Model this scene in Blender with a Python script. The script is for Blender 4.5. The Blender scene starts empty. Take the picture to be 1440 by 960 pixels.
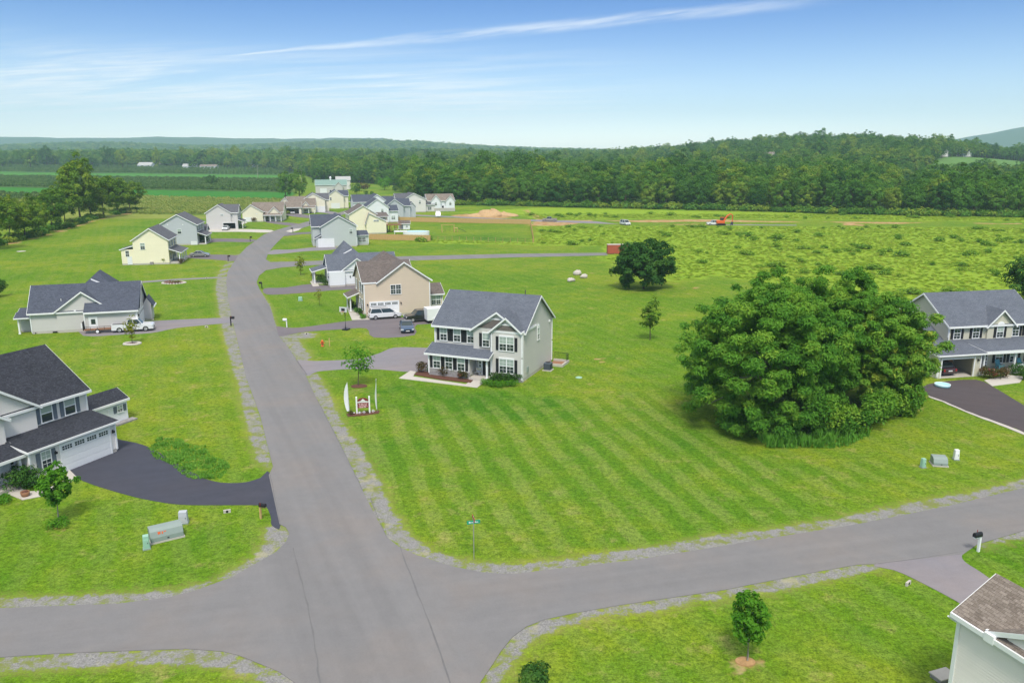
import bpy, bmesh, math, random
import numpy as np
from mathutils import Vector, Matrix

# ------------------------------------------------------------------ camera, sky, sun, exposure
SC = bpy.context.scene
COL = SC.collection
R = math.radians
CAM_H, FOCAL, TILT = 25.0, 1120.0, math.atan(263.0 / 1120.0)      # drone height in metres; focal length in photo pixels
cd = bpy.data.cameras.new('camera'); cam = bpy.data.objects.new('camera', cd); COL.objects.link(cam)
cd.lens = 28.0; cd.sensor_width = 36.0; cd.clip_start = 0.5; cd.clip_end = 40000
cam.location = (0, 0, CAM_H); cam.rotation_euler = (R(90) - TILT, 0, 0)
SC.camera = cam
SUN_EL, SUN_AZ = R(56), R(180)          # azimuth clockwise from +Y: the sun stands behind the camera
SKY_STRENGTH, SUN_STRENGTH, EXPOSURE = 0.112, 1.9, 0.78
sl = bpy.data.lights.new('sun', 'SUN'); sl.energy = SUN_STRENGTH; sl.angle = R(14); sl.color = (1.0, 0.955, 0.88)
sun = bpy.data.objects.new('sun', sl); COL.objects.link(sun)
sd = Vector((math.sin(SUN_AZ) * math.cos(SUN_EL), math.cos(SUN_AZ) * math.cos(SUN_EL), math.sin(SUN_EL)))
sun.rotation_euler = sd.to_track_quat('Z', 'Y').to_euler(); sun.location = (0, -50, 120)
vs = SC.view_settings
SC.display_settings.display_device = 'sRGB'
vs.view_transform = 'Standard'; vs.look = 'None'; vs.gamma = 1; vs.use_curve_mapping = False; vs.exposure = EXPOSURE
SC.render.engine = 'CYCLES'
cy = SC.cycles
cy.use_denoising = True; cy.max_bounces = 6; cy.diffuse_bounces = 3; cy.glossy_bounces = 2; cy.transmission_bounces = 3
cy.volume_bounces = 1; cy.transparent_max_bounces = 8; cy.sample_clamp_indirect = 4

# ------------------------------------------------------------------ node helper
class NT:
    def __init__(self, tree):
        self.t = tree; self.t.nodes.clear()
    def n(self, kind, **kw):
        nd = self.t.nodes.new(kind)
        for k, v in kw.items(): setattr(nd, k, v)
        return nd
    def put(self, sock, v):
        if isinstance(v, bpy.types.NodeSocket): self.t.links.new(v, sock)
        elif v is not None:
            if isinstance(v, (tuple, list)) and len(v) == 3 and sock.type == 'RGBA': v = (*v, 1)
            sock.default_value = v
    def math(self, op, a, b=None, c=None, clamp=False):
        nd = self.n('ShaderNodeMath', operation=op, use_clamp=clamp)
        self.put(nd.inputs[0], a)
        if b is not None: self.put(nd.inputs[1], b)
        if c is not None: self.put(nd.inputs[2], c)
        return nd.outputs[0]
    def vmath(self, op, a, b=None):
        nd = self.n('ShaderNodeVectorMath', operation=op)
        self.put(nd.inputs[0], a)
        if b is not None: self.put(nd.inputs[1], b)
        return nd.outputs['Value'] if op in ('DOT_PRODUCT', 'LENGTH') else nd.outputs[0]
    def mix(self, f, a, b, blend='MIX'):
        nd = self.n('ShaderNodeMix', data_type='RGBA', blend_type=blend)
        self.put(nd.inputs[0], f); self.put(nd.inputs[6], a); self.put(nd.inputs[7], b)
        return nd.outputs[2]
    def noise(self, vec, scale, detail=3, rough=.55, out='Fac', dist=0.0):
        nd = self.n('ShaderNodeTexNoise'); self.put(nd.inputs['Vector'], vec)
        nd.inputs['Scale'].default_value = scale; nd.inputs['Detail'].default_value = detail
        nd.inputs['Roughness'].default_value = rough; nd.inputs['Distortion'].default_value = dist
        return nd.outputs[out]
    def smooth(self, v, lo, hi, a=0.0, b=1.0):
        nd = self.n('ShaderNodeMapRange', interpolation_type='SMOOTHSTEP')
        self.put(nd.inputs[0], v); self.put(nd.inputs[1], lo); self.put(nd.inputs[2], hi)
        nd.inputs[3].default_value = a; nd.inputs[4].default_value = b
        return nd.outputs[0]
    def scale(self, vec, s, rot=0.0):
        if rot:
            nd = self.n('ShaderNodeMapping'); self.put(nd.inputs[0], vec); nd.inputs['Rotation'].default_value = (0, 0, rot); vec = nd.outputs[0]
        nd = self.n('ShaderNodeMapping'); self.put(nd.inputs[0], vec); nd.inputs['Scale'].default_value = s
        return nd.outputs[0]
    def attr(self, name, out='Fac'):
        return self.n('ShaderNodeAttribute', attribute_name=name).outputs[out]
    def coord(self, which='UV'):
        return self.n('ShaderNodeTexCoord').outputs[which]
    def pos(self):
        return self.n('ShaderNodeNewGeometry').outputs['Position']
    def sep(self, v):
        return self.n('ShaderNodeSeparateXYZ') if v is None else self._sep(v)
    def _sep(self, v):
        nd = self.n('ShaderNodeSeparateXYZ'); self.put(nd.inputs[0], v); return nd.outputs
    def comb(self, x, y, z):
        nd = self.n('ShaderNodeCombineXYZ')
        for i, v in enumerate((x, y, z)): self.put(nd.inputs[i], v)
        return nd.outputs[0]
    def bump(self, h, strength=.3, dist=.02):
        nd = self.n('ShaderNodeBump'); self.put(nd.inputs['Height'], h)
        nd.inputs['Strength'].default_value = strength; nd.inputs['Distance'].default_value = dist
        return nd.outputs[0]

# ------------------------------------------------------------------ world: Nishita sky with thin high cloud
w = bpy.data.worlds.new('World'); SC.world = w; w.use_nodes = True
T = NT(w.node_tree)
sky = T.n('ShaderNodeTexSky', sky_type='NISHITA', sun_disc=False)
sky.sun_elevation = SUN_EL; sky.sun_rotation = SUN_AZ; sky.altitude = 100; sky.air_density = 1.0; sky.dust_density = 0.6; sky.ozone_density = 1.5
dirv = T.coord('Generated')
dx, dy, dz = T._sep(dirv)
el = T.math('ARCSINE', dz)                                   # elevation in radians
az = T.math('ARCTAN2', dx, dy)                               # azimuth, 0 straight ahead
# deep blue above the pale band that lies on the horizon
deep = T.smooth(el, R(0.0), R(12), 0, 1)
c1 = T.mix(deep, (.78, .82, .93), (.182, .338, .63))
top = T.smooth(el, R(14), R(40), 0, 1)
tint = T.mix(T.smooth(el, R(3.4), R(0.4)), c1, (1.06, 1.10, 1.22))
tint = T.mix(top, tint, (1, 1, 1))
skyc = T.mix(1.0, sky.outputs[0], tint, 'MULTIPLY')
veil = T.math('MULTIPLY', T.smooth(el, R(15), R(42)), .72)       # thin high overcast above the picture: soft white light
skyc = T.mix(veil, skyc, (6.6, 6.5, 6.3))
# cirrus: stretched noise on a flat layer high above
inv = T.math('DIVIDE', 1.0, T.math('ADD', T.math('MAXIMUM', dz, 0.0), 0.045))
px_, py_ = T.math('MULTIPLY', dx, inv), T.math('MULTIPLY', dy, inv)
pl = T.comb(px_, py_, 0.0)
n1 = T.noise(T.scale(pl, (0.26, 0.95, 1), R(18)), 1.2, 7, .62, dist=.8)
n2 = T.noise(T.scale(pl, (0.4, 2.0, 1), R(12)), 2.6, 6, .68, dist=.5)
cir = T.math('MULTIPLY', T.smooth(n1, .34, .62), T.smooth(n2, .2, .72))
band = T.math('MULTIPLY', T.smooth(el, R(0.3), R(3.0)), T.smooth(el, R(7.6), R(4.2)))
left = T.smooth(az, R(16), R(-8))
cir = T.math('MULTIPLY', T.math('MULTIPLY', cir, band), left)
cir = T.math('MULTIPLY', cir, 1.0)
# one long contrail-like streak climbing to the right
az2 = T.math('MULTIPLY', az, az)
wob = T.math('MULTIPLY', T.math('SUBTRACT', T.noise(T.comb(T.math('MULTIPLY', az, 5.0), 0.0, 0.0), 2.0, 3), .5), R(0.35))
line = T.math('ADD', T.math('MULTIPLY_ADD', az, 0.0845, 0.1417), wob)
line = T.math('SUBTRACT', line, T.math('MULTIPLY', az2, 0.0635))
dd = T.math('SUBTRACT', el, line)
wid = T.math('MULTIPLY', T.smooth(az, R(-19), R(-3), .15, 1), R(0.54))
dn = T.math('DIVIDE', dd, wid)
streak = T.smooth(T.math('ABSOLUTE', dn), 1.0, 0.0)
fib = T.noise(T.comb(T.math('MULTIPLY', az, 9.0), T.math('MULTIPLY_ADD', az, -14.0, T.math('MULTIPLY', el, 120.0)), 0.0), 1.0, 5, .6)
streak = T.math('MULTIPLY', T.math('MULTIPLY', streak, T.smooth(fib, .2, .7)), T.math('MULTIPLY', T.smooth(az, R(-20), R(-17)), T.smooth(az, R(25), R(10))))
cl = T.math('MINIMUM', T.math('ADD', T.math('MULTIPLY', cir, 1.0), T.math('MULTIPLY', streak, .62)), .9)
cloudc = T.mix(1.0, (5.6, 5.8, 6.0), (1.0, 1.0, 1.0), 'MULTIPLY')
skyf = T.mix(cl, skyc, cloudc)
bg = T.n('ShaderNodeBackground'); T.put(bg.inputs[0], skyf); bg.inputs[1].default_value = SKY_STRENGTH
T.put(T.n('ShaderNodeOutputWorld').inputs[0], bg.outputs[0])

# ------------------------------------------------------------------ survey: a photo pixel as a point on the level ground
CT, ST = math.cos(TILT), math.sin(TILT)
def G(px, py, z=0.0):
    u = (px - 720) / FOCAL; v = (480 - py) / FOCAL
    t = (z - CAM_H) / (-ST + CT * v)
    return (u * t, (CT + ST * v) * t)

# ------------------------------------------------------------------ mesh collector
class MB:
    def __init__(self): self.v = []; self.f = []; self.m = []; self.sm = []
    def add(self, vs_, fs_, mi=0, smooth=False):
        o = len(self.v); self.v += [tuple(p) for p in vs_]
        for f in fs_: self.f.append([i + o for i in f]); self.m.append(mi); self.sm.append(smooth)
        return self
    def box(self, x0, x1, y0, y1, z0, z1, mi=0):
        if x0 > x1: x0, x1 = x1, x0
        if y0 > y1: y0, y1 = y1, y0
        if z0 > z1: z0, z1 = z1, z0
        return self.add([(x0, y0, z0), (x1, y0, z0), (x1, y1, z0), (x0, y1, z0), (x0, y0, z1), (x1, y0, z1), (x1, y1, z1), (x0, y1, z1)],
                        [(0, 3, 2, 1), (4, 5, 6, 7), (0, 1, 5, 4), (1, 2, 6, 5), (2, 3, 7, 6), (3, 0, 4, 7)], mi)
    def taper(self, x0, x1, y0, y1, z0, z1, ix, iy, mi=0):     # box with its top drawn in by ix, iy
        return self.add([(x0, y0, z0), (x1, y0, z0), (x1, y1, z0), (x0, y1, z0), (x0 + ix, y0 + iy, z1), (x1 - ix, y0 + iy, z1), (x1 - ix, y1 - iy, z1), (x0 + ix, y1 - iy, z1)],
                        [(0, 3, 2, 1), (4, 5, 6, 7), (0, 1, 5, 4), (1, 2, 6, 5), (2, 3, 7, 6), (3, 0, 4, 7)], mi)
    def prism(self, prof, a0, a1, axis='x', mi=0):            # prof: list of (across, z); extruded along axis from a0 to a1
        n = len(prof)
        if axis == 'x': A = [(a0, p, z) for p, z in prof]; B = [(a1, p, z) for p, z in prof]
        else: A = [(p, a0, z) for p, z in prof]; B = [(p, a1, z) for p, z in prof]
        fs_ = [list(range(n))[::-1], list(range(n, 2 * n))] + [(i, (i + 1) % n, n + (i + 1) % n, n + i) for i in range(n)]
        return self.add(A + B, fs_, mi)
    def tube(self, pts, rad, seg=8, mi=0, smooth=True, caps=True):
        rings = []
        if not isinstance(rad, (list, tuple)): rad = [rad] * len(pts)
        P = [Vector(p) for p in pts]
        for i, p in enumerate(P):
            d = (P[min(i + 1, len(P) - 1)] - P[max(i - 1, 0)]).normalized()
            a = d.cross(Vector((0, 0, 1)))
            if a.length < 1e-3: a = Vector((1, 0, 0))
            a.normalize(); b = d.cross(a)
            rings.append([p + (a * math.cos(2 * math.pi * k / seg) + b * math.sin(2 * math.pi * k / seg)) * rad[i] for k in range(seg)])
        vs_ = [q for r_ in rings for q in r_]; fs_ = []
        for i in range(len(P) - 1):
            for k in range(seg):
                fs_.append((i * seg + k, i * seg + (k + 1) % seg, (i + 1) * seg + (k + 1) % seg, (i + 1) * seg + k))
        self.add(vs_, fs_, mi, smooth)
        if caps: self.add([*rings[0]], [list(range(seg))[::-1]], mi); self.add([*rings[-1]], [list(range(seg))], mi)
        return self
    def disc(self, c, r, axis, t, seg=20, mi=0):              # short cylinder, centre c, along axis by t
        a = {'x': Vector((1, 0, 0)), 'y': Vector((0, 1, 0)), 'z': Vector((0, 0, 1))}[axis]
        return self.tube([Vector(c) - a * t / 2, Vector(c) + a * t / 2], r, seg, mi)
    def lathe(self, prof, c=(0, 0, 0), seg=16, mi=0, smooth=True):   # prof: (r, z)
        vs_ = []; fs_ = []
        for r_, z in prof: vs_ += [(c[0] + r_ * math.cos(2 * math.pi * k / seg), c[1] + r_ * math.sin(2 * math.pi * k / seg), c[2] + z) for k in range(seg)]
        for i in range(len(prof) - 1):
            for k in range(seg): fs_.append((i * seg + k, i * seg + (k + 1) % seg, (i + 1) * seg + (k + 1) % seg, (i + 1) * seg + k))
        n = len(prof)
        fs_ += [list(range(seg))[::-1], [(n - 1) * seg + k for k in range(seg)]]
        return self.add(vs_, fs_, mi, smooth)
    def blob(self, c, rx, ry, rz, seed=0, rough=.2, mi=0, nu=12, nv=8, zmin=None):
        rnd = random.Random(seed); ph = [rnd.uniform(0, 6.28) for _ in range(6)]
        vs_ = []; fs_ = []
        for j in range(nv + 1):
            th = math.pi * j / nv
            for i in range(nu):
                a = 2 * math.pi * i / nu
                k = 1 + rough * (math.sin(2 * a + ph[0]) * math.sin(th + ph[1]) + .6 * math.sin(3 * a + ph[2] + 2 * th) + .4 * math.sin(5 * th + ph[3] + a))* .6
                z = c[2] + rz * math.cos(th) * k
                if zmin is not None: z = max(z, zmin)
                vs_.append((c[0] + rx * math.sin(th) * math.cos(a) * k, c[1] + ry * math.sin(th) * math.sin(a) * k, z))
        for j in range(nv):
            for i in range(nu): fs_.append((j * nu + i, (j + 1) * nu + i, (j + 1) * nu + (i + 1) % nu, j * nu + (i + 1) % nu))
        return self.add(vs_, fs_, mi, True)
    def build(self, name, mats, parent=None, bevel=0.0):
        me = bpy.data.meshes.new(name)
        me.from_pydata(self.v, [], self.f)
        if not isinstance(mats, (list, tuple)): mats = [mats]
        for m_ in mats: me.materials.append(m_)
        me.polygons.foreach_set('material_index', self.m)
        me.polygons.foreach_set('use_smooth', self.sm)
        bm = bmesh.new(); bm.from_mesh(me)
        bmesh.ops.recalc_face_normals(bm, faces=bm.faces)
        if bevel > 0:
            bmesh.ops.remove_doubles(bm, verts=bm.verts, dist=1e-5)
            es = [e for e in bm.edges if len(e.link_faces) == 2 and e.calc_face_angle(0) > .5]
            bmesh.ops.bevel(bm, geom=es, offset=bevel, segments=2, affect='EDGES', profile=.6)
        uvl = bm.loops.layers.uv.new('UVMap')
        for f in bm.faces:
            nn = f.normal
            u = Vector((0, 0, 1)).cross(nn)
            u = Vector((1, 0, 0)) if u.length < 1e-3 else u.normalized()
            v = nn.cross(u)
            for l in f.loops: l[uvl].uv = (l.vert.co.dot(u), l.vert.co.dot(v))
        bm.to_mesh(me); bm.free()
        o = bpy.data.objects.new(name, me); COL.objects.link(o)
        if parent is not None: o.parent = parent
        return o

def tag(o, label=None, cat=None, group=None, kind=None):
    if label: o['label'] = label
    if cat: o['category'] = cat
    if group: o['group'] = group
    if kind: o['kind'] = kind
    return o
def empty(name, loc, rz=0.0, label=None, cat=None, group=None):
    o = bpy.data.objects.new(name, None); COL.objects.link(o); o.empty_display_size = .5
    o.location = loc if len(loc) == 3 else (*loc, 0.0); o.rotation_euler = (0, 0, R(rz))
    return tag(o, label, cat, group)
def copy_tree(o, parent=None, loc=None, rz=None, scale=None, label=None, group=None):
    c = o.copy(); COL.objects.link(c)
    if parent is not None: c.parent = parent
    if loc is not None: c.location = loc if len(loc) == 3 else (*loc, 0.0)
    if rz is not None: c.rotation_euler = (0, 0, R(rz))
    if scale is not None: c.scale = scale if isinstance(scale, (tuple, list)) else (scale,) * 3
    if label: c['label'] = label
    if group: c['group'] = group
    for ch in list(o.children): copy_tree(ch, c)
    return c

# ------------------------------------------------------------------ materials
def mat(name, rough=.8):
    m_ = bpy.data.materials.new(name); m_.use_nodes = True
    t = NT(m_.node_tree)
    b = t.n('ShaderNodeBsdfPrincipled'); b.inputs['Roughness'].default_value = rough
    b.inputs['Specular IOR Level'].default_value = .3
    t.put(t.n('ShaderNodeOutputMaterial').inputs[0], b.outputs[0])
    return m_, t, b
def plain(name, c, rough=.7, var=.12, scale=3.0, metal=0.0, spec=.3, coat=0.0, bump=0.0):
    m_, t, b = mat(name, rough)
    p = t.coord('Object')
    n_ = t.noise(p, scale, 4)
    f = t.math('MULTIPLY_ADD', t.math('SUBTRACT', n_, .5), var * 2, 1.0)
    t.put(b.inputs['Base Color'], t.mix(1.0, c, t.comb(f, f, f), 'MULTIPLY'))
    b.inputs['Metallic'].default_value = metal; b.inputs['Specular IOR Level'].default_value = spec
    if coat: b.inputs['Coat Weight'].default_value = coat; b.inputs['Coat Roughness'].default_value = .05
    if bump: t.put(b.inputs['Normal'], t.bump(t.noise(p, scale * 8, 3), bump, .02))
    return m_
def siding(name, c, lap=.16, vertical=False):
    m_, t, b = mat(name, .55)
    u, v, _ = t._sep(t.coord('UV'))
    k = t.math('FRACT', t.math('DIVIDE', u if vertical else v, lap))
    row = t.math('FLOOR', t.math('DIVIDE', u if vertical else v, lap))
    wn = t.n('ShaderNodeTexWhiteNoise', noise_dimensions='1D'); t.put(wn.inputs['W'], row)
    n_ = t.noise(t.coord('Object'), .5, 4)
    f = t.math('ADD', t.math('MULTIPLY_ADD', n_, .10, .93), t.math('MULTIPLY', wn.outputs[0], .025))
    t.put(b.inputs['Base Color'], t.mix(1.0, c, t.comb(f, f, f), 'MULTIPLY'))
    t.put(b.inputs['Normal'], t.bump(t.math('SUBTRACT', 1.0, k), .55, .02))
    return m_
def shingle(name, c, cd_, light):
    m_, t, b = mat(name, .9)
    uv = t.coord('UV')
    br = t.n('ShaderNodeTexBrick'); t.put(br.inputs['Vector'], uv); br.offset = .5; br.squash = 1
    br.inputs['Scale'].default_value = 1; br.inputs['Brick Width'].default_value = .34; br.inputs['Row Height'].default_value = .15
    br.inputs['Mortar Size'].default_value = .008; br.inputs['Mortar Smooth'].default_value = .2; br.inputs['Bias'].default_value = -.1
    for s_, v in (('Color1', c), ('Color2', cd_), ('Mortar', tuple(x * .6 for x in cd_))): t.put(br.inputs[s_], v)
    n_ = t.noise(uv, 6, 4, .8); n2_ = t.noise(uv, .6, 4, .7)
    cc = t.mix(t.smooth(n_, .5, .75), br.outputs[0], light)
    f = t.math('ADD', t.math('MULTIPLY_ADD', n2_, .45, .77), t.math('MULTIPLY', t.math('SUBTRACT', t.noise(uv, 14, 2, .7), .5), .9))
    t.put(b.inputs['Base Color'], t.mix(1.0, cc, t.comb(f, f, f), 'MULTIPLY'))
    t.put(b.inputs['Normal'], t.bump(t.noise(uv, 40, 2), .4, .01))
    return m_
def asphalt(name, c, var, track=True, ang=-66, patch=.2):
    m_, t, b = mat(name, .92)
    p = t.pos()
    big = t.noise(p, .11, 4, .6); fine = t.noise(p, 14, 3, .7); mid = t.noise(p, 1.1, 4, .6)
    st = t.noise(t.scale(p, (.035, .9, 1), R(-ang)), 1.0, 4, .55)
    if track == 'junction':       # wheel tracks follow the through road, and turn with the side street away from it
        xx, yy, _ = t._sep(p)
        off = t.math('ABSOLUTE', t.math('ADD', t.math('MULTIPLY', t.math('ADD', xx, 6.0), .91), t.math('MULTIPLY', t.math('SUBTRACT', yy, 33.9), .41)))
        side = t.math('MULTIPLY', t.smooth(off, 3.2, 6.5), t.smooth(yy, 82.0, 66.0))
        st_b = t.noise(t.scale(p, (.035, .9, 1), R(-14)), 1.0, 4, .55)
        st = t.math('ADD', t.math('MULTIPLY', st, t.math('SUBTRACT', 1.0, side)), t.math('MULTIPLY', st_b, side))
    f = t.math('ADD', t.math('MULTIPLY_ADD', big, var * 1.5, 1 - var * .75), t.math('MULTIPLY', t.math('SUBTRACT', fine, .5), .28))
    f = t.math('ADD', f, t.math('MULTIPLY', t.math('SUBTRACT', mid, .5), patch))
    if track == 'junction':
        st2 = t.noise(t.scale(p, (.012, .33, 1), R(-ang)), 1.0, 3, .5)
        f = t.math('ADD', f, t.math('MULTIPLY', t.math('MULTIPLY', t.math('SUBTRACT', st2, .5), .32), t.math('SUBTRACT', 1.0, side)))
    if track: f = t.math('ADD', f, t.math('MULTIPLY', t.math('SUBTRACT', st, .5), .30))
    cc = t.mix(t.smooth(big, .4, .7), c, tuple(x * y for x, y in zip(c, (1.05, .98, .92))))
    t.put(b.inputs['Base Color'], t.mix(1.0, cc, t.comb(f, f, f), 'MULTIPLY'))
    t.put(b.inputs['Normal'], t.bump(fine, .35, .01))
    return m_
def leaf(name, dark, mid, light, rnd=.5, trans=.25):
    m_ = bpy.data.materials.new(name); m_.use_nodes = True
    t = NT(m_.node_tree)
    tn = t.attr('tint'); oi = t.n('ShaderNodeObjectInfo').outputs['Random']
    k = t.math('ADD', t.math('MULTIPLY', tn, 1 - rnd), t.math('MULTIPLY', oi, rnd))
    c = t.mix(t.smooth(k, .05, .55), dark, mid)
    c = t.mix(t.smooth(k, .5, 1.0), c, light)
    d = t.n('ShaderNodeBsdfPrincipled'); t.put(d.inputs['Base Color'], c); d.inputs['Roughness'].default_value = .65; d.inputs['Specular IOR Level'].default_value = .12
    tr = t.n('ShaderNodeBsdfTranslucent'); t.put(tr.inputs[0], t.mix(1.0, c, (1.1, 1.15, .5), 'MULTIPLY'))
    mx = t.n('ShaderNodeMixShader'); mx.inputs[0].default_value = trans
    t.put(mx.inputs[1], d.outputs[0]); t.put(mx.inputs[2], tr.outputs[0])
    t.put(t.n('ShaderNodeOutputMaterial').inputs[0], mx.outputs[0])
    return m_
def glassy(name, c, rough=.06):
    m_, t, b = mat(name, rough); t.put(b.inputs['Base Color'], c); b.inputs['Specular IOR Level'].default_value = .6
    return m_

M = {}
M['white'] = plain('white_trim', (.84, .84, .83), .5, .05)
M['white_door'] = plain('white_panel', (.82, .82, .81), .45, .04)
M['glass'] = glassy('window_glass', (.035, .05, .05))
M['blind'] = glassy('window_blind', (.36, .43, .38), .12)
M['black'] = plain('black_paint', (.018, .018, .022), .5, .15)
M['slate'] = plain('slate_paint', (.13, .155, .19), .55, .08)
M['concrete'] = plain('concrete', (.52, .48, .42), .9, .14, 2.0, bump=.2)
M['stone'] = plain('stone_veneer', (.30, .28, .27), .9, .5, 5.0, bump=.6)
M['roof_dark'] = shingle('charcoal_shingle', (.085, .096, .128), (.058, .066, .09), (.14, .15, .18))
M['roof_black'] = shingle('black_shingle', (.040, .043, .056), (.022, .024, .032), (.10, .10, .115))
M['roof_blue'] = shingle('slate_blue_shingle', (.132, .146, .176), (.098, .11, .136), (.20, .215, .245))
M['roof_brown'] = shingle('brown_shingle', (.17, .14, .125), (.11, .09, .08), (.23, .20, .18))
M['roof_tan'] = shingle('weathered_wood_shingle', (.27, .225, .185), (.15, .12, .095), (.34, .29, .25))
M['roof_grey'] = shingle('grey_shingle', (.13, .13, .145), (.09, .09, .10), (.19, .19, .2))
M['sid_grey'] = siding('grey_siding', (.60, .575, .545))
M['sid_pale'] = siding('pale_grey_siding', (.74, .705, .665))
M['sid_clay'] = siding('clay_siding', (.60, .575, .535))
M['sid_beige'] = siding('beige_siding', (.66, .54, .41))
M['sid_sage'] = siding('sage_siding', (.58, .55, .43))
M['sid_yellow'] = siding('yellow_siding', (.90, .83, .60))
M['sid_cream'] = siding('cream_siding', (.82, .76, .59))
M['sid_blue'] = siding('blue_grey_siding', (.50, .52, .54))
M['sid_sea'] = siding('sea_grey_siding', (.52, .55, .535))
M['sid_white'] = siding('white_siding', (.80, .81, .82))
M['sid_stone'] = siding('stone_grey_siding', (.86, .80, .70), .15)
M['shake'] = plain('brown_shakes', (.165, .14, .125), .8, .3, 6)
M['wood'] = plain('wood', (.55, .36, .15), .8, .3, 3)
M['deck'] = plain('deck_wood', (.30, .15, .08), .8, .3, 3)
M['bark'] = plain('bark', (.11, .085, .06), .95, .4, 6, bump=.6)
M['bark_pale'] = plain('pale_bark', (.34, .31, .26), .9, .3, 6)
M['earth'] = plain('bare_soil', (.42, .25, .11), .95, .4, 5, bump=.6)
M['mulch'] = plain('mulch', (.13, .055, .035), .95, .5, 9, bump=.8)
M['rock'] = plain('rock', (.55, .50, .44), .9, .3, 4, bump=.6)
M['tyre'] = plain('tyre', (.02, .02, .02), .9, .1)
M['metal'] = plain('metal', (.55, .55, .56), .35, .1, 4, metal=.8)
M['dark_metal'] = plain('dark_metal', (.06, .06, .065), .5, .2)
M['dim'] = plain('garage_interior', (.30, .27, .23), .9, .3, 1)
M['lamp_red'] = glassy('lamp_red', (.35, .02, .02), .2)
M['lamp_clear'] = glassy('lamp_clear', (.6, .62, .64), .1)
M['green_box'] = plain('pale_green_paint', (.32, .53, .40), .6, .1)
M['grey_box'] = plain('grey_green_paint', (.27, .325, .295), .6, .08)
M['orange'] = plain('orange_paint', (.72, .13, .03), .6, .15)
M['red'] = plain('rust_red_paint', (.42, .10, .055), .6, .2, 2)
M['steel_roof'] = plain('green_metal_roof', (.20, .31, .26), .5, .1, 1)
M['pale_roof'] = plain('pale_roof', (.42, .42, .40), .6, .15, .5)
M['water'] = glassy('pool_water', (.12, .55, .70), .05)
# ------------------------------------------------------------------ terrain
def sstep(v, a, b):
    t = np.clip((v - a) / (b - a), 0, 1); return t * t * (3 - 2 * t)
def height(x, y):
    x = np.asarray(x, float); y = np.asarray(y, float)
    g = lambda v, c, sl_, sr: np.exp(-.5 * np.where(v < c, (v - c) / sl_, (v - c) / sr) ** 2)
    h = 29 * g(x, 440, 150, 165) * g(y, 1130, 290, 400)                      # wooded knoll on the right
    h += 9 * sstep(x, -700, -100) * sstep(x, 1500, 500) * g(y, 1750, 420, 500)   # low wooded ridge behind the fields
    h += 14 * g(x, -800, 600, 500) * g(y, 1650, 300, 500)                    # rise behind the orchards
    h += (43 + 6 * np.sin(x / 330.) + 5 * np.sin(x / 140. + 1)) * sstep(x, 250, -420) * g(y, 3300, 420, 500)
    h += 26 * g(x, -470, 260, 190) * g(y, 3300, 420, 500)
    h += 30 * g(x, 250, 300, 260) * g(y, 3500, 420, 500)
    h += (132 + 4 * np.sin(x / 600.) + 2.5 * np.sin(x / 210.)) * sstep(x, -480, -900) * g(y, 5600, 600, 600)
    h += 320 * g(x, 4000, 900, 1200) * g(y, 4800, 600, 700)
    h += 62 * g(x, 1120, 210, 230) * g(y, 4600, 500, 500)
    h *= sstep(np.hypot(x, y), 340, 760)
    return h

def catmull(pts, n=4, closed=True):
    P = [np.array(p, float) for p in pts]; N = len(P); out = []
    for i in range(N if closed else N - 1):
        p0, p1, p2, p3 = (P[(i + k) % N] if closed else P[min(max(i + k, 0), N - 1)] for k in (-1, 0, 1, 2))
        for j in range(n):
            t = j / n
            out.append(.5 * ((2 * p1) + (-p0 + p2) * t + (2 * p0 - 5 * p1 + 4 * p2 - p3) * t * t + (-p0 + 3 * p1 - 3 * p2 + p3) * t ** 3))
    if not closed: out.append(P[-1])
    return np.array(out)
def outline(px, smooth=0):
    P = np.array([G(*p) for p in px])
    return catmull(P, smooth) if smooth else P
def sdist(x, y, poly, pad=6.0):
    """Signed distance (inside negative) to a polygon, +pad where farther than pad."""
    d = np.full(x.shape, pad); poly = np.asarray(poly)
    mn, mx = poly.min(0) - pad, poly.max(0) + pad
    sel = (x > mn[0]) & (x < mx[0]) & (y > mn[1]) & (y < mx[1])
    if not sel.any(): return d
    X, Y = x[sel], y[sel]; best = np.full(X.shape, 1e9); ins = np.zeros(X.shape, bool)
    for a, b in zip(poly, np.roll(poly, -1, 0)):
        e = b - a; L = e @ e + 1e-12
        t = np.clip(((X - a[0]) * e[0] + (Y - a[1]) * e[1]) / L, 0, 1)
        best = np.minimum(best, (X - a[0] - t * e[0]) ** 2 + (Y - a[1] - t * e[1]) ** 2)
        c = (a[1] > Y) != (b[1] > Y)
        if abs(e[1]) > 1e-12: ins ^= c & (X < e[0] * (Y - a[1]) / e[1] + a[0])
    s = np.sqrt(best); s[ins] *= -1
    d[sel] = np.minimum(s, pad); return d
def seglist(px, half):     # a band of half width around a pixel polyline
    P = [np.array(G(*p)) for p in px]; L, Rr = [], []
    for i, p in enumerate(P):
        d = P[min(i + 1, len(P) - 1)] - P[max(i - 1, 0)]; d = d / np.linalg.norm(d); nrm = np.array([-d[1], d[0]])
        L.append(p + nrm * half); Rr.append(p - nrm * half)
    return np.array(L + Rr[::-1])

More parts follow.
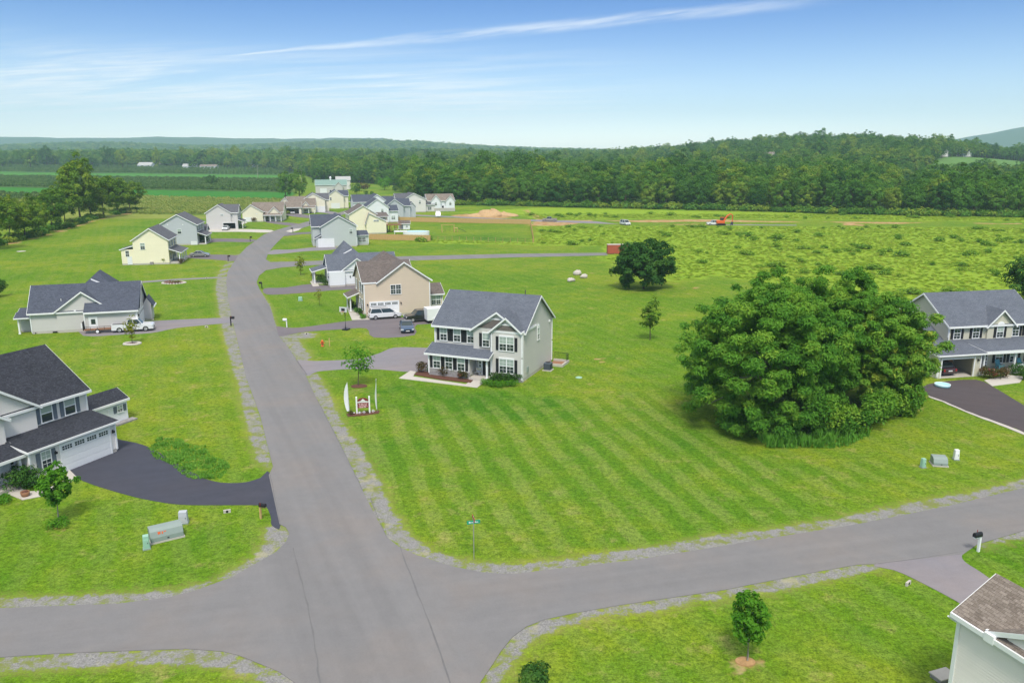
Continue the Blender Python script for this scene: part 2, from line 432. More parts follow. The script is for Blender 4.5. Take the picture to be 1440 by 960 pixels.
ROAD = [(455, 1060), (415, 960), (392, 944), (360, 931), (335, 921), (312, 915.5), (262, 912), (175, 915), (75, 919), (0, 924), (-220, 933),
        (-220, 862), (0, 855), (75, 852), (162, 849), (237, 840), (275, 830), (325, 812), (360, 792), (388, 776), (402, 762), (407, 750), (402, 741), (393, 737),
        (378, 668), (384, 656), (376, 625), (366, 585), (357, 560), (346, 530), (337, 492), (325, 442), (321, 422), (318, 397), (320, 382), (335, 360), (347, 347.5), (371, 330), (384, 325), (410, 317.5), (427, 313), (447, 308),
        (465, 302.5), (480, 298), (500, 292), (507, 295), (482, 302), (466, 307), (447, 314), (427.5, 320), (415, 325), (400, 331), (385, 346), (377, 356), (374, 365), (380, 368.6),
        (442, 367), (500, 364), (567, 360.5), (720, 357), (852, 355.5), (855, 359), (800, 360.4), (720, 362), (575, 366.5), (500, 370), (442, 372.8), (397, 376), (374, 380), (364, 388), (361, 397), (365, 407),
        (380, 432), (392, 472), (410, 495), (432, 532), (445, 560), (465, 597), (490, 647), (510, 690), (525, 720), (545, 756), (560, 768), (585, 780), (635, 796), (680, 805), (720, 807), (800, 798),
        (895, 787), (1032, 765), (1080, 757), (1205, 737), (1330, 712), (1440, 686), (1700, 625), (1700, 690), (1440, 746), (1375, 765), (1352, 779), (1235, 792.5), (1205, 794), (1142, 805), (1080, 817),
        (1020, 829), (945, 840), (870, 851), (807, 862), (765, 871), (740, 881), (720, 896), (704, 916), (690, 938), (675, 960), (640, 1060)]
ROADW = outline(ROAD)
GRAVEL = [
    [(318, 397), (320, 382), (340, 353), (330, 357), (318, 370), (307, 384), (304, 405), (308, 435), (316, 475), (326, 510), (337, 545), (347, 590), (356, 625), (366, 652), (384, 658), (376, 625), (357, 560), (337, 492), (325, 442)],
    [(393, 737), (378, 741), (374, 758), (362, 777), (338, 798), (290, 821), (237, 832), (160, 835), (75, 839), (-220, 849), (-220, 862), (0, 855), (75, 852), (162, 849), (237, 840), (275, 830), (325, 812), (360, 792), (400, 768), (410, 748)],
    [(-220, 933), (0, 924), (75, 919), (175, 915), (262, 912), (312, 915.5), (360, 931), (392, 944), (415, 960), (400, 975), (362, 951), (312, 937), (250, 931), (175, 932), (100, 937), (-220, 952)],
    [(365, 407), (380, 432), (392, 471), (380, 462), (371, 440), (362, 415)],
    [(392, 471), (414, 471), (428, 490), (436, 502), (431, 508), (418, 508), (410, 495)],
    [(431, 527), (446, 526), (461, 552), (478, 590), (491, 610), (511, 637), (531, 675), (546, 710), (561, 735), (578, 757), (610, 776), (660, 790), (720, 796), (770, 790), (820, 783), (920, 769), (995, 756), (1032, 750), (1080, 746), (1180, 729), (1280, 708), (1380, 690), (1440, 674), (1700, 612), (1700, 625), (1440, 686), (1330, 712), (1205, 737), (1080, 757), (895, 787), (720, 807), (680, 805), (635, 796), (585, 780), (547, 757), (525, 720), (510, 690), (490, 647), (465, 597), (445, 560)],
    [(1235, 792.5), (1238, 798), (1180, 811), (1117, 825), (1080, 831), (1045, 835), (970, 847), (920, 858), (845, 864), (795, 879), (765, 889), (745, 900), (722, 925), (690, 975), (660, 985), (690, 938), (720, 896), (740, 881), (765, 871), (807, 862), (870, 851), (945, 840), (1020, 829), (1080, 817), (1142, 805), (1205, 794)],
    [(1375, 765), (1440, 746), (1700, 690), (1700, 703), (1440, 755), (1385, 768)],
    [(414, 470), (425, 467), (445, 469), (442, 474), (428, 477), (416, 474)],
]
SOIL = [outline(p) for p in (
    [(632, 303), (655, 300.5), (705, 302), (722, 306), (690, 308), (645, 306)],
    [(738, 318), (752, 311), (790, 309.5), (840, 309.5), (835, 312.5), (790, 318)], [(845, 310), (930, 309), (1010, 308.5), (1090, 311), (1140, 312.2), (1100, 313.2), (1000, 312), (900, 313)],
    [(890, 316), (960, 314.8), (1060, 315.2), (1000, 316.4)], [(1150, 311.5), (1230, 311.8), (1300, 313), (1270, 315), (1205, 314.4), (1225, 317.6), (1175, 317.2), (1190, 314)], [(1330, 313.4), (1380, 313.6), (1440, 314.2), (1440, 315.6), (1390, 315)],
    [(735, 296), (742, 294), (752, 300), (775, 309), (760, 312), (748, 304)],
    [(972, 404), (982, 404), (982, 412), (973, 412)], [(66, 746), (80, 743), (96, 746), (90, 752), (72, 752)], [(1344, 655), (1356, 655), (1358, 660), (1346, 660)], [(1034, 924), (1062, 922), (1070, 932), (1040, 937)], [(836, 505), (850, 502), (856, 510), (842, 516)])]
SOIL += [seglist([(10, 344), (60, 332), (95, 322), (130, 311), (165, 303), (200, 297.5)], 1.6)]
LOT = outline([(500, 590), (545, 568), (640, 562), (800, 560), (930, 545), (985, 600), (1090, 655), (1240, 640), (1300, 650), (1080, 735), (900, 765), (700, 782), (610, 765), (545, 690)])
LUSH = outline([(470, 560), (560, 540), (740, 548), (800, 560), (850, 585), (760, 600), (640, 590), (540, 580)])
MEADOW = outline([(560, 341), (600, 336), (750, 341), (760, 318), (1010, 318), (1440, 320), (1750, 321), (1900, 470), (1480, 452), (1300, 425), (1130, 400), (1000, 389), (955, 396), (930, 391), (890, 380), (842, 362), (856, 357), (850, 346), (770, 345)])
MEADOW2 = outline([(640, 299), (760, 292), (860, 294), (1080, 299), (1440, 306), (1750, 309), (1750, 313), (1440, 312), (1000, 307), (760, 309), (720, 300)])
FRONT = [(-400, 240), (200, 240), (380, 243), (436, 250), (445, 258), (500, 258), (560, 262), (574, 284), (640, 288), (720, 289), (800, 291), (900, 293), (1000, 295), (1080, 297), (1200, 301), (1300, 303), (1440, 305), (1800, 309)]
FW = np.array([G(*p) for p in FRONT]); FU, FY = FW[:, 0] / FW[:, 1], FW[:, 1]
def front_y(u): return np.interp(u, FU, FY)
HILLFIELD = np.array([(345, 680), (780, 680), (920, 900), (740, 990), (570, 965), (480, 905), (420, 820)], float)

def steps(*segs):
    out = []
    for a, b, s in segs: out += list(np.arange(a, b, s))
    return out
gx = steps((-60, 60, .55), (60, 250, 2.0), (250, 1000, 9)) + list(1000 * 1.05 ** np.arange(0, 38))
xs = np.array(sorted([-v for v in gx if v > 60] + [-60.0 + .55 * i for i in range(219)] + [v for v in gx if v > 60]))
ys = np.array(steps((-400, 0, 50), (0, 24, 6), (24, 132, .55), (132, 420, 1.6), (420, 1000, 7)) + list(1000 * 1.035 ** np.arange(0, 54)))
GX, GY = np.meshgrid(xs, ys); NX, NY = len(xs), len(ys)
X, Y = GX.ravel(), GY.ravel(); Z = height(X, Y)
rng = np.random.default_rng(5)
far = np.hypot(X, Y) > 2500
Z = Z + far * (Z > 12) * rng.normal(0, 3.0, Z.shape)          # uneven tree canopy on the far ridges

def grid_mesh(name, X, Y, Z, NX, NY):
    me = bpy.data.meshes.new(name); n = NX * NY
    me.vertices.add(n); me.vertices.foreach_set('co', np.stack([X, Y, Z], 1).astype(np.float32).ravel())
    i = np.arange(NX - 1); j = np.arange(NY - 1); I, J = np.meshgrid(i, j); b = (J * NX + I).ravel()
    q = np.stack([b, b + 1, b + 1 + NX, b + NX], 1)
    me.loops.add(q.size); me.loops.foreach_set('vertex_index', q.ravel().astype(np.int32))
    me.polygons.add(len(q)); me.polygons.foreach_set('loop_start', (np.arange(len(q)) * 4).astype(np.int32))
    me.polygons.foreach_set('use_smooth', np.ones(len(q), bool))
    me.update(calc_edges=True); return me
def fattr(me, name, v): a = me.attributes.new(name, 'FLOAT', 'POINT'); a.data.foreach_set('value', np.asarray(v, np.float32))
def cattr(me, name, v): a = me.attributes.new(name, 'FLOAT_COLOR', 'POINT'); a.data.foreach_set('color', np.asarray(v, np.float32).ravel())

gm = grid_mesh('ground', X, Y, Z, NX, NY)
sd_ = np.full(X.shape, 6.0)
for g_ in GRAVEL: sd_ = np.minimum(sd_, sdist(X, Y, outline(g_)))
fattr(gm, 'gravel', sd_)
so = np.full(X.shape, 6.0)
for p in SOIL: so = np.minimum(so, sdist(X, Y, p))
fattr(gm, 'soil', so)
fattr(gm, 'roadside', sdist(X, Y, ROADW))
me_ = np.minimum(sdist(X, Y, MEADOW, 8), sdist(X, Y, MEADOW2, 8)); fattr(gm, 'meadow', me_)
ang = R(-75); lotd = sdist(X, Y, LOT)
ua = X * -math.sin(ang) + Y * math.cos(ang)
ub = X * -math.sin(R(-65)) + Y * math.cos(R(-65))
fattr(gm, 'lot_u', ua); fattr(gm, 'yard_u', ub); fattr(gm, 'lot', lotd); fattr(gm, 'lush', sdist(X, Y, LUSH))
U = X / np.maximum(Y, 1.0)
fc = np.zeros((len(X), 4))
def field(sel, c, a=1.0): fc[sel, :3] = c; fc[sel, 3] = a
lf = (U < -.27) & (Y > 340)
strip = [(352, 468, (.13, .19, .035)), (468, 549, (.045, .19, .022)), (549, 757, (.07, .13, .03)), (757, 903, (.07, .21, .03)), (903, 1260, (.06, .12, .03))]
for a, b, c in strip: field(lf & (Y + .35 * X + 60 >= a) & (Y + .35 * X + 60 < b), c)
field((U < -.36) & (Y > 320) & (Y + .35 * X + 60 < 352), (.24, .27, .06), .8)
woods = (Y > front_y(U) + 2)
field(woods, (.045, .095, .022))
field(sdist(X, Y, HILLFIELD, 20) < 0, (.11, .215, .05))
fc[:, 3] = np.where(Y < 250, 0, fc[:, 3])
cattr(gm, 'fieldcol', fc)

gmat = bpy.data.materials.new('ground_cover'); gmat.use_nodes = True
T = NT(gmat.node_tree)
P_ = T.pos()
nb = T.noise(P_, .035, 4, .6); nm = T.noise(P_, .22, 5, .65); ns = T.noise(P_, 1.6, 4, .7); nf = T.noise(P_, 9.0, 3, .8)
LUSHC, MIDC, YELC, DRYC = (.056, .160, .008), (.112, .212, .012), (.192, .252, .017), (.33, .28, .10)
k = T.math('ADD', T.math('MULTIPLY', nb, .5), T.math('ADD', T.math('MULTIPLY', nm, .38), T.math('MULTIPLY', ns, .12)))
lush = T.smooth(T.math('ADD', T.attr('lush'), T.math('MULTIPLY', T.math('SUBTRACT', nm, .5), 6)), 1.0, -3.5)
k = T.math('SUBTRACT', k, T.math('MULTIPLY', lush, .10))
col = T.mix(T.smooth(k, .32, .48), LUSHC, MIDC)
col = T.mix(T.smooth(k, .45, .62), col, YELC)
dry = T.math('MULTIPLY', T.smooth(T.noise(P_, .5, 5, .7), .53, .72), T.smooth(nb, .33, .56))
col = T.mix(T.math('MULTIPLY', dry, .7), col, DRYC)
# mowing stripes
def stripes(attr_, period, wob):
    u = T.math('ADD', T.attr(attr_), T.math('MULTIPLY', T.math('SUBTRACT', T.noise(P_, .12, 2), .5), wob))
    s = T.math('SINE', T.math('MULTIPLY', u, 2 * math.pi / period))
    return T.smooth(s, -.45, .45)
inlot = T.smooth(T.math('ADD', T.attr('lot'), T.math('MULTIPLY', T.math('SUBTRACT', nm, .5), 5)), .8, -1.2)
s1 = T.math('MULTIPLY', stripes('lot_u', 2.5, 1.2), inlot)
s2 = T.math('MULTIPLY', stripes('yard_u', 2.3, 1.5), T.math('MULTIPLY', T.math('SUBTRACT', 1.0, inlot), .48))
st = T.math('MULTIPLY', T.math('ADD', s1, s2), T.smooth(T.noise(P_, .3, 4, .7), .36, .62, .15, 1.0))
col = T.mix(T.math('MULTIPLY', st, .52), col, (.20, .255, .060))
darks = T.math('MULTIPLY', T.math('SUBTRACT', inlot, s1), .26)
col = T.mix(darks, col, (.045, .15, .010))
# blade-scale mottling
n3 = T.noise(P_, 3.2, 5, .8)
f = T.math('ADD', T.math('MULTIPLY_ADD', ns, .8, .60), T.math('ADD', T.math('MULTIPLY', T.math('SUBTRACT', nf, .5), 2.1), T.math('MULTIPLY', T.math('SUBTRACT', n3, .5), 1.9)))
col = T.mix(1.0, col, T.comb(f, f, f), 'MULTIPLY')
# meadow: unmown, yellow green, patchy
mn = T.noise(P_, .16, 5, .7); mn2 = T.noise(P_, .9, 4, .7)
mcol = T.mix(T.smooth(mn, .32, .5), (.165, .285, .020), (.235, .35, .026))
mcol = T.mix(T.math('MULTIPLY', T.smooth(mn2, .52, .75), .6), mcol, (.36, .36, .09))
mcol = T.mix(T.math('MULTIPLY', T.smooth(mn2, .46, .3), .7), mcol, (.05, .13, .015))
mm = T.smooth(T.math('ADD', T.attr('meadow'), T.math('MULTIPLY', T.math('SUBTRACT', nm, .5), 13)), 1.5, -1.5)
col = T.mix(mm, col, mcol)
fa = T.n('ShaderNodeAttribute', attribute_name='fieldcol')
g2 = T.math('MULTIPLY_ADD', T.noise(P_, .12, 4, .7), .9, .55)
fcol = T.mix(1.0, fa.outputs['Color'], T.comb(g2, g2, g2), 'MULTIPLY')
col = T.mix(fa.outputs['Alpha'], col, fcol)
# soil
sn = T.noise(P_, .45, 4, .7)
scol = T.mix(T.smooth(sn, .35, .65), (.40, .175, .07), (.52, .37, .20))
sm_ = T.smooth(T.math('ADD', T.attr('soil'), T.math('MULTIPLY', T.math('SUBTRACT', T.noise(P_, .14, 5, .7), .42), 11)), .6, -.6)
col = T.mix(T.math('MULTIPLY', sm_, .85), col, scol)
# gravel shoulder, broken up by weeds
vor = T.n('ShaderNodeTexVoronoi'); T.put(vor.inputs['Vector'], P_); vor.inputs['Scale'].default_value = 16
gc = T.mix(vor.outputs['Color'], (.17, .164, .16), (.34, .33, .31))
gw = T.noise(P_, .8, 5, .75)
gcol = T.mix(T.math('MULTIPLY', T.smooth(gw, .46, .60), .85), gc, (.19, .22, .04))
gcol = T.mix(T.math('MULTIPLY', T.smooth(T.noise(P_, .33, 4, .7), .55, .7), .5), gcol, (.42, .39, .19))
gn = T.math('ADD', T.math('MULTIPLY', T.math('SUBTRACT', gw, .5), 1.3), T.math('MULTIPLY', T.math('SUBTRACT', ns, .5), .6))
gmk = T.smooth(T.math('ADD', T.attr('gravel'), gn), .16, -.16)
fringe = T.math('MULTIPLY', T.smooth(T.math('ADD', T.attr('gravel'), T.math('MULTIPLY', gn, 1.8)), .9, .1), .38)
col = T.mix(fringe, col, (.29, .27, .08))
col = T.mix(gmk, col, gcol)
b = T.n('ShaderNodeBsdfPrincipled'); b.inputs['Roughness'].default_value = .9; b.inputs['Specular IOR Level'].default_value = .05
T.put(b.inputs['Base Color'], col)
T.put(b.inputs['Normal'], T.bump(T.math('ADD', T.math('MULTIPLY', ns, .6), nf), .5, .09))
T.put(T.n('ShaderNodeOutputMaterial').inputs[0], b.outputs[0])
gm.materials.append(gmat)
ground = bpy.data.objects.new('ground', gm); COL.objects.link(ground); tag(ground, kind='structure')

# ------------------------------------------------------------------ roads and drives
M['road'] = asphalt('road_asphalt', (.200, .193, .191), .17, track='junction')
M['drive_grey'] = asphalt('driveway_asphalt', (.23, .215, .23), .10, ang=20)
M['drive_plum'] = asphalt('aged_driveway_asphalt', (.165, .145, .155), .12, ang=20)
M['drive_black'] = asphalt('sealed_driveway', (.055, .058, .078), .16, ang=25, patch=.35)
M['drive_brown'] = asphalt('worn_driveway', (.082, .068, .072), .2, ang=-30, patch=.3)
M['tar'] = plain('tar_seam', (.155, .15, .148), .8, .2)
def slab(name, poly, z, t, m_, kind='structure', parent=None, label=None):
    n = len(poly); mb = MB()
    mb.add([(p[0], p[1], z) for p in poly] + [(p[0], p[1], z - t) for p in poly], [list(range(n))] + [(i, n + i, n + (i + 1) % n, (i + 1) % n) for i in range(n)])
    o = mb.build(name, m_, parent)
    return tag(o, label, kind=kind)
road = slab('road', ROADW, .034, .07, M['road'])
def ribbon(name, px, wd, z, m_, parent, seed=1, jit=.022):
    rnd = random.Random(seed); P = [Vector((*G(*p), 0)) for p in px]; Q = []
    for a, b_ in zip(P, P[1:]):
        k_ = max(2, int((b_ - a).length / .8))
        for i in range(k_): Q.append(a.lerp(b_, i / k_) + Vector((rnd.gauss(0, jit), rnd.gauss(0, jit), 0)))
    Q.append(P[-1]); L, Rr = [], []
    for i, p in enumerate(Q):
        d = (Q[min(i + 1, len(Q) - 1)] - Q[max(i - 1, 0)]).normalized(); nrm = Vector((-d.y, d.x, 0)); h_ = wd * rnd.uniform(.15, .55)
        L.append((p + nrm * h_)[:2]); Rr.append((p - nrm * h_)[:2])
    mb = MB(); n = len(L)
    mb.add([(*p, z) for p in L] + [(*p, z) for p in Rr], [(i, i + 1, n + i + 1, n + i) for i in range(n - 1)])
    return mb.build(name, m_, parent)
for i, (pp, wd) in enumerate([([(412, 770), (420, 800), (432, 850), (442, 900), (452, 975)], .10), ([(562, 768), (580, 815), (603, 875), (625, 935), (640, 985)], .10), ([(520, 700), (545, 757)], .06),
                              ([(1235, 793), (1300, 784), (1355, 775)], .06), ([(380, 668), (394, 737)], .06), ([(395, 474), (431, 527)], .06),
                              ([(385, 460), (392, 472)], .07), ([(446, 562), (490, 648), (510, 690)], .09), ([(417, 507), (432, 527)], .07)]):
    ribbon('tar_seam', pp, wd, .039, M['tar'], road, i)
DR = {
 'S': ([(417, 507), (440, 507.5), (460, 507), (485, 506), (510, 504), (535, 496), (556, 488.5), (600, 489), (640, 490), (640, 512), (612, 521), (577, 523), (535, 519.5), (500, 518.5), (472, 520), (447, 522.5), (432, 528), (425, 520)], 'drive_grey'),
 'R': ([(386, 459), (410, 461), (435, 459), (480, 452.5), (515, 449), (560, 446), (610, 447), (640, 446), (640, 455), (586, 456.5), (583, 471), (526, 474.5), (515, 461.5), (480, 463), (442, 465.5), (420, 468), (392, 473), (388, 467)], 'drive_plum'),
 'Q': ([(372, 405.5), (400, 404.5), (435, 399.5), (462, 401.5), (505, 400), (505, 406), (470, 408), (442, 410.5), (410, 413), (375, 414)], 'drive_plum'),
 'A': ([(168, 618), (200, 625), (225, 637), (250, 652), (282, 670), (300, 676.5), (320, 679), (345, 678), (366, 672), (380, 665), (395, 737), (382, 738), (381, 727), (374, 712), (360, 710), (300, 710), (250, 709), (200, 701), (155, 689), (117, 676), (98, 664), (80, 655), (150, 615)], 'drive_black'),
 'B': ([(120, 455), (200, 452), (250, 449.5), (322, 447), (328, 453), (300, 456), (250, 461), (214, 468), (170, 470.5), (117, 472)], 'drive_grey'),
 'C': ([(262, 359), (290, 358), (337, 359.5), (333, 367), (300, 365), (262, 362.5)], 'drive_plum'),
 'D': ([(276, 339), (300, 335.5), (356, 336.5), (352, 340.5), (310, 340), (280, 343)], 'drive_plum'),
 'E': ([(288, 322.5), (335, 322), (382, 323.6), (376, 327), (336, 326), (290, 326)], 'concrete'),
 'F': ([(374, 311), (392, 312), (419, 314.5), (411, 317.3), (392, 315.5), (376, 313)], 'drive_plum'),
 'G': ([(399, 301), (424, 301), (440, 304), (456, 305.5), (450, 307.5), (430, 306.5), (408, 304)], 'drive_plum'),
 'H': ([(436, 296.5), (458, 296.5), (475, 299), (470, 301.5), (455, 299.5), (438, 298)], 'drive_grey'),
 'K': ([(444, 347.5), (470, 347), (470, 351), (430, 353.3), (400, 356.5), (376, 357.6), (384, 351.5), (410, 351)], 'drive_grey'),
 'L': ([(398, 329), (420, 327), (452, 326), (456, 328), (425, 329.3), (398, 332.2)], 'drive_plum'),
 'T': ([(1297, 545), (1316, 538), (1372, 534), (1400, 546), (1440, 570), (1560, 640), (1560, 680), (1440, 608), (1417, 599), (1355, 576), (1300, 554)], 'drive_brown'),
 'U': ([(1233, 791.5), (1256, 801), (1280, 811), (1345, 845), (1400, 880), (1470, 870), (1420, 835), (1383, 807), (1357, 790), (1353, 780), (1362, 768)], 'drive_grey'),
 'P': ([(575, 301.5), (720, 308), (840, 311.5), (870, 315.5), (720, 310.3), (640, 306), (575, 303.5)], 'drive_grey'),
 'X': ([(1010, 315.6), (1120, 316.3), (1120, 317.2), (1010, 316.6)], 'drive_grey'),
 'W': ([(190, 396.3), (250, 392), (312, 389.3), (312, 391), (250, 394), (190, 398.4)], 'drive_grey'),
}
for i, (k_, (px, m_)) in enumerate(DR.items()):
    nm_ = 'driveway' if k_ not in 'PXW' else ('path' if k_ == 'W' else 'access_road')
    slab(nm_, outline(px, 0 if k_ in 'PXW' else 3), .018 + .0006 * i, .05, M[m_])
ed_ = ribbon('driveway_edging', [(1298, 554.5), (1326, 565), (1355, 577.5), (1388, 589.5), (1418, 601), (1440, 610), (1500, 638)], .55, .045, M['concrete'], None, 3, .05); tag(ed_, kind='structure')
# concrete walks
for px in ([(577, 521.5), (585, 522.6), (581, 529.5), (655, 540.5), (676, 526), (692, 528), (671, 545.2), (561, 532)],
           [(489, 436), (497, 433.5), (510, 446.5), (525, 446), (524, 449.5), (495, 450)],
           [(214, 434.5), (216.5, 450), (203, 450), (207, 434)],
           [(436, 396), (444, 394), (449, 402.5), (440, 403)],
           [(0, 688), (20, 683), (42, 691), (62, 690), (92, 675), (97, 660), (108, 671), (98, 680), (62, 697), (32, 703), (0, 690.5)],
           [(1384, 535), (1416, 527), (1440, 530), (1434, 538), (1395, 543)],
           [(402, 325.5), (410, 322.5), (424, 321), (420, 324), (410, 327)], [(325, 316), (345, 312), (348, 313.4), (333, 318)]):
    slab('walkway', outline(px), .05, .08, M['concrete'])
# ------------------------------------------------------------------ foliage
def leaf_cloud(centers, radii, counts, size, rng, zsq=.8, up=.5, shell=.5, aspect=.5, ctr=None, cw=0.0):
    """Leaves as small folded diamonds, gathered in puffs. Returns verts (N,4,3) and tint (N,)."""
    V, Tn = [], []
    for c, r, n in zip(centers, radii, counts):
        d = rng.normal(size=(n, 3)); d /= np.linalg.norm(d, axis=1)[:, None]
        d[:, 2] = np.where((d[:, 2] < -.3) & (rng.random(n) < .6), -d[:, 2], d[:, 2])
        rr = r * (shell + (1 - shell) * rng.random(n) ** .7) * (1 + .25 * rng.normal(size=n) * (rng.random(n) < .2))
        p = c + d * rr[:, None] * np.array([1, 1, zsq])
        nr = d * .6 + np.array([0, 0, up]) + rng.normal(size=(n, 3)) * .45
        if ctr is not None: o_ = p - ctr; nr = nr * (1 - cw) + cw * 1.3 * o_ / (np.linalg.norm(o_, axis=1)[:, None] + 1e-6)
        nr /= np.linalg.norm(nr, axis=1)[:, None]
        t = rng.normal(size=(n, 3)) + d * .5 - np.array([0, 0, .3]); t -= (t * nr).sum(1)[:, None] * nr; t /= np.linalg.norm(t, axis=1)[:, None]
        b = np.cross(nr, t); s = size * rng.uniform(.6, 1.35, n)
        a1 = t * s[:, None]; b1 = b * (s * aspect)[:, None]; fold = nr * (s * .18)[:, None]
        V.append(np.stack([p - a1 * .5, p - b1 * .5 + fold, p + a1 * .6 - fold * .6, p + b1 * .5 + fold], 1))
        Tn.append(np.clip(rng.random() * .65 + .18 + rng.normal(size=n) * .12, 0, 1))
    return np.concatenate(V), np.concatenate(Tn)
def quads_mesh(name, V, tint, m_):
    me = bpy.data.meshes.new(name); n = len(V)
    me.vertices.add(n * 4); me.vertices.foreach_set('co', V.astype(np.float32).ravel())
    me.loops.add(n * 4); me.loops.foreach_set('vertex_index', np.arange(n * 4, dtype=np.int32))
    me.polygons.add(n); me.polygons.foreach_set('loop_start', (np.arange(n) * 4).astype(np.int32))
    me.update(calc_edges=True); fattr(me, 'tint', np.repeat(tint, 4)); me.materials.append(m_)
    return me
def crown_puffs(rng, a, b_, zc, n, lump=.36, fill=.92, flat=0.0, skirt=0.0, rag=0.0):
    """Puff centres over an uneven ellipsoid of half width a, half height b_, centre height zc."""
    C, Rr = [], []
    ph = rng.uniform(0, 6.28, 4)
    for i in range(n):
        z = 1 - 2 * (i + .5) / n; az_ = i * 2.39996 + rng.normal() * .35
        k_ = 1 + .16 * math.sin(2 * az_ + ph[0]) + .12 * math.sin(3 * az_ + ph[1] + 2 * z) + rng.normal() * .09
        rr = math.sqrt(max(0, 1 - z * z)); rr = max(rr, skirt) if z < 0 else rr; r = lump * a * rng.uniform(.65, 1.25)
        kk = fill * k_ * (1 - .55 * lump) * (1 - rag * rng.random() ** 1.6)
        if z < -.55 and not skirt: kk *= .8
        C.append((a * rr * math.cos(az_) * kk, a * rr * math.sin(az_) * kk, zc + b_ * z * kk - flat * rr * b_)); Rr.append(r)
    return np.array(C), np.array(Rr)
def trunk_mesh(name, h, r0, targets, m_, rng, fork=.35, seg=7, lean=0.0):
    mb = MB(); top = Vector((rng.normal() * lean, rng.normal() * lean, h))
    mid = top * .5 + Vector((rng.normal() * r0, rng.normal() * r0, 0))
    mb.tube([(0, 0, -.15), (0, 0, .12 * h), mid, top], [r0 * 1.35, r0, r0 * .75, r0 * .25], seg)
    for t in targets:
        f0 = rng.uniform(fork, .8); s = (mid * (f0 / .5) if f0 < .5 else mid.lerp(top, (f0 - .5) / .5)); t = Vector(t)
        m1 = s.lerp(t, .5) + Vector((0, 0, -.05 * h))
        mb.tube([s, m1, t], [r0 * .42, r0 * .25, r0 * .08], 5)
    o = mb.build(name, m_); me = o.data; bpy.data.objects.remove(o); return me
L_ = {}
L_['big'] = leaf('walnut_leaves', (.058, .190, .018), (.125, .305, .028), (.25, .41, .040), .05, .3)
L_['bigy'] = leaf('yellowing_leaves', (.07, .21, .022), (.17, .34, .034), (.38, .42, .045), .05, .22)
L_['shade'] = leaf('dark_leaves', (.028, .100, .018), (.050, .150, .022), (.10, .20, .028), .15, .2)
L_['wood'] = leaf('woodland_leaves', (.022, .100, .016), (.105, .255, .032), (.31, .39, .045), .62, .28)
L_['row'] = leaf('hedgerow_leaves', (.06, .165, .016), (.15, .275, .022), (.32, .39, .035), .35, .25)
L_['young'] = leaf('young_leaves', (.07, .235, .015), (.12, .33, .022), (.21, .40, .035), .1, .42)
L_['shrub'] = leaf('shrub_leaves', (.035, .10, .012), (.06, .15, .018), (.12, .20, .02), .15, .2)
L_['gold'] = leaf('gold_leaves', (.14, .20, .02), (.24, .26, .02), (.36, .32, .03), .1, .3)
L_['red'] = leaf('flower_shrub', (.03, .07, .012), (.10, .09, .02), (.42, .06, .09), .05, .2)
L_['bronze'] = leaf('bronze_leaves', (.06, .06, .02), (.12, .085, .03), (.20, .11, .05), .1, .2)
L_['weed'] = leaf('weed_leaves', (.20, .33, .022), (.32, .45, .032), (.46, .50, .09), .75, .45)
L_['tall'] = leaf('tall_grass', (.10, .29, .03), (.16, .37, .045), (.25, .45, .07), .3, .3)
L_['clump'] = leaf('weed_clump_leaves', (.10, .23, .022), (.165, .31, .028), (.27, .40, .035), .6, .35)
L_['crop'] = leaf('crop_leaves', (.15, .24, .05), (.27, .34, .07), (.40, .42, .12), .5, .2)
L_['orch'] = leaf('orchard_leaves', (.07, .17, .04), (.13, .235, .06), (.21, .29, .08), .5, .15)

TM = {}
def tree_kind(key, h, a, base, leafkey, n_puff, n_leaf, size, seed, r0=None, bark='bark', lump=.36, lean=.2, nlimb=7, zsq=.8, flat=0.0, skirt=0.0, core=.35, cw=.45, rag=0.0, aspect=.5, shell=.5):
    rng = np.random.default_rng(seed); b_ = (h - base) / 2; zc = base + b_
    C, Rr = crown_puffs(rng, a, b_, zc, n_puff, lump, flat=flat, skirt=skirt, rag=rag)
    inner = int(n_puff * core)
    Ci = np.array([(rng.normal() * a * .3, rng.normal() * a * .3, zc + rng.normal() * b_ * .35) for _ in range(inner)])
    C2 = np.concatenate([C, Ci]); R2 = np.concatenate([Rr, np.full(inner, lump * a * 1.0)])
    cnt = np.maximum(6, (n_leaf * R2 ** 2 / (R2 ** 2).sum()).astype(int))
    V, tn = leaf_cloud(C2, R2, cnt, size, rng, zsq, shell=shell, aspect=aspect, ctr=np.array([0, 0, zc - b_ * .35]), cw=cw)
    r0 = r0 or h * .022
    lim = [tuple(C[i] * np.array([.85, .85, 1]) - np.array([0, 0, .3])) for i in rng.choice(len(C), min(nlimb, len(C)), replace=False)]
    TM[key] = (quads_mesh('crown', V, tn, L_[leafkey]), trunk_mesh('trunk', base + b_ * 1.2, r0, lim, M[bark], rng, lean=lean))
    return TM[key]
def put_tree(key, name, loc, label, cat='tree', group=None, rz=0, s=1.0, sz=None):
    o = empty(name, loc, rz, label, cat, group); o.scale = (s, s, sz or s)
    for nm_, me in zip(('crown', 'trunk'), TM[key]):
        c = bpy.data.objects.new(nm_, me); COL.objects.link(c); c.parent = o
    return o
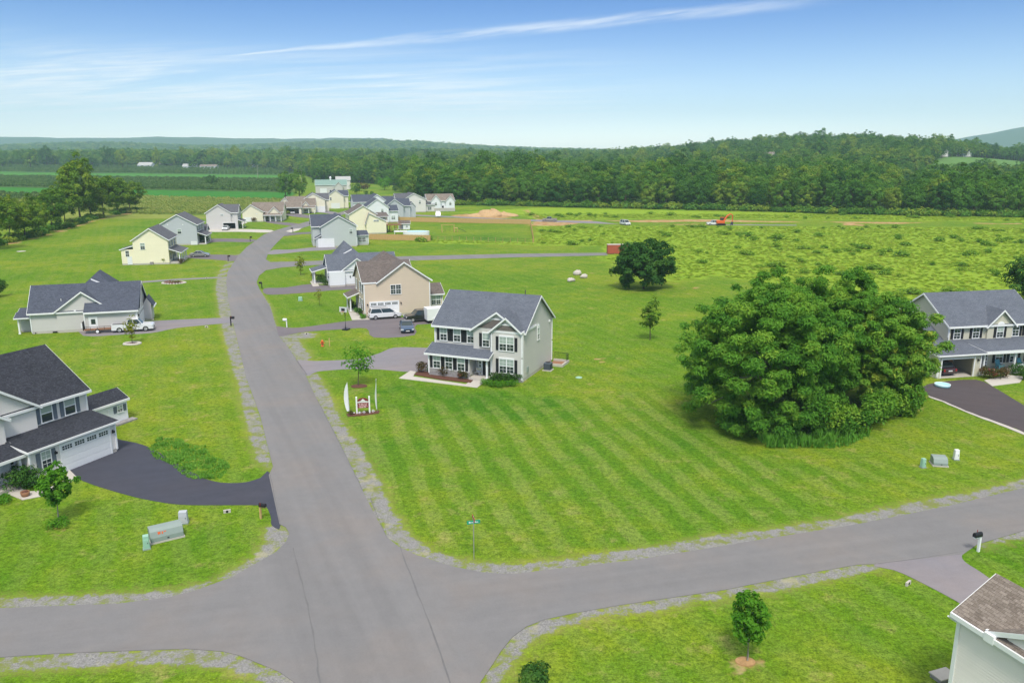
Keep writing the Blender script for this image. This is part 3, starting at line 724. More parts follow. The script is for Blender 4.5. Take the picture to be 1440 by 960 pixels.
# kinds
for i in range(5): tree_kind('wood%d' % i, 16.5, 5.6 + .5 * (i % 3), .3 + .35 * i, 'wood', 46 + 6 * i, 2600, .80, 20 + i, lump=.21 + .02 * i, core=.06, cw=.55, rag=.33, shell=.3, skirt=.72 - .12 * i)
for i in range(4): tree_kind('row%d' % i, 15, 6.0 + .5 * i, 1.9, 'row', 90, 8000, .60, 40 + i, lump=.18, r0=.28, skirt=.6, core=.08, cw=.3, rag=.45, shell=.3)
for i in range(3): tree_kind('far%d' % i, 17, 6.0, .6, 'wood', 16, 420, 1.9, 60 + i, lump=.42, nlimb=2)

# ------------------------------------------------------------------ stuff scattered with geometry nodes
def scatter(name, pts, scl, rot, idx, variants, label=None):
    me = bpy.data.meshes.new(name); me.from_pydata([tuple(p) for p in pts], [], [])
    a = me.attributes.new('scl', 'FLOAT_VECTOR', 'POINT'); a.data.foreach_set('vector', np.asarray(scl, np.float32).ravel())
    a = me.attributes.new('rot', 'FLOAT_VECTOR', 'POINT'); a.data.foreach_set('vector', np.asarray(rot, np.float32).ravel())
    a = me.attributes.new('pick', 'INT', 'POINT'); a.data.foreach_set('value', np.asarray(idx, np.int32))
    o = bpy.data.objects.new(name, me); COL.objects.link(o)
    src = bpy.data.collections.new(name + '_kinds')
    for i, v in enumerate(variants):
        ob = bpy.data.objects.new('%s_kind_%02d' % (name, i), v); src.objects.link(ob)
    ng = bpy.data.node_groups.new(name, 'GeometryNodeTree')
    ng.interface.new_socket('Geometry', in_out='INPUT', socket_type='NodeSocketGeometry'); ng.interface.new_socket('Geometry', in_out='OUTPUT', socket_type='NodeSocketGeometry')
    N = ng.nodes; gi = N.new('NodeGroupInput'); go = N.new('NodeGroupOutput'); ip = N.new('GeometryNodeInstanceOnPoints'); ci = N.new('GeometryNodeCollectionInfo')
    ci.inputs[0].default_value = src; ci.inputs['Separate Children'].default_value = True; ci.inputs['Reset Children'].default_value = True
    ip.inputs['Pick Instance'].default_value = True
    def na(nm_, ty):
        q = N.new('GeometryNodeInputNamedAttribute'); q.data_type = ty; q.inputs[0].default_value = nm_; return q.outputs[0]
    lk = ng.links.new
    lk(gi.outputs[0], ip.inputs['Points']); lk(ci.outputs[0], ip.inputs['Instance']); lk(na('pick', 'INT'), ip.inputs['Instance Index'])
    lk(na('rot', 'FLOAT_VECTOR'), ip.inputs['Rotation']); lk(na('scl', 'FLOAT_VECTOR'), ip.inputs['Scale']); lk(ip.outputs[0], go.inputs[0])
    md = o.modifiers.new('scatter', 'NODES'); md.node_group = ng
    return tag(o, kind='stuff')
def merged(crown, trunk=None):
    if trunk is None: return crown
    bm = bmesh.new(); bm.from_mesh(crown); n0 = len(bm.faces); bm.from_mesh(trunk); bm.faces.ensure_lookup_table()
    for f in bm.faces[n0:]: f.material_index = 1
    me = bpy.data.meshes.new('whole_tree'); bm.to_mesh(me); bm.free()
    me.materials.append(crown.materials[0]); me.materials.append(trunk.materials[0]); return me

rng = np.random.default_rng(11)
def in_woods(x, y, back=14):
    u = x / np.maximum(y, 1)
    return (y > front_y(u) + back) & (sdist(x, y, HILLFIELD, 20) > -2)
def jgrid(x0, x1, y0, y1, s):
    gx_, gy_ = np.meshgrid(np.arange(x0, x1, s), np.arange(y0, y1, s)); gx_ = gx_.ravel(); gy_ = gy_.ravel()
    return gx_ + rng.uniform(-.5, .5, gx_.shape) * s, gy_ + rng.uniform(-.5, .5, gx_.shape) * s
# woodland out to the knoll and the low ridge
x, y = jgrid(-1100, 1300, 360, 1450, 11.0); keep = in_woods(x, y) & (np.abs(x / y) < .82); x, y = x[keep], y[keep]
# a clearing with lawn and lone trees lies in front of the woods by the farm
s = rng.uniform(.72, 1.2, len(x)) * np.where(rng.random(len(x)) < .08, 1.3, 1.0)
dist = np.hypot(x, y)
low = (x / y > .47) & (x / y < .80) & (y > 400) & (y < 720)
s = np.where(low, s * .62, s)
scatter('woodland', np.stack([x, y, height(x, y)], 1), np.stack([s * 1.06, s * 1.06, s * rng.uniform(.8, 1.2, len(s))], 1), np.stack([0 * s, 0 * s, rng.uniform(0, 6.28, len(s))], 1),
        rng.integers(0, 5, len(s)), [merged(*TM['wood%d' % i]) for i in range(5)])
x, y = jgrid(-3200, 3200, 1450, 3900, 21); keep = (np.abs(x / y) < .80) & in_woods(x, y); x, y = x[keep], y[keep]
s = rng.uniform(1.0, 1.5, len(x))
scatter('distant_forest', np.stack([x, y, height(x, y) - 2], 1), np.stack([s * 1.5, s * 1.5, s * .95], 1), np.stack([0 * s, 0 * s, rng.uniform(0, 6.28, len(s))], 1),
        rng.integers(0, 3, len(s)), [TM['far%d' % i][0] for i in range(3)])

# front rank of the woods: trees one can tell apart, each its own thing
rr = random.Random(3)
def along(px0, px1, gap, off):
    u0, u1 = (px0 - 720) / FOCAL, (px1 - 720) / FOCAL
    u = u0; out = []
    while u < u1:
        yy = float(front_y(u)); out.append((u * (yy + off), yy + off)); u += gap * rr.uniform(.75, 1.25) / yy
    return out
spans = [(578, 850, 'leafy tree in the front rank of the woods behind the white houses and earth mound', 'front trees behind the houses'),
         (850, 1130, 'leafy tree in the front rank of the woods behind the earthworks and the digger', 'front trees behind the earthworks'),
         (1130, 1445, 'leafy tree in the front rank of the woods along the far side of the meadow', 'front trees beyond the meadow'),
         (440, 572, 'leafy tree at the edge of the woods behind the farm lawn', 'trees behind the farm lawn')]
for a, b_, lab, grp in spans:
    for off, smul in ((3, .88), (11, 1.02)):
        for (xx, yy) in along(a, b_, 9.0, off):
            s_ = smul * rr.uniform(.78, 1.12)
            put_tree('wood%d' % rr.randrange(5), 'woodland_tree', (xx + rr.uniform(-1, 1), yy + rr.uniform(-2.5, 2.5), 0), lab, 'tree', grp, rr.uniform(0, 360), s_ * rr.uniform(.88, 1.1), s_)
# brush under the wood edge
u = rng.uniform(-.13, .70, 700); yy = front_y(u) - rng.uniform(-6, 3, 700)
V, tn = leaf_cloud(np.array([(0, 0, .8), (1.0, .4, .5), (-.9, .3, .6)]), np.array([1.1, .8, .9]), [90, 60, 70], .5, rng)
BR = quads_mesh('brush_leaves', V, tn, L_['wood'])
s = rng.uniform(.6, 1.9, 700)
scatter('brush', np.stack([u * yy, yy, 0 * u], 1), np.stack([s * 1.3, s * 1.3, s], 1), np.stack([0 * s, 0 * s, s * 9], 1), np.zeros(700), [BR])

bk = np.array([G(*p) for p in ((-30, 352), (10, 342), (36, 337), (60, 330), (95, 320), (130, 309.5), (165, 301.5), (192, 297))]); n = 100
k_ = rng.uniform(0, len(bk) - 1.001, n); i_ = k_.astype(int); pb = bk[i_] + (bk[i_ + 1] - bk[i_]) * (k_ - i_)[:, None] + np.stack([rng.uniform(-5, .3, n), rng.uniform(0, 3.5, n)], 1)
s = rng.uniform(.4, 1.3, n)
scatter('hedgerow_brush', np.concatenate([pb, np.zeros((n, 1))], 1), np.stack([s * 1.2, s * 1.2, s * 1.1], 1), np.stack([0 * s, 0 * s, s * 9], 1), np.zeros(n), [BR])

# meadow weeds
V, tn = leaf_cloud(np.array([(0, 0, .25), (.5, .3, .15), (-.45, .25, .2), (.1, -.5, .15)]), np.array([.5, .4, .4, .45]), [34, 24, 24, 24], .34, rng, .6, 1.6, .2, .4)
W0 = quads_mesh('weed_leaves', V, tn, L_['weed'])
V, tn = leaf_cloud(np.array([(0, 0, .55), (.35, .2, .35), (-.3, .25, .4)]), np.array([.6, .45, .5]), [50, 30, 30], .38, rng, 1.0, .2, .2, .4)
W1 = quads_mesh('weed_leaves', V, tn, L_['clump'])
x = rng.uniform(-60, 330, 60000); y = rng.uniform(120, 345, 60000)
d = np.minimum(sdist(x, y, MEADOW, 8), sdist(x, y, MEADOW2, 8)); keep = (d < -.5) & (np.abs(x / y) < .72); x, y = x[keep], y[keep]
cl_ = np.sin(x * .11 + 1.3 * np.sin(y * .05)) + np.sin(y * .17 + x * .04) + rng.normal(0, .7, len(x))
keep = cl_ > -9; x, y, cl_ = x[keep], y[keep], cl_[keep]; n = min(len(x), 17000); x, y, cl_ = x[:n], y[:n], cl_[:n]
pk = (rng.random(n) < np.where(cl_ > 1.0, .04, .004)).astype(int)
s = rng.uniform(.28, .62, n) * np.where(pk == 1, 1.6, 1) * np.where(pk == 1, rng.uniform(.9, 2.0, n), 1.0)
scatter('meadow_weeds', np.stack([x, y, 0 * x], 1), np.stack([s * 1.2 * np.where(pk == 1, rng.uniform(.8, 2.2, n), 1), s * 1.2 * np.where(pk == 1, rng.uniform(.8, 2.2, n), 1), s * .8], 1), np.stack([0 * s, 0 * s, rng.uniform(0, 6.28, n)], 1), pk, [W0, W1])
# crop rows and orchard rows on the left
V, tn = leaf_cloud(np.array([(0, 0, .9), (0, 1.2, .8), (0, -1.2, .85)]), np.array([.9, .9, .9]), [60, 60, 60], .6, rng, 1.0, .3, .3, .3)
CR = quads_mesh('crop_leaves', V, tn, L_['crop'])
V, tn = leaf_cloud(np.array([(0, 0, 2.2), (.8, .5, 1.7), (-.7, .6, 1.8), (.1, -.8, 1.7)]), np.array([1.3, 1.1, 1.1, 1.1]), [60, 45, 45, 45], .75, rng)
OR_ = quads_mesh('orchard_leaves', V, tn, L_['orch'])
def rows(a, b_, gap, step_, xr):
    P = []
    for k_ in np.arange(a, b_, gap):
        for xx in np.arange(xr[0], xr[1], step_):
            yy = k_ - 60 - .35 * xx
            if yy > 300 and abs(xx / yy) < .75 and xx / yy < -.275: P.append((xx + rng.normal() * .3, yy + rng.normal() * .3))
    return np.array(P)
P = rows(352, 466, 5.0, 3.2, (-420, -70)); n = len(P); s = rng.uniform(.7, 1.15, n)
keep = P[:, 1] > 345; P, s = P[keep], s[keep]; n = len(P)
scatter('crop_rows', np.concatenate([P, np.zeros((n, 1))], 1), np.stack([s * 1.3, s * 1.3, s], 1), np.stack([0 * s, 0 * s, rng.uniform(0, .6, n)], 1), np.zeros(n), [CR])
P = np.concatenate([rows(552, 752, 11, 4.2, (-600, -100)), rows(905, 1250, 14, 5.5, (-900, -150)), rows(352, 460, 14, 5, (-600, -262))]); n = len(P); s = rng.uniform(.8, 1.25, n)
scatter('orchard_rows', np.stack([P[:, 0], P[:, 1], height(P[:, 0], P[:, 1])], 1), np.stack([s, s, s * .95], 1), np.stack([0 * s, 0 * s, rng.uniform(0, 6.28, n)], 1), np.zeros(n), [OR_])
# ------------------------------------------------------------------ houses
def pt(face, c, u, z, d):
    return {'f': (u, c - d, z), 'b': (u, c + d, z), 'r': (c + d, u, z), 'l': (c - d, u, z)}[face]
def fbox(mb, face, c, u0, u1, z0, z1, d0, d1, mi=0):
    if face == 'f': mb.box(u0, u1, c - d1, c - d0, z0, z1, mi)
    elif face == 'b': mb.box(u0, u1, c + d0, c + d1, z0, z1, mi)
    elif face == 'r': mb.box(c + d0, c + d1, u0, u1, z0, z1, mi)
    else: mb.box(c - d1, c - d0, u0, u1, z0, z1, mi)
class House:
    def __init__(s, name, label, x, y, th, sid, roof, cat='house', trim='white'):
        s.root = empty(name, (x, y, 0), th, label, cat); s.sid = M[sid]; s.rm = M[roof]; s.trim = M[trim]
        s.walls = MB(); s.found = MB(); s.corner = MB()
    def part(s, mb, name, m_, parent=None, label=None, bevel=0):
        o = mb.build(name, m_, parent or s.root, bevel); return tag(o, label)
    def done(s):
        if s.walls.v: s.part(s.walls, 'wall', s.sid)
        if s.found.v: s.part(s.found, 'foundation', M['concrete'])
        if s.corner.v: s.part(s.corner, 'corner_board', s.trim)
        return s.root
    def block(s, x0, x1, y0, y1, z0, z1, base=.35):
        s.walls.box(x0, x1, y0, y1, z0 + (base if z0 == 0 else 0), z1)
        if z0 == 0 and base > 0: s.found.box(x0 + .02, x1 - .02, y0 + .02, y1 - .02, 0, base + .01)
    def corners(s, pts, z0, z1, t=.07):
        for x, y in pts: mb = MB(); mb.box(x - t, x + t, y - t, y + t, z0, z1); s.part(mb, 'corner_board', s.trim)
    def roofv(s, x0, x1, y0, y1, he, hr, axis='x', ov=(.35, .35), rake=.3, mid=.5, t=.15, r=None, ends=(1, 1), z1=None):
        """Gable roof over a rectangle: two slopes, white rake boards and eave gutters."""
        a0, a1, c0, c1 = (x0, x1, y0, y1) if axis == 'x' else (y0, y1, x0, x1)
        ova, ovb = ov if isinstance(ov, tuple) else (ov, ov)
        cm = c0 + (c1 - c0) * mid; hb = he if z1 is None else z1
        s1, s2 = (hr - he) / (cm - c0), (hr - hb) / (c1 - cm)
        lo = [(c0 - ova, he - s1 * ova + .012), (cm, hr + .012), (c1 + ovb, hb - s2 * ovb + .012)]
        up = [(p, z + t) for p, z in lo]
        r0, r1 = (rake * ends[0], rake * ends[1])
        mb = MB(); mb.prism(lo + up[::-1], a0 - r0, a1 + r1, axis)
        o = s.part(mb, 'roof', r or s.rm)
        tr = MB()
        low = [(p, z - .10) for p, z in lo]; hi = [(p, z - .025) for p, z in up]
        for e, k_ in ((a0 - r0 - .045, ends[0]), (a1 + r1, ends[1])):
            if k_: tr.prism([low[0], low[1], hi[1], hi[0]], e, e + .045, axis); tr.prism([low[1], low[2], hi[2], hi[1]], e, e + .045, axis)
        for (p, z), sg in ((lo[0], -1), (lo[2], 1)):
            q = sorted((p, p + sg * .10))
            if axis == 'x': tr.box(a0 - r0, a1 + r1, q[0], q[1], z - .07, z + t - .01)
            else: tr.box(q[0], q[1], a0 - r0, a1 + r1, z - .07, z + t - .01)
        s.part(tr, 'fascia', s.trim, o)
        return o
    def gable(s, x0, x1, y0, y1, z0, he, hr, axis='x', base=.35, mid=.5, **kw):
        zb = z0 + (base if z0 == 0 else 0)
        if axis == 'x': s.walls.prism([(y0, zb), (y0, he), (y0 + (y1 - y0) * mid, hr), (y1, he), (y1, zb)], x0, x1, 'x')
        else: s.walls.prism([(x0, zb), (x0, he), (x0 + (x1 - x0) * mid, hr), (x1, he), (x1, zb)], y0, y1, 'y')
        if z0 == 0 and base > 0: s.found.box(x0 + .02, x1 - .02, y0 + .02, y1 - .02, 0, base + .01)
        return s.roofv(x0, x1, y0, y1, he, hr, axis, mid=mid, **kw)
    def hip(s, x0, x1, y0, y1, he, hr, rx0, rx1, ry0, ry1, ov=.3, t=.14):
        a = [(x0 - ov, y0 - ov), (x1 + ov, y0 - ov), (x1 + ov, y1 + ov), (x0 - ov, y1 + ov)]
        mb = MB(); mb.add([(*p, he - .1) for p in a] + [(*p, he - .1 + t) for p in a] + [(rx0, ry0, hr), (rx1, ry1, hr)],
                          [(3, 2, 1, 0), (0, 1, 5, 4), (1, 2, 6, 5), (2, 3, 7, 6), (3, 0, 4, 7)] + ([(4, 5, 9, 8), (5, 6, 9), (6, 7, 8, 9), (7, 4, 8)] if rx0 != rx1 else [(4, 5, 8), (5, 6, 9, 8), (6, 7, 9), (7, 4, 8, 9)]))
        o = s.part(mb, 'roof', s.rm)
        tr = MB()
        for i in range(4):
            p, q = a[i], a[(i + 1) % 4]; e = .03
            tr.box(min(p[0], q[0]) - e, max(p[0], q[0]) + e, min(p[1], q[1]) - e, max(p[1], q[1]) + e, he - .2, he - .11)
        s.part(tr, 'fascia', s.trim, o); return o
    def lean(s, x0, x1, y0, y1, zlo, zhi, side='f', t=.13, ov=.3, end=.25, fas=.16, r=None):
        """Single slope roof; 'f' low at y0, 'b' low at y1, 'r' low at x1, 'l' low at x0."""
        if side in 'fb':
            yl, yh = (y0 - ov, y1) if side == 'f' else (y1 + ov, y0); sl_ = (zhi - zlo) / (y1 - y0); zl = zlo - sl_ * ov
            prof = [(yl, zl), (yh, zhi), (yh, zhi + t), (yl, zl + t)]; a = (x0 - end, x1 + end); ax = 'x'
        else:
            xl, xh = (x1 + ov, x0) if side == 'r' else (x0 - ov, x1); sl_ = (zhi - zlo) / (x1 - x0); zl = zlo - sl_ * ov
            prof = [(xl, zl), (xh, zhi), (xh, zhi + t), (xl, zl + t)]; a = (y0 - end, y1 + end); ax = 'y'
        mb = MB(); mb.prism(prof, *a, ax); o = s.part(mb, 'porch_roof' if fas > .2 else 'roof', r or s.rm)
        tr = MB(); e = -.07 if prof[0][0] < prof[1][0] else .07
        q = sorted((prof[0][0], prof[0][0] + e))
        if ax == 'x': tr.box(a[0], a[1], q[0], q[1], zl + t - .02 - fas, zl + t - .02)
        else: tr.box(q[0], q[1], a[0], a[1], zl + t - .02 - fas, zl + t - .02)
        pr = [(p, z - .09 if i < 2 else z - .03) for i, (p, z) in enumerate(prof)]
        tr.prism(pr, a[0] - .04, a[0], ax); tr.prism(pr, a[1], a[1] + .04, ax)
        s.part(tr, 'fascia', s.trim, o); return o
    def window(s, face, c, u, z, w_, h, cols=1, shut=None, grid=True, arch=False, head=0.0, frame=None):
        fr = MB(); k = .075; x0, x1, z0, z1 = u - w_ / 2, u + w_ / 2, z, z + h
        fbox(fr, face, c, x0 - k, x0, z0, z1, 0, .06); fbox(fr, face, c, x1, x1 + k, z0, z1, 0, .06)
        fbox(fr, face, c, x0 - k - .03, x1 + k + .03, z0 - .08, z0, 0, .085); fbox(fr, face, c, x0 - k, x1 + k, z1, z1 + .08 + head, 0, .07)
        zm = (z0 + z1) / 2
        for i in range(cols):
            a, b_ = x0 + w_ / cols * i, x0 + w_ / cols * (i + 1)
            if i: fbox(fr, face, c, a - .05, a + .05, z0, z1, 0, .055)
            fbox(fr, face, c, a + (.05 if i else 0), b_ - (.05 if i < cols - 1 else 0), zm - .035, zm + .035, 0, .05)
            if grid:
                n = 2 if (b_ - a) < 1.0 else 3
                for j in range(1, n):
                    xx = a + (b_ - a) * j / n; fbox(fr, face, c, xx - .013, xx + .013, z0, zm - .035, 0, .034); fbox(fr, face, c, xx - .013, xx + .013, zm + .035, z1, 0, .034)
                for q in (.25, .75): fbox(fr, face, c, a + .05, b_ - .05, z0 + h * q - .013, z0 + h * q + .013, 0, .031)
        if arch:
            mb2 = [(u + math.cos(t) * (w_ / 2 + k), z1 + .08 + math.sin(t) * (w_ / 2 + k)) for t in np.linspace(0, math.pi, 13)]
            V = [pt(face, c, a, b_, 0) for a, b_ in mb2] + [pt(face, c, a, b_, .066) for a, b_ in mb2]; n = len(mb2)
            fr.add(V, [list(range(n)), list(range(2 * n - 1, n - 1, -1))] + [(i, (i + 1) % n, n + (i + 1) % n, n + i) for i in range(n)])
        o = s.part(fr, 'window', frame or s.trim)
        pn = MB(); fbox(pn, face, c, x0, x1, z0, zm, 0, .016, 0); fbox(pn, face, c, x0, x1, zm, z1, 0, .022, 1)
        s.part(pn, 'pane', [M['glass'], M['blind'] if (int(u * 7 + z * 3) % 3) else M['glass']], o)
        if shut:
            for sg in (-1, 1):
                sh = MB(); cx = u + sg * (w_ / 2 + k + .21)
                fbox(sh, face, c, cx - .17, cx + .17, z0 - .02, z1 + .02, .002, .045)
                fbox(sh, face, c, cx - .12, cx + .12, z0 + .08, zm - .05, .045, .055); fbox(sh, face, c, cx - .12, cx + .12, zm + .05, z1 - .08, .045, .055)
                s.part(sh, 'shutter', M[shut])
        return o
    def garage_door(s, face, c, u0, u1, h=2.25, lites=True, col='white_door'):
        fr = MB()
        fbox(fr, face, c, u0 - .12, u0, .02, h, 0, .055); fbox(fr, face, c, u1, u1 + .12, .02, h, 0, .055); fbox(fr, face, c, u0 - .12, u1 + .12, h, h + .14, 0, .06)
        o = s.part(fr, 'garage_frame', s.trim)
        d = MB(); n = 4; ph = (h - .02) / n
        for i in range(n):
            fbox(d, face, c, u0, u1, .02 + ph * i + .008, .02 + ph * (i + 1) - .008, 0, .03)
            if not (lites and i == n - 1):
                m_ = max(2, round((u1 - u0) / .62))
                for j in range(m_): fbox(d, face, c, u0 + (u1 - u0) * (j + .12) / m_, u0 + (u1 - u0) * (j + .88) / m_, .02 + ph * i + .1, .02 + ph * (i + 1) - .1, .03, .036)
        o = s.part(d, 'garage_door', M[col])
        if lites:
            g_ = MB(); bars = MB(); m_ = 4 if u1 - u0 > 3.4 else 2; z0, z1 = .02 + ph * (n - 1) + .12, h - .12
            for j in range(m_):
                a, b_ = u0 + (u1 - u0) * (j + .12) / m_, u0 + (u1 - u0) * (j + .88) / m_
                fbox(g_, face, c, a, b_, z0, z1, .03, .035)
                for q in (.25, .5, .75): fbox(bars, face, c, a + (b_ - a) * q - .02, a + (b_ - a) * q + .02, z0, z1, .035, .042)
                fbox(bars, face, c, a, b_, (z0 + z1) / 2 - .015, (z0 + z1) / 2 + .015, .035, .040)
            q = s.part(g_, 'pane', M['glass'], o); s.part(bars, 'grille', s.trim, o)
        return o
    def door(s, face, c, u, z0=.35, w_=.95, h=2.05, col='black', lite=False, side=None):
        fr = MB(); fbox(fr, face, c, u - w_ / 2 - .1, u - w_ / 2, z0, z0 + h, 0, .06); fbox(fr, face, c, u + w_ / 2, u + w_ / 2 + .1, z0, z0 + h, 0, .06); fbox(fr, face, c, u - w_ / 2 - .1, u + w_ / 2 + .1, z0 + h, z0 + h + .12, 0, .065)
        s.part(fr, 'door_frame', s.trim)
        d = MB(); fbox(d, face, c, u - w_ / 2, u + w_ / 2, z0, z0 + h, 0, .03)
        for q in (-1, 1):
            for a, b_ in ((.1, .45), (.55, .9)): fbox(d, face, c, u + q * w_ * .23 - w_ * .16, u + q * w_ * .23 + w_ * .16, z0 + h * a, z0 + h * b_, .03, .04)
        o = s.part(d, 'door', M[col])
        hd = MB(); hd.blob(pt(face, c, u + w_ * .38, z0 + h * .47, .07), .04, .04, .04, nu=8, nv=6); s.part(hd, 'handle', M['metal'], o)
        if lite:
            g_ = MB(); fbox(g_, face, c, u - w_ * .3, u + w_ * .3, z0 + h * .52, z0 + h * .9, .041, .046)
            s.part(g_, 'pane', M['glass'], o)
        if side is not None:
            for sgn in side:
                cu = u + sgn * (w_ / 2 + .1 + .2); sf = MB(); fbox(sf, face, c, cu - .2, cu + .2, z0, z0 + h + .12, 0, .05)
                q = s.part(sf, 'sidelight', s.trim); g_ = MB()
                for i in range(5): fbox(g_, face, c, cu - .11, cu + .11, z0 + .1 + i * .4, z0 + .42 + i * .4, .05, .056)
                s.part(g_, 'pane', M['glass'], q)
        return o
    def column(s, x, y, z0, z1, r=.1):
        mb = MB(); mb.box(x - r, x + r, y - r, y + r, z0 + .15, z1 - .12); mb.box(x - r - .04, x + r + .04, y - r - .04, y + r + .04, z0, z0 + .15); mb.box(x - r - .04, x + r + .04, y - r - .04, y + r + .04, z1 - .12, z1)
        s.part(mb, 'column', s.trim)
    def spout(s, x, y, z1, face='f'):
        mb = MB(); o = {'f': (0, -.05), 'r': (.05, 0), 'l': (-.05, 0)}[face]
        mb.tube([(x + o[0], y + o[1], .1), (x + o[0], y + o[1], z1)], .04, 6); s.part(mb, 'downspout', s.trim)
    def wall_lamp(s, face, c, u, z):
        mb = MB(); fbox(mb, face, c, u - .06, u + .06, z, z + .3, 0, .05); fbox(mb, face, c, u - .09, u + .09, z + .06, z + .24, .05, .2); s.part(mb, 'wall_lamp', M['black'])
    def vent(s, face, c, u, z, w_=.4, h=.5, col='white'):
        mb = MB(); fbox(mb, face, c, u - w_ / 2, u + w_ / 2, z, z + h, 0, .05)
        for i in range(5): fbox(mb, face, c, u - w_ / 2 + .05, u + w_ / 2 - .05, z + .06 + i * (h - .1) / 5, z + .06 + (i + .5) * (h - .1) / 5, .05, .07)
        s.part(mb, 'vent', M[col])
    def stack(s, x, y, z0, z1, m_='dark_metal', r=.05):
        mb = MB(); mb.tube([(x, y, z0), (x, y, z1)], r, 8); mb.tube([(x, y, z0), (x, y, z0 + .12)], r * 2.2, 8); s.part(mb, 'vent_pipe', M[m_])
    def hollow(s, x0, x1, y0, y1, h, u0, u1, top):
        """A garage one can see into: walls, floor and lid round an open doorway on the y0 side."""
        t = .16
        s.walls.box(x0, u0, y0, y0 + t, 0, h); s.walls.box(u1, x1, y0, y0 + t, 0, h); s.walls.box(u0, u1, y0, y0 + t, top, h)
        s.walls.box(x0, x0 + t, y0 + t, y1, 0, h); s.walls.box(x1 - t, x1, y0 + t, y1, 0, h); s.walls.box(x0 + t, x1 - t, y1 - t, y1, 0, h)
        fl = MB(); fl.box(x0 + t, x1 - t, y0 + .02, y1 - t, 0, .045); s.part(fl, 'garage_floor', M['concrete'])
        ce = MB(); ce.box(x0 + t, x1 - t, y0 + t, y1 - t, h - .12, h - .02); s.part(ce, 'garage_ceiling', M['dim'])
        fr = MB(); fbox(fr, 'f', y0, u0 - .14, u0, .02, top, 0, .05); fbox(fr, 'f', y0, u1, u1 + .14, .02, top, 0, .05); fbox(fr, 'f', y0, u0 - .14, u1 + .14, top, top + .16, 0, .055); s.part(fr, 'garage_frame', s.trim)

# --- the grey two storey house in the middle of the picture
h = House('detached_house', 'grey two storey house with charcoal roof, black shutters and twin front gables', -9.18, 90.54, -22.1, 'sid_clay', 'roof_blue')
h.gable(0, 11.2, .5, 9.8, 0, 5.75, 8.95, 'x')                     # main block
h.block(5.9, 11.17, .02, 1.2, 0, 5.6, .36); h.gable(5.15, 11.12, .02, 5.0, 3.0, 5.7, 7.75, 'y', ends=(1, 0), ov=(.3, .0))
h.gable(7.5, 11.19, -.25, 4.2, 0, 5.7, 7.25, 'y', ends=(1, 0), base=.37, ov=(.3, .02))
h.block(0.02, 5.2, -1.25, .6, 0, 2.9, .38)                         # ground floor bay
h.lean(-.1, 7.45, -1.3, .5, 2.75, 3.45, 'f', end=.3, fas=.22)
for a, b_, y in ((.04, 5.22, -1.31), (7.49, 11.2, -.31)): mb = MB(); mb.box(a, b_, y, y + .07, .1, .85); h.part(mb, 'stone_veneer', M['stone'])
mb = MB()
for c_, a, b_, z0, z1, y in ((8.155, 5.6, 10.7, 5.9, 7.2, .01), (9.355, 8.0, 10.7, 5.85, 6.75, -.26)):
    mb.prism([(a, z0), (b_, z0), (c_ + .5, z1 - .3), (c_ - .5, z1 - .3)], y - .03, y - .002, 'y')
h.part(mb, 'gable_shakes', M['shake'])
mb = MB()
for c_, w_, z0, y in ((8.155, 1.0, 7.0, .01), (9.355, .95, 6.50, -.26)): mb.box(c_ - w_, c_ + w_, y - .06, y - .031, z0 - .07, z0 + .07)
mb.box(7.5, 11.2, -.29, -.252, 5.55, 5.72); h.part(mb, 'band_board', M['white'])
for u in (1.1, 2.85, 4.6): h.window('f', .5, u, 3.9, .82, 1.5, 1, 'black', head=.12)
h.window('f', .02, 6.72, 3.75, .78, 1.5, 1, 'black', head=.12)
h.window('f', -.25, 9.35, 3.55, 1.7, 1.55, 2, 'black', head=.12); h.window('f', -.25, 9.35, .98, 1.7, 1.55, 2, 'black', head=.12)
for u in (1.05, 2.6, 4.15): h.window('f', -1.25, u, 1.0, .85, 1.6, 1, 'black', head=.05)
h.door('f', .02, 6.75, .35, .95, 2.05, 'black', side=(-1,))
mb = MB(); ring = [(6.75 + .25 * math.cos(t), -.075, 1.75 + .25 * math.sin(t)) for t in np.linspace(0, 6.283, 17)]; mb.tube(ring, .065, 6); h.part(mb, 'wreath', L_['bronze'])
mb = MB(); mb.box(5.2, 7.5, -1.5, .5, 0, .33); h.part(mb, 'porch_floor', M['concrete'])
h.column(7.36, -1.2, .33, 2.66)
h.corners([(.0, .5), (11.2, -.25), (11.2, 9.8), (7.5, -.25), (0.02, -1.25)], .3, 5.5 if 0 else 2.7); h.corners([(0, .5), (11.2, -.25), (7.5, -.25), (11.2, 9.8)], 2.9, 5.5)
h.spout(11.25, -.15, 5.5, 'r')
o = h.window('r', 11.2, 5.0, 3.9, .62, 1.35, 1, None, arch=True)
mb = MB(); fbox(mb, 'r', 11.2, 8.6, 8.85, 5.3, 5.5, 0, .15); h.part(mb, 'flood_light', M['white'])
mb = MB(); fbox(mb, 'r', 11.2, 1.2, 1.5, .9, 1.5, 0, .16); h.part(mb, 'meter_box', M['grey_box'])
h.stack(9.2, 5.9, 8.2, 9.5); h.window('l', 0, 3.5, 3.9, .8, 1.4); h.garage_door('l', 0, 4.6, 9.2)
h.done()

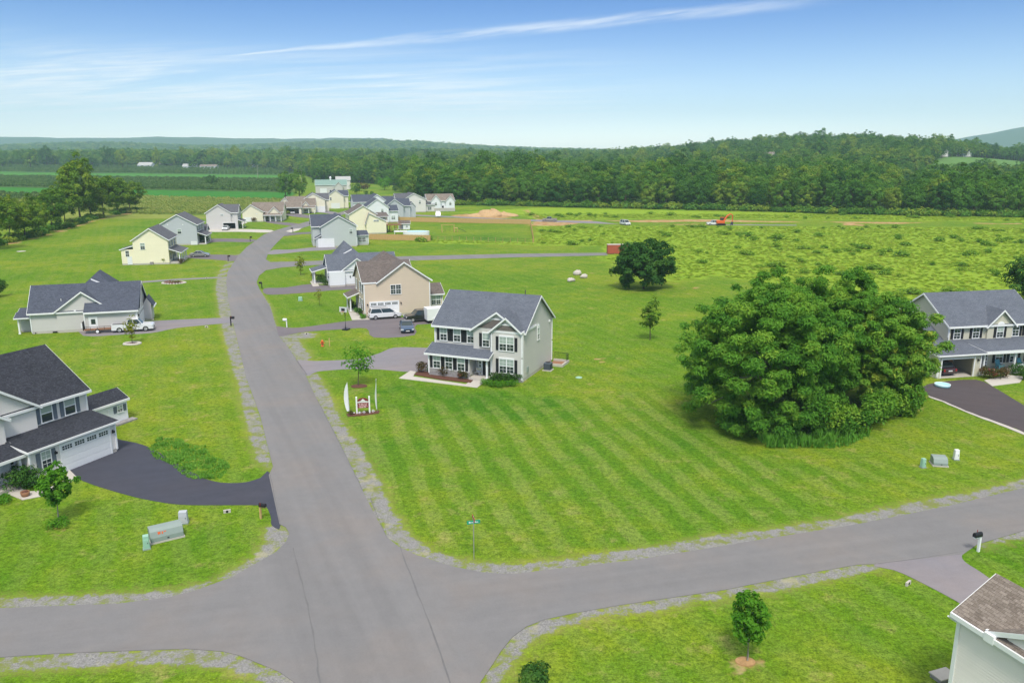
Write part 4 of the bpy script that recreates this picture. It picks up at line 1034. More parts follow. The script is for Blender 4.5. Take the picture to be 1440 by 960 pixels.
# --- grey house at the lower left
h = House('detached_house', 'pale grey house with near black roof and slate blue shutters beside the black drive', -39.65, 60.0, 66.5, 'sid_pale', 'roof_black')
h.gable(-9, 6.7, 0, 9.4, 0, 5.25, 8.55, 'x')
h.gable(-5.6, 1.9, -.25, 4.5, 3.3, 5.2, 7.75, 'y', ends=(1, 0)); h.gable(-5.6, -1.2, -.85, 1.0, 0, 5.1, 6.5, 'y', ends=(1, 0), base=.36)
h.block(-1.1, 6.69, -3.1, .1, 0, 2.8, .3); h.lean(-1.1, 6.7, -3.1, 0, 2.72, 3.22, 'f')
h.block(-5.2, -1.12, -1.6, .05, 0, 2.7, .3); h.lean(-5.4, -1.2, -2.6, -1.1, 2.55, 3.1, 'f', end=.05, fas=.22)
for u in (.8, 2.95, 5.1): h.window('f', 0, u, 3.5, .95, 1.45, 1, 'slate', grid=False)
h.window('f', -3.1, .25, .95, .75, 1.35, 1, 'slate'); h.garage_door('f', -3.1, 1.55, 6.1, 2.3)
h.wall_lamp('f', -3.1, 1.05, 1.75); h.wall_lamp('f', -3.1, 6.45, 1.75)
mb = MB(); ring = [(-1.85 + .45 * math.cos(t), -.27, 6.2 + .45 * math.sin(t)) for t in np.linspace(0, 6.283, 9)[:-1]]; mb.add(ring + [(a, b_ - .08, c_) for a, b_, c_ in ring], [list(range(8)), list(range(15, 7, -1))] + [(i, (i + 1) % 8, 8 + (i + 1) % 8, 8 + i) for i in range(8)]); h.part(mb, 'gable_vent', M['white'])
h.column(-1.5, -2.5, .3, 2.5, .09); h.column(-4.9, -2.5, .3, 2.5, .09); h.door('f', -1.6, -2.3, .3, .95, 2.0, 'white_door', side=(1,))
mb = MB(); mb.box(-5.3, -1.12, -2.75, -1.6, 0, .28); h.part(mb, 'porch_floor', M['concrete'])
h.corners([(6.7, 0)], 3.0, 5.1); h.corners([(-1.1, -3.1), (6.7, -3.1), (-1.2, -.85)], .25, 2.7); h.spout(6.72, -.02, 5.1, 'r'); h.spout(6.74, -3.0, 2.7, 'r'); h.spout(-1.15, -3.12, 2.6)
h.done()
# --- white shed beside it
sx, sy = G(181, 589.5)
h = House('garden_shed', 'white garden shed with black roof and tiny shuttered window behind the bottom left house', sx, sy, 66.5, 'sid_white', 'roof_black', 'shed')
h.gable(-6.0, 0, 0, 2.6, 0, 2.15, 2.9, 'x', base=.12, ov=.2, rake=.15)
h.window('f', 0, -.85, 1.05, .5, .62, 1, 'slate'); h.door('f', 0, -2.9, .12, 1.3, 1.9, 'white_door')
mb = MB(); mb.box(-1.9, .4, -.75, -.02, 0, .14); h.part(mb, 'ramp', M['stone']); h.done()

# --- long low grey house on the left (and its white twin across the road)
def ranch(name, label, x, y, th, sid, roof, W, xg, yg, gw, he, hr, shed_w=0):
    h = House(name, label, x, y, th, sid, roof)
    h.gable(0, W, 0, 8.2, 0, he, hr, 'x', mid=.46)
    h.gable(xg - gw, xg + gw, -.22, 4.0, 0, he, he + gw * .74, 'y', ends=(1, 0), base=.36)
    h.block(xg + .3, W - .02, yg, .3, 0, he - .3, .34)
    sl_ = (hr - he) / (8.2 * .46)
    mb = MB(); yl = yg - .35; zl = he - .28; yr = 8.2 * .46; zt = hr + .02
    lo = [(yl, zl + .03), (yr, zt + .03), (yr, zt + .19), (yl, zl + .19)]; mb.prism(lo, xg + .28, W + .3, 'x'); o = h.part(mb, 'roof', h.rm)
    tr = MB(); tr.box(xg + .28, W + .3, yl - .1, yl, zl - .04, zl + .18); h.part(tr, 'fascia', h.trim, o)
    h.walls.prism([(yg, he - .3), (yr - .3, he - .3), (yr - .3, zt - .2), (yg, zl + .02 + .35 * (zt - zl) / (yr - yl))], xg + .3, W - .02, 'x')
    return h
h = ranch('detached_house', 'long low grey house with charcoal roof, white pickup and trailer parked along its wall', -68.5, 111.0, 17.7, 'sid_grey', 'roof_dark', 14.1, 6.9, -1.7, 3.5, 3.15, 6.3)
h.hip(3.4, 11.8, 6.0, 14.5, 3.1, 7.4, 7.7, 7.7, 9.2, 11.5); h.block(3.6, 11.6, 8.0, 14.2, 0, 3.05)
mb = MB(); mb.prism([(7.2, 6.75), (9.2, 5.7), (9.2, 5.5), (7.2, 6.55)], 6.2, 6.35, 'y'); h.part(mb, 'rake_board', M['white'])
h.door('f', -1.7, 8.3, .25, .95, 1.95, 'white_door', lite=True)
h.gable(-1.9, 0, 2.0, 6.5, 0, 2.4, 3.0, 'x', base=.2, ends=(1, 0)); h.column(-1.7, .6, 0, 2.3); h.lean(-1.9, 0, .5, 2.0, 2.35, 2.8, 'f')
h.wall_lamp('r', 14.08, -.6, 1.9); h.garage_door('r', 14.08, .9, 5.7, 2.3); h.gable(14.1, 15.2, 5.6, 8.4, 0, 2.6, 3.5, 'y', ends=(0, 1), base=.3)
mb = MB(); fbox(mb, 'f', 0, .35, .5, .05, .2, 0, .1); fbox(mb, 'f', 0, 2.6, 3.2, .02, .22, 0, .08); h.part(mb, 'crawl_vent', M['black']); h.stack(3.9, 1.3, 4.0, 4.7, 'white'); h.stack(2.5, 2.6, 5.1, 5.35); h.stack(3.3, 2.6, 5.1, 5.35)
mb = MB(); fbox(mb, 'f', -.22, 5.7, 5.95, 3.0, 3.2, 0, .1); h.part(mb, 'flood_light', M['white'])
h.corners([(0, 0), (14.08, -1.7), (7.2, -1.7)], .3, 2.7); h.spout(.02, 0, 3.0); h.spout(13.98, -1.72, 2.6)
h.done()
h = ranch('detached_house', 'low white house with charcoal roof between the beige house and the side road', -35.4, 153.0, 19.0, 'sid_white', 'roof_blue', 13.2, 5.4, -.9, 2.9, 3.1, 5.7)
h.hip(1.2, 9.2, 6.0, 15, 3.0, 7.6, 4.6, 4.6, 10.5, 12.0); h.block(1.4, 9.0, 8.0, 14.8, 0, 3.0)
mb = MB(); mb.prism([(3.0, 5.35), (5.3, 6.5), (5.3, 6.3), (3.0, 5.15)], 5.7, 5.85, 'y'); h.part(mb, 'rake_board', M['white'])
h.door('f', -.9, 5.9, .25, .9, 1.9, 'white_door', lite=True); h.wall_lamp('f', -.22, 4.0, 1.7); h.wall_lamp('l', 0, .7, 1.6)
h.block(-.02, 2.9, -.9, .2, 0, 2.95, .34)
h.lean(-2.6, 0, 4.0, 8.5, 2.5, 3.2, 'l', fas=.2)
for yy in (4.2, 6.2, 8.2): h.column(-2.4, yy, .1, 2.4)
mb = MB(); mb.box(-2.6, 0, 3.9, 8.6, 0, .12); h.part(mb, 'porch_floor', M['concrete']); h.garage_door('l', 0, 1.2, 3.4, 2.2); h.door('l', 0, 6.2, .2, .9, 2.0, 'black')
h.corners([(0, -.9)], .3, 2.8)
h.done()

# --- beige house
h = House('detached_house', 'beige two storey house with brown roof and white minivan in front of its garage', -23.2, 123.0, 20.3, 'sid_beige', 'roof_brown')
h.gable(0, 8.0, .12, 8.0, 0, 5.6, 8.2, 'x'); h.gable(2.3, 10.5, -.42, 9, 0, 5.6, 8.45, 'y', base=.36)
h.hip(.8, 10.0, 5.5, 12.0, 5.6, 9.3, 5.2, 5.2, 8.0, 9.4); h.block(.9, 9.9, 8.0, 11.8, 0, 5.6)
h.block(0, 2.3, -.415, .12, 0, 5.2, .34); h.window('f', -.42, 5.0, 3.55, 1.6, 1.4, 2); h.garage_door('f', -.42, .85, 5.35, 2.35); h.wall_lamp('f', -.42, .45, 1.9); h.wall_lamp('f', -.42, 5.75, 1.9)
for yy in (1.4, 3.2, 6.4): h.window('l', 0, yy, 3.7, .85, 1.5, 1, 'black')
for yy in (1.6, 3.6): h.window('l', 0, yy, 1.0, .9, 1.6, 1, 'black')
h.door('l', 0, 6.2, .4, .95, 2.0, 'black'); h.lean(-1.6, 0, 4.6, 8.2, 2.6, 3.2, 'l', fas=.2); h.column(-1.4, 4.8, .2, 2.5); h.column(-1.4, 8.0, .2, 2.5)
mb = MB(); mb.box(-1.6, 0, 4.6, 8.2, 0, .22); h.part(mb, 'porch_floor', M['concrete'])
h.gable(10.4, 13.3, 2.2, 7.0, 0, 2.75, 4.0, 'x', ends=(0, 1)); h.window('f', 2.2, 12.2, .95, 1.5, 1.4, 2)
h.corners([(0, -.41), (10.5, -.42), (13.3, 2.2)], .3, 2.6); h.corners([(0, -.41), (10.5, -.42)], 2.6, 5.2)
h.done()

# --- house on the right with the open garage
h = House('detached_house', 'sage two storey house with charcoal roof and open garage, far right behind the big trees', 52.1, 92.7, 11.8, 'sid_sage', 'roof_blue')
h.gable(0, 12.5, 0, 9.2, 0, 5.15, 8.2, 'x')
h.gable(5.15, 8.65, -.25, 4.0, 3.0, 5.1, 6.75, 'y', ends=(1, 0))
h.hollow(-4.4, 1.15, -4.1, -.05, 2.75, -3.95, .25, 2.2)
h.gable(-4.4, 0, 0.0, 7.5, 0, 2.7, 4.9, 'x', ends=(1, 0), base=.3, mid=.5)
h.block(1.2, 12.5, -2.0, .1, 0, 2.75, .3)
h.lean(-4.45, 1.4, -4.15, 0, 2.72, 3.25, 'f', end=.3); h.lean(1.75, 12.7, -3.9, 0, 2.82, 3.26, 'f', end=.05, fas=.34)
for u, sh in ((1.15, 1), (3.75, 1), (6.9, 1), (9.35, 1), (11.2, 1)):
    if u == 6.9: h.window('f', -.25, u, 3.5, .85, 1.35, 1, 'black', arch=True)
    else: h.window('f', 0, u, 3.5, .85, 1.4, 1, 'black')
h.door('f', -2.0, 3.0, .3, .95, 2.05, 'black', side=(-1, 1)); h.window('f', -2.0, 5.6, .85, .95, 1.4, 1, 'black'); h.window('f', -2.0, 7.6, .85, .95, 1.4, 1, 'black'); h.window('f', -2.0, 10, .85, .95, 1.4, 1, 'black')
mb = MB(); mb.box(1.2, 12.6, -3.95, -2.0, 0, .28); h.part(mb, 'porch_floor', M['concrete'])
for u in (1.9, 6.1, 9.8): h.column(u, -3.75, .28, 2.72)
mb = MB(); mb.box(6.2, 9.7, -3.79, -3.71, .95, 1.03); mb.box(6.2, 9.7, -3.79, -3.71, .35, .41)
for i in range(24): mb.box(6.3 + i * .14, 6.34 + i * .14, -3.77, -3.73, .41, .95)
h.part(mb, 'railing', M['white'])
h.wall_lamp('f', -4.1, .75, 1.8); h.corners([(0, 0)], 3.7, 5.0); h.corners([(-4.4, -4.1), (1.15, -4.1)], .2, 2.6); h.spout(.0, -.02, 5.0); h.spout(-4.42, -4.05, 2.6, 'l'); h.done()

# --- corner of the house at the bottom right, with real clapboards on the wall facing the drone
h = House('detached_house', 'stone grey clapboard house corner with brown tabbed roof at the bottom right', 19.75, 31.35, -71.0, 'sid_stone', 'roof_tan')
h.gable(0, 10, 0, 4.1, 0, 5.42, 6.66, 'x', base=.3, ov=.3, rake=.22)
h.walls.prism([(1.75, 5.4), (9.2, 5.4), (5.5, 7.3)], -.02, 2.2, 'y'); h.roofv(1.62, 9.35, -.02, 2.4, 5.42, 7.4, 'y', ov=.12, rake=.22, ends=(1, 0))
lp = MB(); hgt_ = .14
for i in range(36):
    z0 = .35 + i * hgt_; lp.prism([(-.004, z0), (-.056, z0), (-.008, z0 + hgt_ - .004), (-.004, z0 + hgt_ - .004)], .06, 10, 'x')
for i in range(13):
    z0 = .35 + (36 + i) * hgt_; a = 1.75 + (z0 + hgt_ - 5.4) * 1.95; b_ = 9.2 - (z0 + hgt_ - 5.4) * 1.95
    if b_ - a > .3: lp.prism([(-.024, z0), (-.076, z0), (-.028, z0 + hgt_ - .004), (-.024, z0 + hgt_ - .004)], max(a, .06), b_, 'x')
h.part(lp, 'clapboard', M['sid_stone']); h.corners([(0, 0)], .2, 5.2, .09); h.spout(-.05, .1, 5.1, 'l')
mb = MB(); mb.box(1.5, 1.95, -.42, -.02, 5.12, 5.5); h.part(mb, 'eave_return', M['white']); mb = MB(); mb.tube([(-.3, -.38, 5.15), (-.3, -.2, 5.0), (-.1, -.05, 4.9)], .045, 6); h.part(mb, 'gutter_elbow', M['white'])
h.done()
# ------------------------------------------------------------------ the houses along the road into the distance
# --- pale yellow house
h = House('detached_house', 'pale yellow two storey house with grey roof and porch left of the bend', -87.5, 183.9, 12.6, 'sid_yellow', 'roof_grey')
h.gable(0, 7.6, 0, 11.0, 0, 5.75, 8.3, 'y'); h.block(-2.7, 0, .3, 5.0, 0, 3.6); h.lean(-2.7, 0, .3, 5.0, 3.6, 4.4, 'l', end=.2)
h.lean(7.6, 10.0, 0.4, 9.5, 2.65, 3.5, 'r', fas=.22); mb = MB(); mb.box(7.6, 10.0, .4, 9.6, 0, .4); h.part(mb, 'porch_floor', M['concrete'])
for yy in (.6, 3.5, 6.4, 9.3): h.column(9.8, yy, .4, 2.55, .12)
h.window('f', 0, 2.1, 3.6, .9, 1.4); h.window('f', .3, -1.4, 2.0, .7, 1.3); h.door('f', .3, -1.0, .1, .85, 1.75, 'white_door')
for yy in (2.2, 5.2, 8.4): h.window('r', 7.6, yy, 3.8, .9, 1.4, 1, 'black')
for yy in (2.0, 7.6): h.window('r', 7.6, yy, 1.0, .9, 1.4, 1, 'black')
h.door('r', 7.6, 4.9, .4); mb = MB(); fbox(mb, 'f', 0, 3.4, 4.1, .02, .65, 0, .5); h.part(mb, 'bulkhead', M['stone']); h.done()
# --- blue grey house
h = House('detached_house', 'blue grey two storey house with plain gable and one dark window behind the yellow house', -99.0, 224.6, 10.8, 'sid_blue', 'roof_grey')
h.gable(0, 10, 0, 11.2, 0, 5.7, 8.5, 'y'); h.window('f', 0, 5.35, 3.25, 1.0, 1.2, grid=False); h.garage_door('f', 0, 8.3, 9.7, .9, False); h.vent('f', 0, 2.4, 5.6, .3, .25); h.vent('f', 0, 6.4, 5.6, .3, .25)
h.lean(10, 12.2, .6, 8.5, 2.6, 3.4, 'r', fas=.22)
for yy in (.8, 4.5, 8.3): h.column(12.0, yy, .2, 2.5, .13)
mb = MB(); mb.box(10, 12.2, .5, 8.6, 0, .25); h.part(mb, 'porch_floor', M['concrete'])
for yy in (2.0, 5.2, 8.6): h.window('r', 10, yy, 3.8, .95, 1.4, 1, 'black')
h.door('r', 10, 4.4, .3); h.window('r', 10, 7.0, .9, 1.4, 1.4, 2); h.gable(7.0, 10.4, 11.3, 16.0, 0, 3.0, 4.6, 'x', ends=(0, 1)); h.done()
# --- pale house with an open garage
h = House('detached_house', 'light grey two storey house with open dark garage and white car on its concrete drive', -104.2, 273.7, 11, 'sid_grey', 'roof_grey')
h.gable(0, 8.0, .04, 9.5, 2.45, 5.6, 8.2, 'y'); h.gable(4.5, 10.2, .6, 9.5, 2.45, 5.6, 8.0, 'x', ends=(0, 1)); h.hollow(0, 10.2, 0, 9.4, 2.46, 5.4, 9.4, 2.1)
h.window('f', .04, 5.2, 4.6, .9, .55, 2, grid=False); h.garage_door
for yy in (1.8, 4.6, 7.4): h.window('r', 10.2, yy, 3.7, .9, 1.4, 1, 'black'); h.window('r', 10.2, yy, .9, .9, 1.4, 1, 'black')
h.lean(10.2, 11.8, 1, 7, 2.5, 3.1, 'r', fas=.2); h.column(11.6, 1.2, .1, 2.4); h.column(11.6, 6.8, .1, 2.4); h.done()
# --- two tan single storey houses
h = House('detached_house', 'tan single storey house with plain gable, left of the open garage holding a car', -102.1, 304.6, 8, 'sid_cream', 'roof_tan')
h.gable(0, 7.6, 0, 8, 0, 3.8, 6.4, 'y', mid=.42); h.gable(3.0, 14.5, 3.0, 12, 0, 3.6, 6.8, 'x'); h.gable(9.4, 13.6, 1.2, 8, 0, 3.3, 5.4, 'y', ends=(1, 0))
h.lean(7.7, 14.4, -.6, 3.0, 2.5, 3.4, 'f', fas=.22)
for u in (8.2, 10.2, 12.2, 14.2): h.column(u, -.4, .1, 2.4, .12)
h.window('f', 1.2, 10.6, .9, 1.5, 1.4, 2); h.window('f', 3.0, 8.6, .9, .8, 1.4); h.garage_door('f', 0, .7, 3.2, 1.6, False); h.vent('f', 0, 5.2, 2.8, .4, .3); h.done()
gx_, gy_ = G(399, 301.5)
h = House('detached_house', 'tan single storey house with an open garage holding a white car', gx_, gy_, 14, 'sid_cream', 'roof_tan')
h.hollow(0, 7.4, 0, 6.5, 3.0, 1.0, 6.4, 2.45); h.roofv(0, 7.4, 0, 6.5, 3.0, 5.0, 'x'); h.walls.prism([(0, 3.0), (6.5, 3.0), (3.25, 5.0)], 0.01, 7.39, 'x')
h.gable(-2.6, 3.2, 6.6, 15.5, 0, 3.4, 6.6, 'y', mid=.55); h.gable(1.5, 13.4, 6.7, 15.5, 0, 3.3, 6.9, 'x'); h.gable(7.6, 11.0, 4.0, 9.0, 0, 3.1, 5.0, 'y', ends=(1, 0))
h.lean(7.5, 13.0, 1.5, 4.0, 2.5, 3.1, 'f', fas=.2); h.window('f', 4.0, 9.3, .9, 1.3, 1.4, 2)
for u in (8.0, 10.4, 12.8): h.column(u, 1.7, .1, 2.4, .12)
h.done()
# --- white house with two garage doors, then a taller one beyond
h = House('detached_house', 'cream two storey house with two white garage doors side by side', -92.0, 355.4, 15, 'sid_cream', 'roof_grey')
h.gable(0, 9.4, 0, 10, 0, 5.6, 8.3, 'y', mid=.46); h.garage_door('f', 0, 3.9, 6.4, 2.5, False); h.garage_door('f', 0, 6.7, 9.2, 2.5, False); h.window('f', 0, 4.3, 3.9, .7, 1.3)
for yy in (1.8, 4.6, 7.4): h.window('r', 9.4, yy, 3.7, 1.0, 1.4, 1, 'black'); h.window('r', 9.4, yy, .9, 1.0, 1.4, 1, 'black')
h.gable(4.0, 11.2, 3, 9, 0, 5.5, 7.9, 'x', ends=(0, 1)); h.done()
gx_, gy_ = G(461.5, 293.5)
h = House('detached_house', 'cream and blue two storey house with dark roof in front of the green roofed barn', gx_, gy_, 15, 'sid_cream', 'roof_dark')
h.gable(0, 7.4, 0, 9.5, 0, 6.0, 8.6, 'y'); h.garage_door('f', 0, 1.6, 5.4, 2.4, False); h.window('f', 0, 1.4, 3.9, .7, 1.3); h.gable(5.0, 9.6, 1.6, 9, 0, 5.9, 8.2, 'x', ends=(0, 1))
for yy in (2.6, 5.0, 7.4): h.window('r', 9.6, yy, 3.8, .9, 1.4, 1, 'slate'); h.window('r', 9.6, yy, .9, .9, 1.4, 1, 'slate')
h.lean(9.6, 11.4, 1.8, 8, 2.6, 3.2, 'r', fas=.2); h.column(11.2, 2, .1, 2.5, .13); h.column(11.2, 7.8, .1, 2.5, .13); h.done()
gx_, gy_ = G(444, 272.5)
h = House('barn', 'long grey barn with a pale green metal roof on the farm behind the houses', gx_, gy_, 12, 'sid_clay', 'steel_roof', 'barn')
h.gable(0, 20, 0, 12, 0, 5.6, 8.6, 'x', base=.2, mid=.5); h.gable(12, 17.5, -2.5, 6, 0, 4.6, 7.4, 'y', ends=(1, 0), base=.2); h.garage_door('f', 0, 3, 7, 3.2, False); h.door('f', 0, 9.5, .2)
mb = MB(); mb.box(9.2, 10.2, 5.5, 6.5, 8.4, 9.4); mb.lathe([(.6, 0), (.75, .5), (.5, 1.1), (.1, 1.5)], (9.7, 6, 9.4), 10); h.part(mb, 'cupola', M['white']); h.done()
gx_, gy_ = G(462, 268)
h = House('barn', 'white roofed farm building beyond the green roofed barn', gx_ , gy_ + 12, 12, 'sid_pale', 'steel_roof', 'barn')
h.rm = M['pale_roof']; h.gable(3, 13, 0, 8, 0, 7.0, 9.2, 'x', base=.2); h.window('f', 0, 6, 2, 1.4, 1.4); h.done()

# --- right of the road
h = House('detached_house', 'sea grey two storey house with charcoal roof and white garage door beside the bend', -52.4, 219.7, 16.5, 'sid_sea', 'roof_dark')
h.gable(0, 9.6, 0, 11, 0, 5.7, 8.5, 'y', mid=.5); h.gable(-2.2, 6, 3.0, 11.5, 0, 5.6, 8.4, 'x', ends=(1, 0)); h.block(-1.5, 0, .04, 5, 0, 2.6); h.lean(-1.5, 0, .04, 5.2, 2.5, 3.3, 'l', end=.2)
h.garage_door('f', 0, -.85, 3.3, 2.3, False); h.window('f', 0, 8.05, 3.6, .8, 1.2); h.block(9.6, 13.1, 3.0, 8, 0, 2.8); h.lean(9.6, 13.1, 3.0, 8, 2.75, 3.6, 'f', end=.2); h.window('f', 3.0, 11.3, .9, 2.0, 1.2, 2)
for yy in (5.0, 9.0): h.window('l', -2.2, yy, 3.8, .9, 1.4, 1, 'black'); h.window('l', -2.2, yy, .9, .9, 1.4, 1, 'black')
h.corners([(0, 0), (9.6, 0), (13.1, 3.0)], .3, 2.6); h.done()
h = House('detached_house', 'pale yellow two storey house with white sunroom and raised deck inside the picket fence', -52.0, 256.8, 18, 'sid_yellow', 'roof_brown')
h.gable(0, 8.6, 0, 11, 0, 6.4, 9.0, 'y', mid=.52); h.gable(5.2, 11.6, -.9, 6, 0, 4.0, 6.6, 'y', mid=.15, ends=(1, 0)); h.window('f', -.9, 8.4, 4.0, 1.6, .45, 2, grid=False)
h.block(8.7, 13.2, 6.0, 11, 0, 5.0); h.lean(8.7, 13.4, 5.6, 11, 5.0, 5.9, 'f', end=.2)
for u in (9.6, 10.9, 12.2): h.window('f', 6.0, u, 3.0, .8, 1.6, 1)
mb = MB(); mb.box(11.7, 17.2, 2.6, 5.9, 2.25, 2.45)
for u in (11.9, 13.7, 15.5, 17.0):
    for v in (2.8, 5.7): mb.box(u - .09, u + .09, v - .09, v + .09, 0, 2.25)
mb.box(11.7, 17.2, 2.6, 2.68, 3.25, 3.35); mb.box(17.12, 17.2, 2.6, 5.9, 3.25, 3.35)
for i in range(28): mb.box(11.75 + i * .2, 11.81 + i * .2, 2.61, 2.67, 2.45, 3.25)
h.part(mb, 'deck', M['deck']); h.done()
gx_, gy_ = G(532, 315.5)
h = House('detached_house', 'white two storey house with charcoal roof close behind the yellow house', gx_ - 5, gy_ + 4, 18, 'sid_white', 'roof_dark')
h.gable(0, 8.4, 0, 9.0, 0, 5.9, 8.9, 'y'); h.gable(5.0, 12.0, 1.0, 8, 0, 4.4, 6.2, 'x', ends=(0, 1)); h.window('f', 0, 6.0, 3.9, .8, 1.3); h.window('f', 1.0, 10.2, 1.2, 1.3, 1.3, 2); h.done()
gx_, gy_ = G(514, 303)
h = House('detached_house', 'white two storey house with long charcoal roof, second row behind the yellow house', gx_, gy_, 18, 'sid_white', 'roof_dark')
h.gable(1, 9.4, 0, 10.0, 0, 5.6, 8.6, 'y'); h.gable(-4.6, 6, 2.0, 11, 0, 5.5, 8.2, 'x', ends=(1, 0)); h.gable(5, 13, 3.0, 11, 0, 4.8, 7.4, 'x', ends=(0, 1)); h.window('f', 0, 5.2, 3.7, 1.0, 1.4); h.done()
h = House('detached_house', 'blue grey house with charcoal cross roof behind the end of the wooden fence', -49.9, 320.4, 18, 'sid_blue', 'roof_dark')
h.gable(0, 6.8, 0, 10, 0, 5.1, 7.6, 'y', mid=.48); h.gable(3.6, 9.8, 1.4, 8.5, 0, 5.0, 7.5, 'x', ends=(0, 1)); h.gable(9.4, 12.2, 2.4, 8, 0, 4.6, 6.2, 'y', base=.3); h.window('f', 0, 4.6, .9, 1.0, .5, 1, grid=False); h.window('r', 12.2, 5, 3.2, .9, 1.3); h.spout(9.4, 1.38, 4.8); h.done()
h = House('detached_house', 'light grey two storey gabled house joined to the white house by a low wing', -47.6, 354.2, 20, 'sid_pale', 'roof_grey')
h.gable(0, 10, 0, 10, 0, 5.7, 8.3, 'y', mid=.47); h.gable(-2.5, 4, 3.5, 10, 0, 5.6, 8.0, 'x', ends=(1, 0)); h.window('f', 0, 7.3, 3.8, .8, 1.3); h.gable(10, 14.6, 2.0, 8, 0, 3.2, 4.9, 'x', ends=(0, 0)); h.window('f', 2.0, 12.2, .8, 1.6, 1.4, 2); h.done()
gx_, gy_ = G(602, 297.5)
h = House('detached_house', 'white house with twin front gables and brown roof beside the earth mound', gx_, gy_, 18, 'sid_white', 'roof_tan')
h.gable(0, 12.2, 0, 9.0, 0, 4.8, 7.4, 'x'); h.gable(1.2, 5.6, -1.0, 5, 0, 4.7, 7.2, 'y', ends=(1, 0)); h.gable(8.0, 12.1, -.8, 5, 0, 4.7, 6.9, 'y', ends=(1, 0))
h.window('f', -1.0, 3.4, 2.8, .9, 1.3); h.window('f', -.8, 10.1, 2.8, .9, 1.3); h.door('f', 0, 6.8, .4); h.door('r', 12.2, 2.0, .2, 1.0, 2.0); mb = MB(); mb.box(0, 12.22, -1.02, 9.02, 0, 1.5); h.part(mb, 'foundation', M['concrete']); h.done()
# --- roofs among the trees beyond the fields
for i, (px, py, W, D, he, hr, th, sid, rf, lab) in enumerate([
    (74, 238, 26, 14, 4, 8, 5, 'sid_cream', 'pale_roof', 'long low building with pale roof among the trees beyond the orchard, leftmost'),
    (140, 236, 22, 16, 5, 11, 12, 'sid_cream', 'roof_tan', 'tan gabled house among the trees beyond the orchard'),
    (194, 241, 22, 12, 4, 8, -8, 'sid_white', 'pale_roof', 'low white roofed building at the far edge of the orchard'),
    (224, 240, 26, 10, 4, 7, 0, 'sid_clay', 'roof_tan', 'long low tan building at the far edge of the orchard'),
    (257, 242, 20, 12, 3.5, 7, 6, 'sid_white', 'pale_roof', 'small white roofed building right of the long tan one by the orchard'),
    (281, 242, 24, 10, 3.5, 6, 0, 'sid_white', 'roof_tan', 'low pale building right of the small white roofed one by the orchard'),
    (350, 242, 18, 14, 6, 12, 20, 'sid_white', 'roof_grey', 'white farmhouse with steep gable at the far end of the orchard rows')]):
    gx_, gy_ = G(px, py); h = House('farm_building', lab, gx_, gy_, th, sid, rf, 'building'); h.root.location.z = float(height(gx_, gy_))
    h.gable(0, W, 0, D, 0, he, hr, 'x'); h.window('f', 0, W * .25, 1.2, 1.6, 1.6, 2); h.window('f', 0, W * .7, 1.2, 1.6, 1.6, 2); h.door('f', 0, W * .5, .35); h.done()
for px, Yd, W, lab, rf, sid, th, up in ((1062, 850, 16, 'brown roofed cream house half way up the wooded knoll', 'roof_tan', 'sid_cream', 8, 9), (1304, 905, 10, 'tiny white house at the top of the hill field, left one', 'roof_grey', 'sid_pale', -10, 1), (1338, 930, 12, 'small white house at the top of the hill field, right one', 'roof_grey', 'sid_pale', 15, 1)):
    X_ = (px - 720) / FOCAL * Yd; zz = float(height(X_, Yd)); h = House('hill_house', lab, X_, Yd, th, sid, rf); h.root.location.z = zz
    h.gable(0, W, 0, 10, 0, 5 + up, 8.5 + up, 'x'); h.gable(W * .5, W * .9, -1.2, 5, 0, 5 + up, 7.4 + up, 'y', ends=(1, 0)); h.window('f', 0, W * .25, 2.6 + up, 1.6, 1.4, 2); h.window('f', 0, W * .38, 2.6 + up, 1.2, 1.4); h.door('f', 0, W * .1, .35); h.done()
# ------------------------------------------------------------------ trees standing on their own
# the great clump on the lawn
rng = np.random.default_rng(77)
tree_kind('bigA', 13.2, 9.0, 0.8, 'big', 560, 190000, .34, 101, r0=.34, lump=.088, zsq=.7, rag=.27, aspect=.32, shell=.15, nlimb=16, flat=.05, skirt=.93, core=.12, cw=.08, bark='bark_pale')
tree_kind('bigB', 13.4, 8.0, 1.0, 'big', 480, 165000, .34, 102, r0=.32, lump=.094, zsq=.7, rag=.27, aspect=.32, shell=.15, nlimb=16, flat=.05, skirt=.85, core=.12, cw=.08, bark='bark_pale')
tree_kind('bigC', 10.6, 5.6, 0.6, 'bigy', 260, 92000, .34, 103, r0=.24, lump=.115, zsq=.7, rag=.27, aspect=.32, shell=.15, nlimb=12, flat=.05, skirt=.85, core=.12, cw=.08, bark='bark_pale')
put_tree('bigA', 'walnut_tree', (24.6, 74.8, 0), 'huge dense green tree on the mown lot, left half of the big clump')
put_tree('bigB', 'walnut_tree', (33.2, 79.4, 0), 'huge dense green tree in the middle of the big clump, behind the other two')
put_tree('bigC', 'walnut_tree', (36.7, 78.0, 0), 'yellow tinged tree at the right end of the big clump, reaching over the open garage')
n = 70; t_ = rng.uniform(3.3, 6.1, n); rr_ = rng.uniform(.72, 1.0, n)
cx_ = 29.5 + 12.0 * np.cos(t_) * rr_ * math.cos(R(24)) - 8.2 * np.sin(t_) * rr_ * math.sin(R(24)); cy_ = 77.0 + 12.0 * np.cos(t_) * rr_ * math.sin(R(24)) + 8.2 * np.sin(t_) * rr_ * math.cos(R(24))
V, tn = leaf_cloud(np.stack([cx_, cy_, rng.uniform(.4, 2.2, n)], 1), rng.uniform(.6, 1.5, n), rng.integers(300, 800, n), .3, rng, .9)
ug = bpy.data.objects.new('undergrowth', quads_mesh('undergrowth', V, tn, L_['big'])); COL.objects.link(ug); tag(ug, kind='stuff')
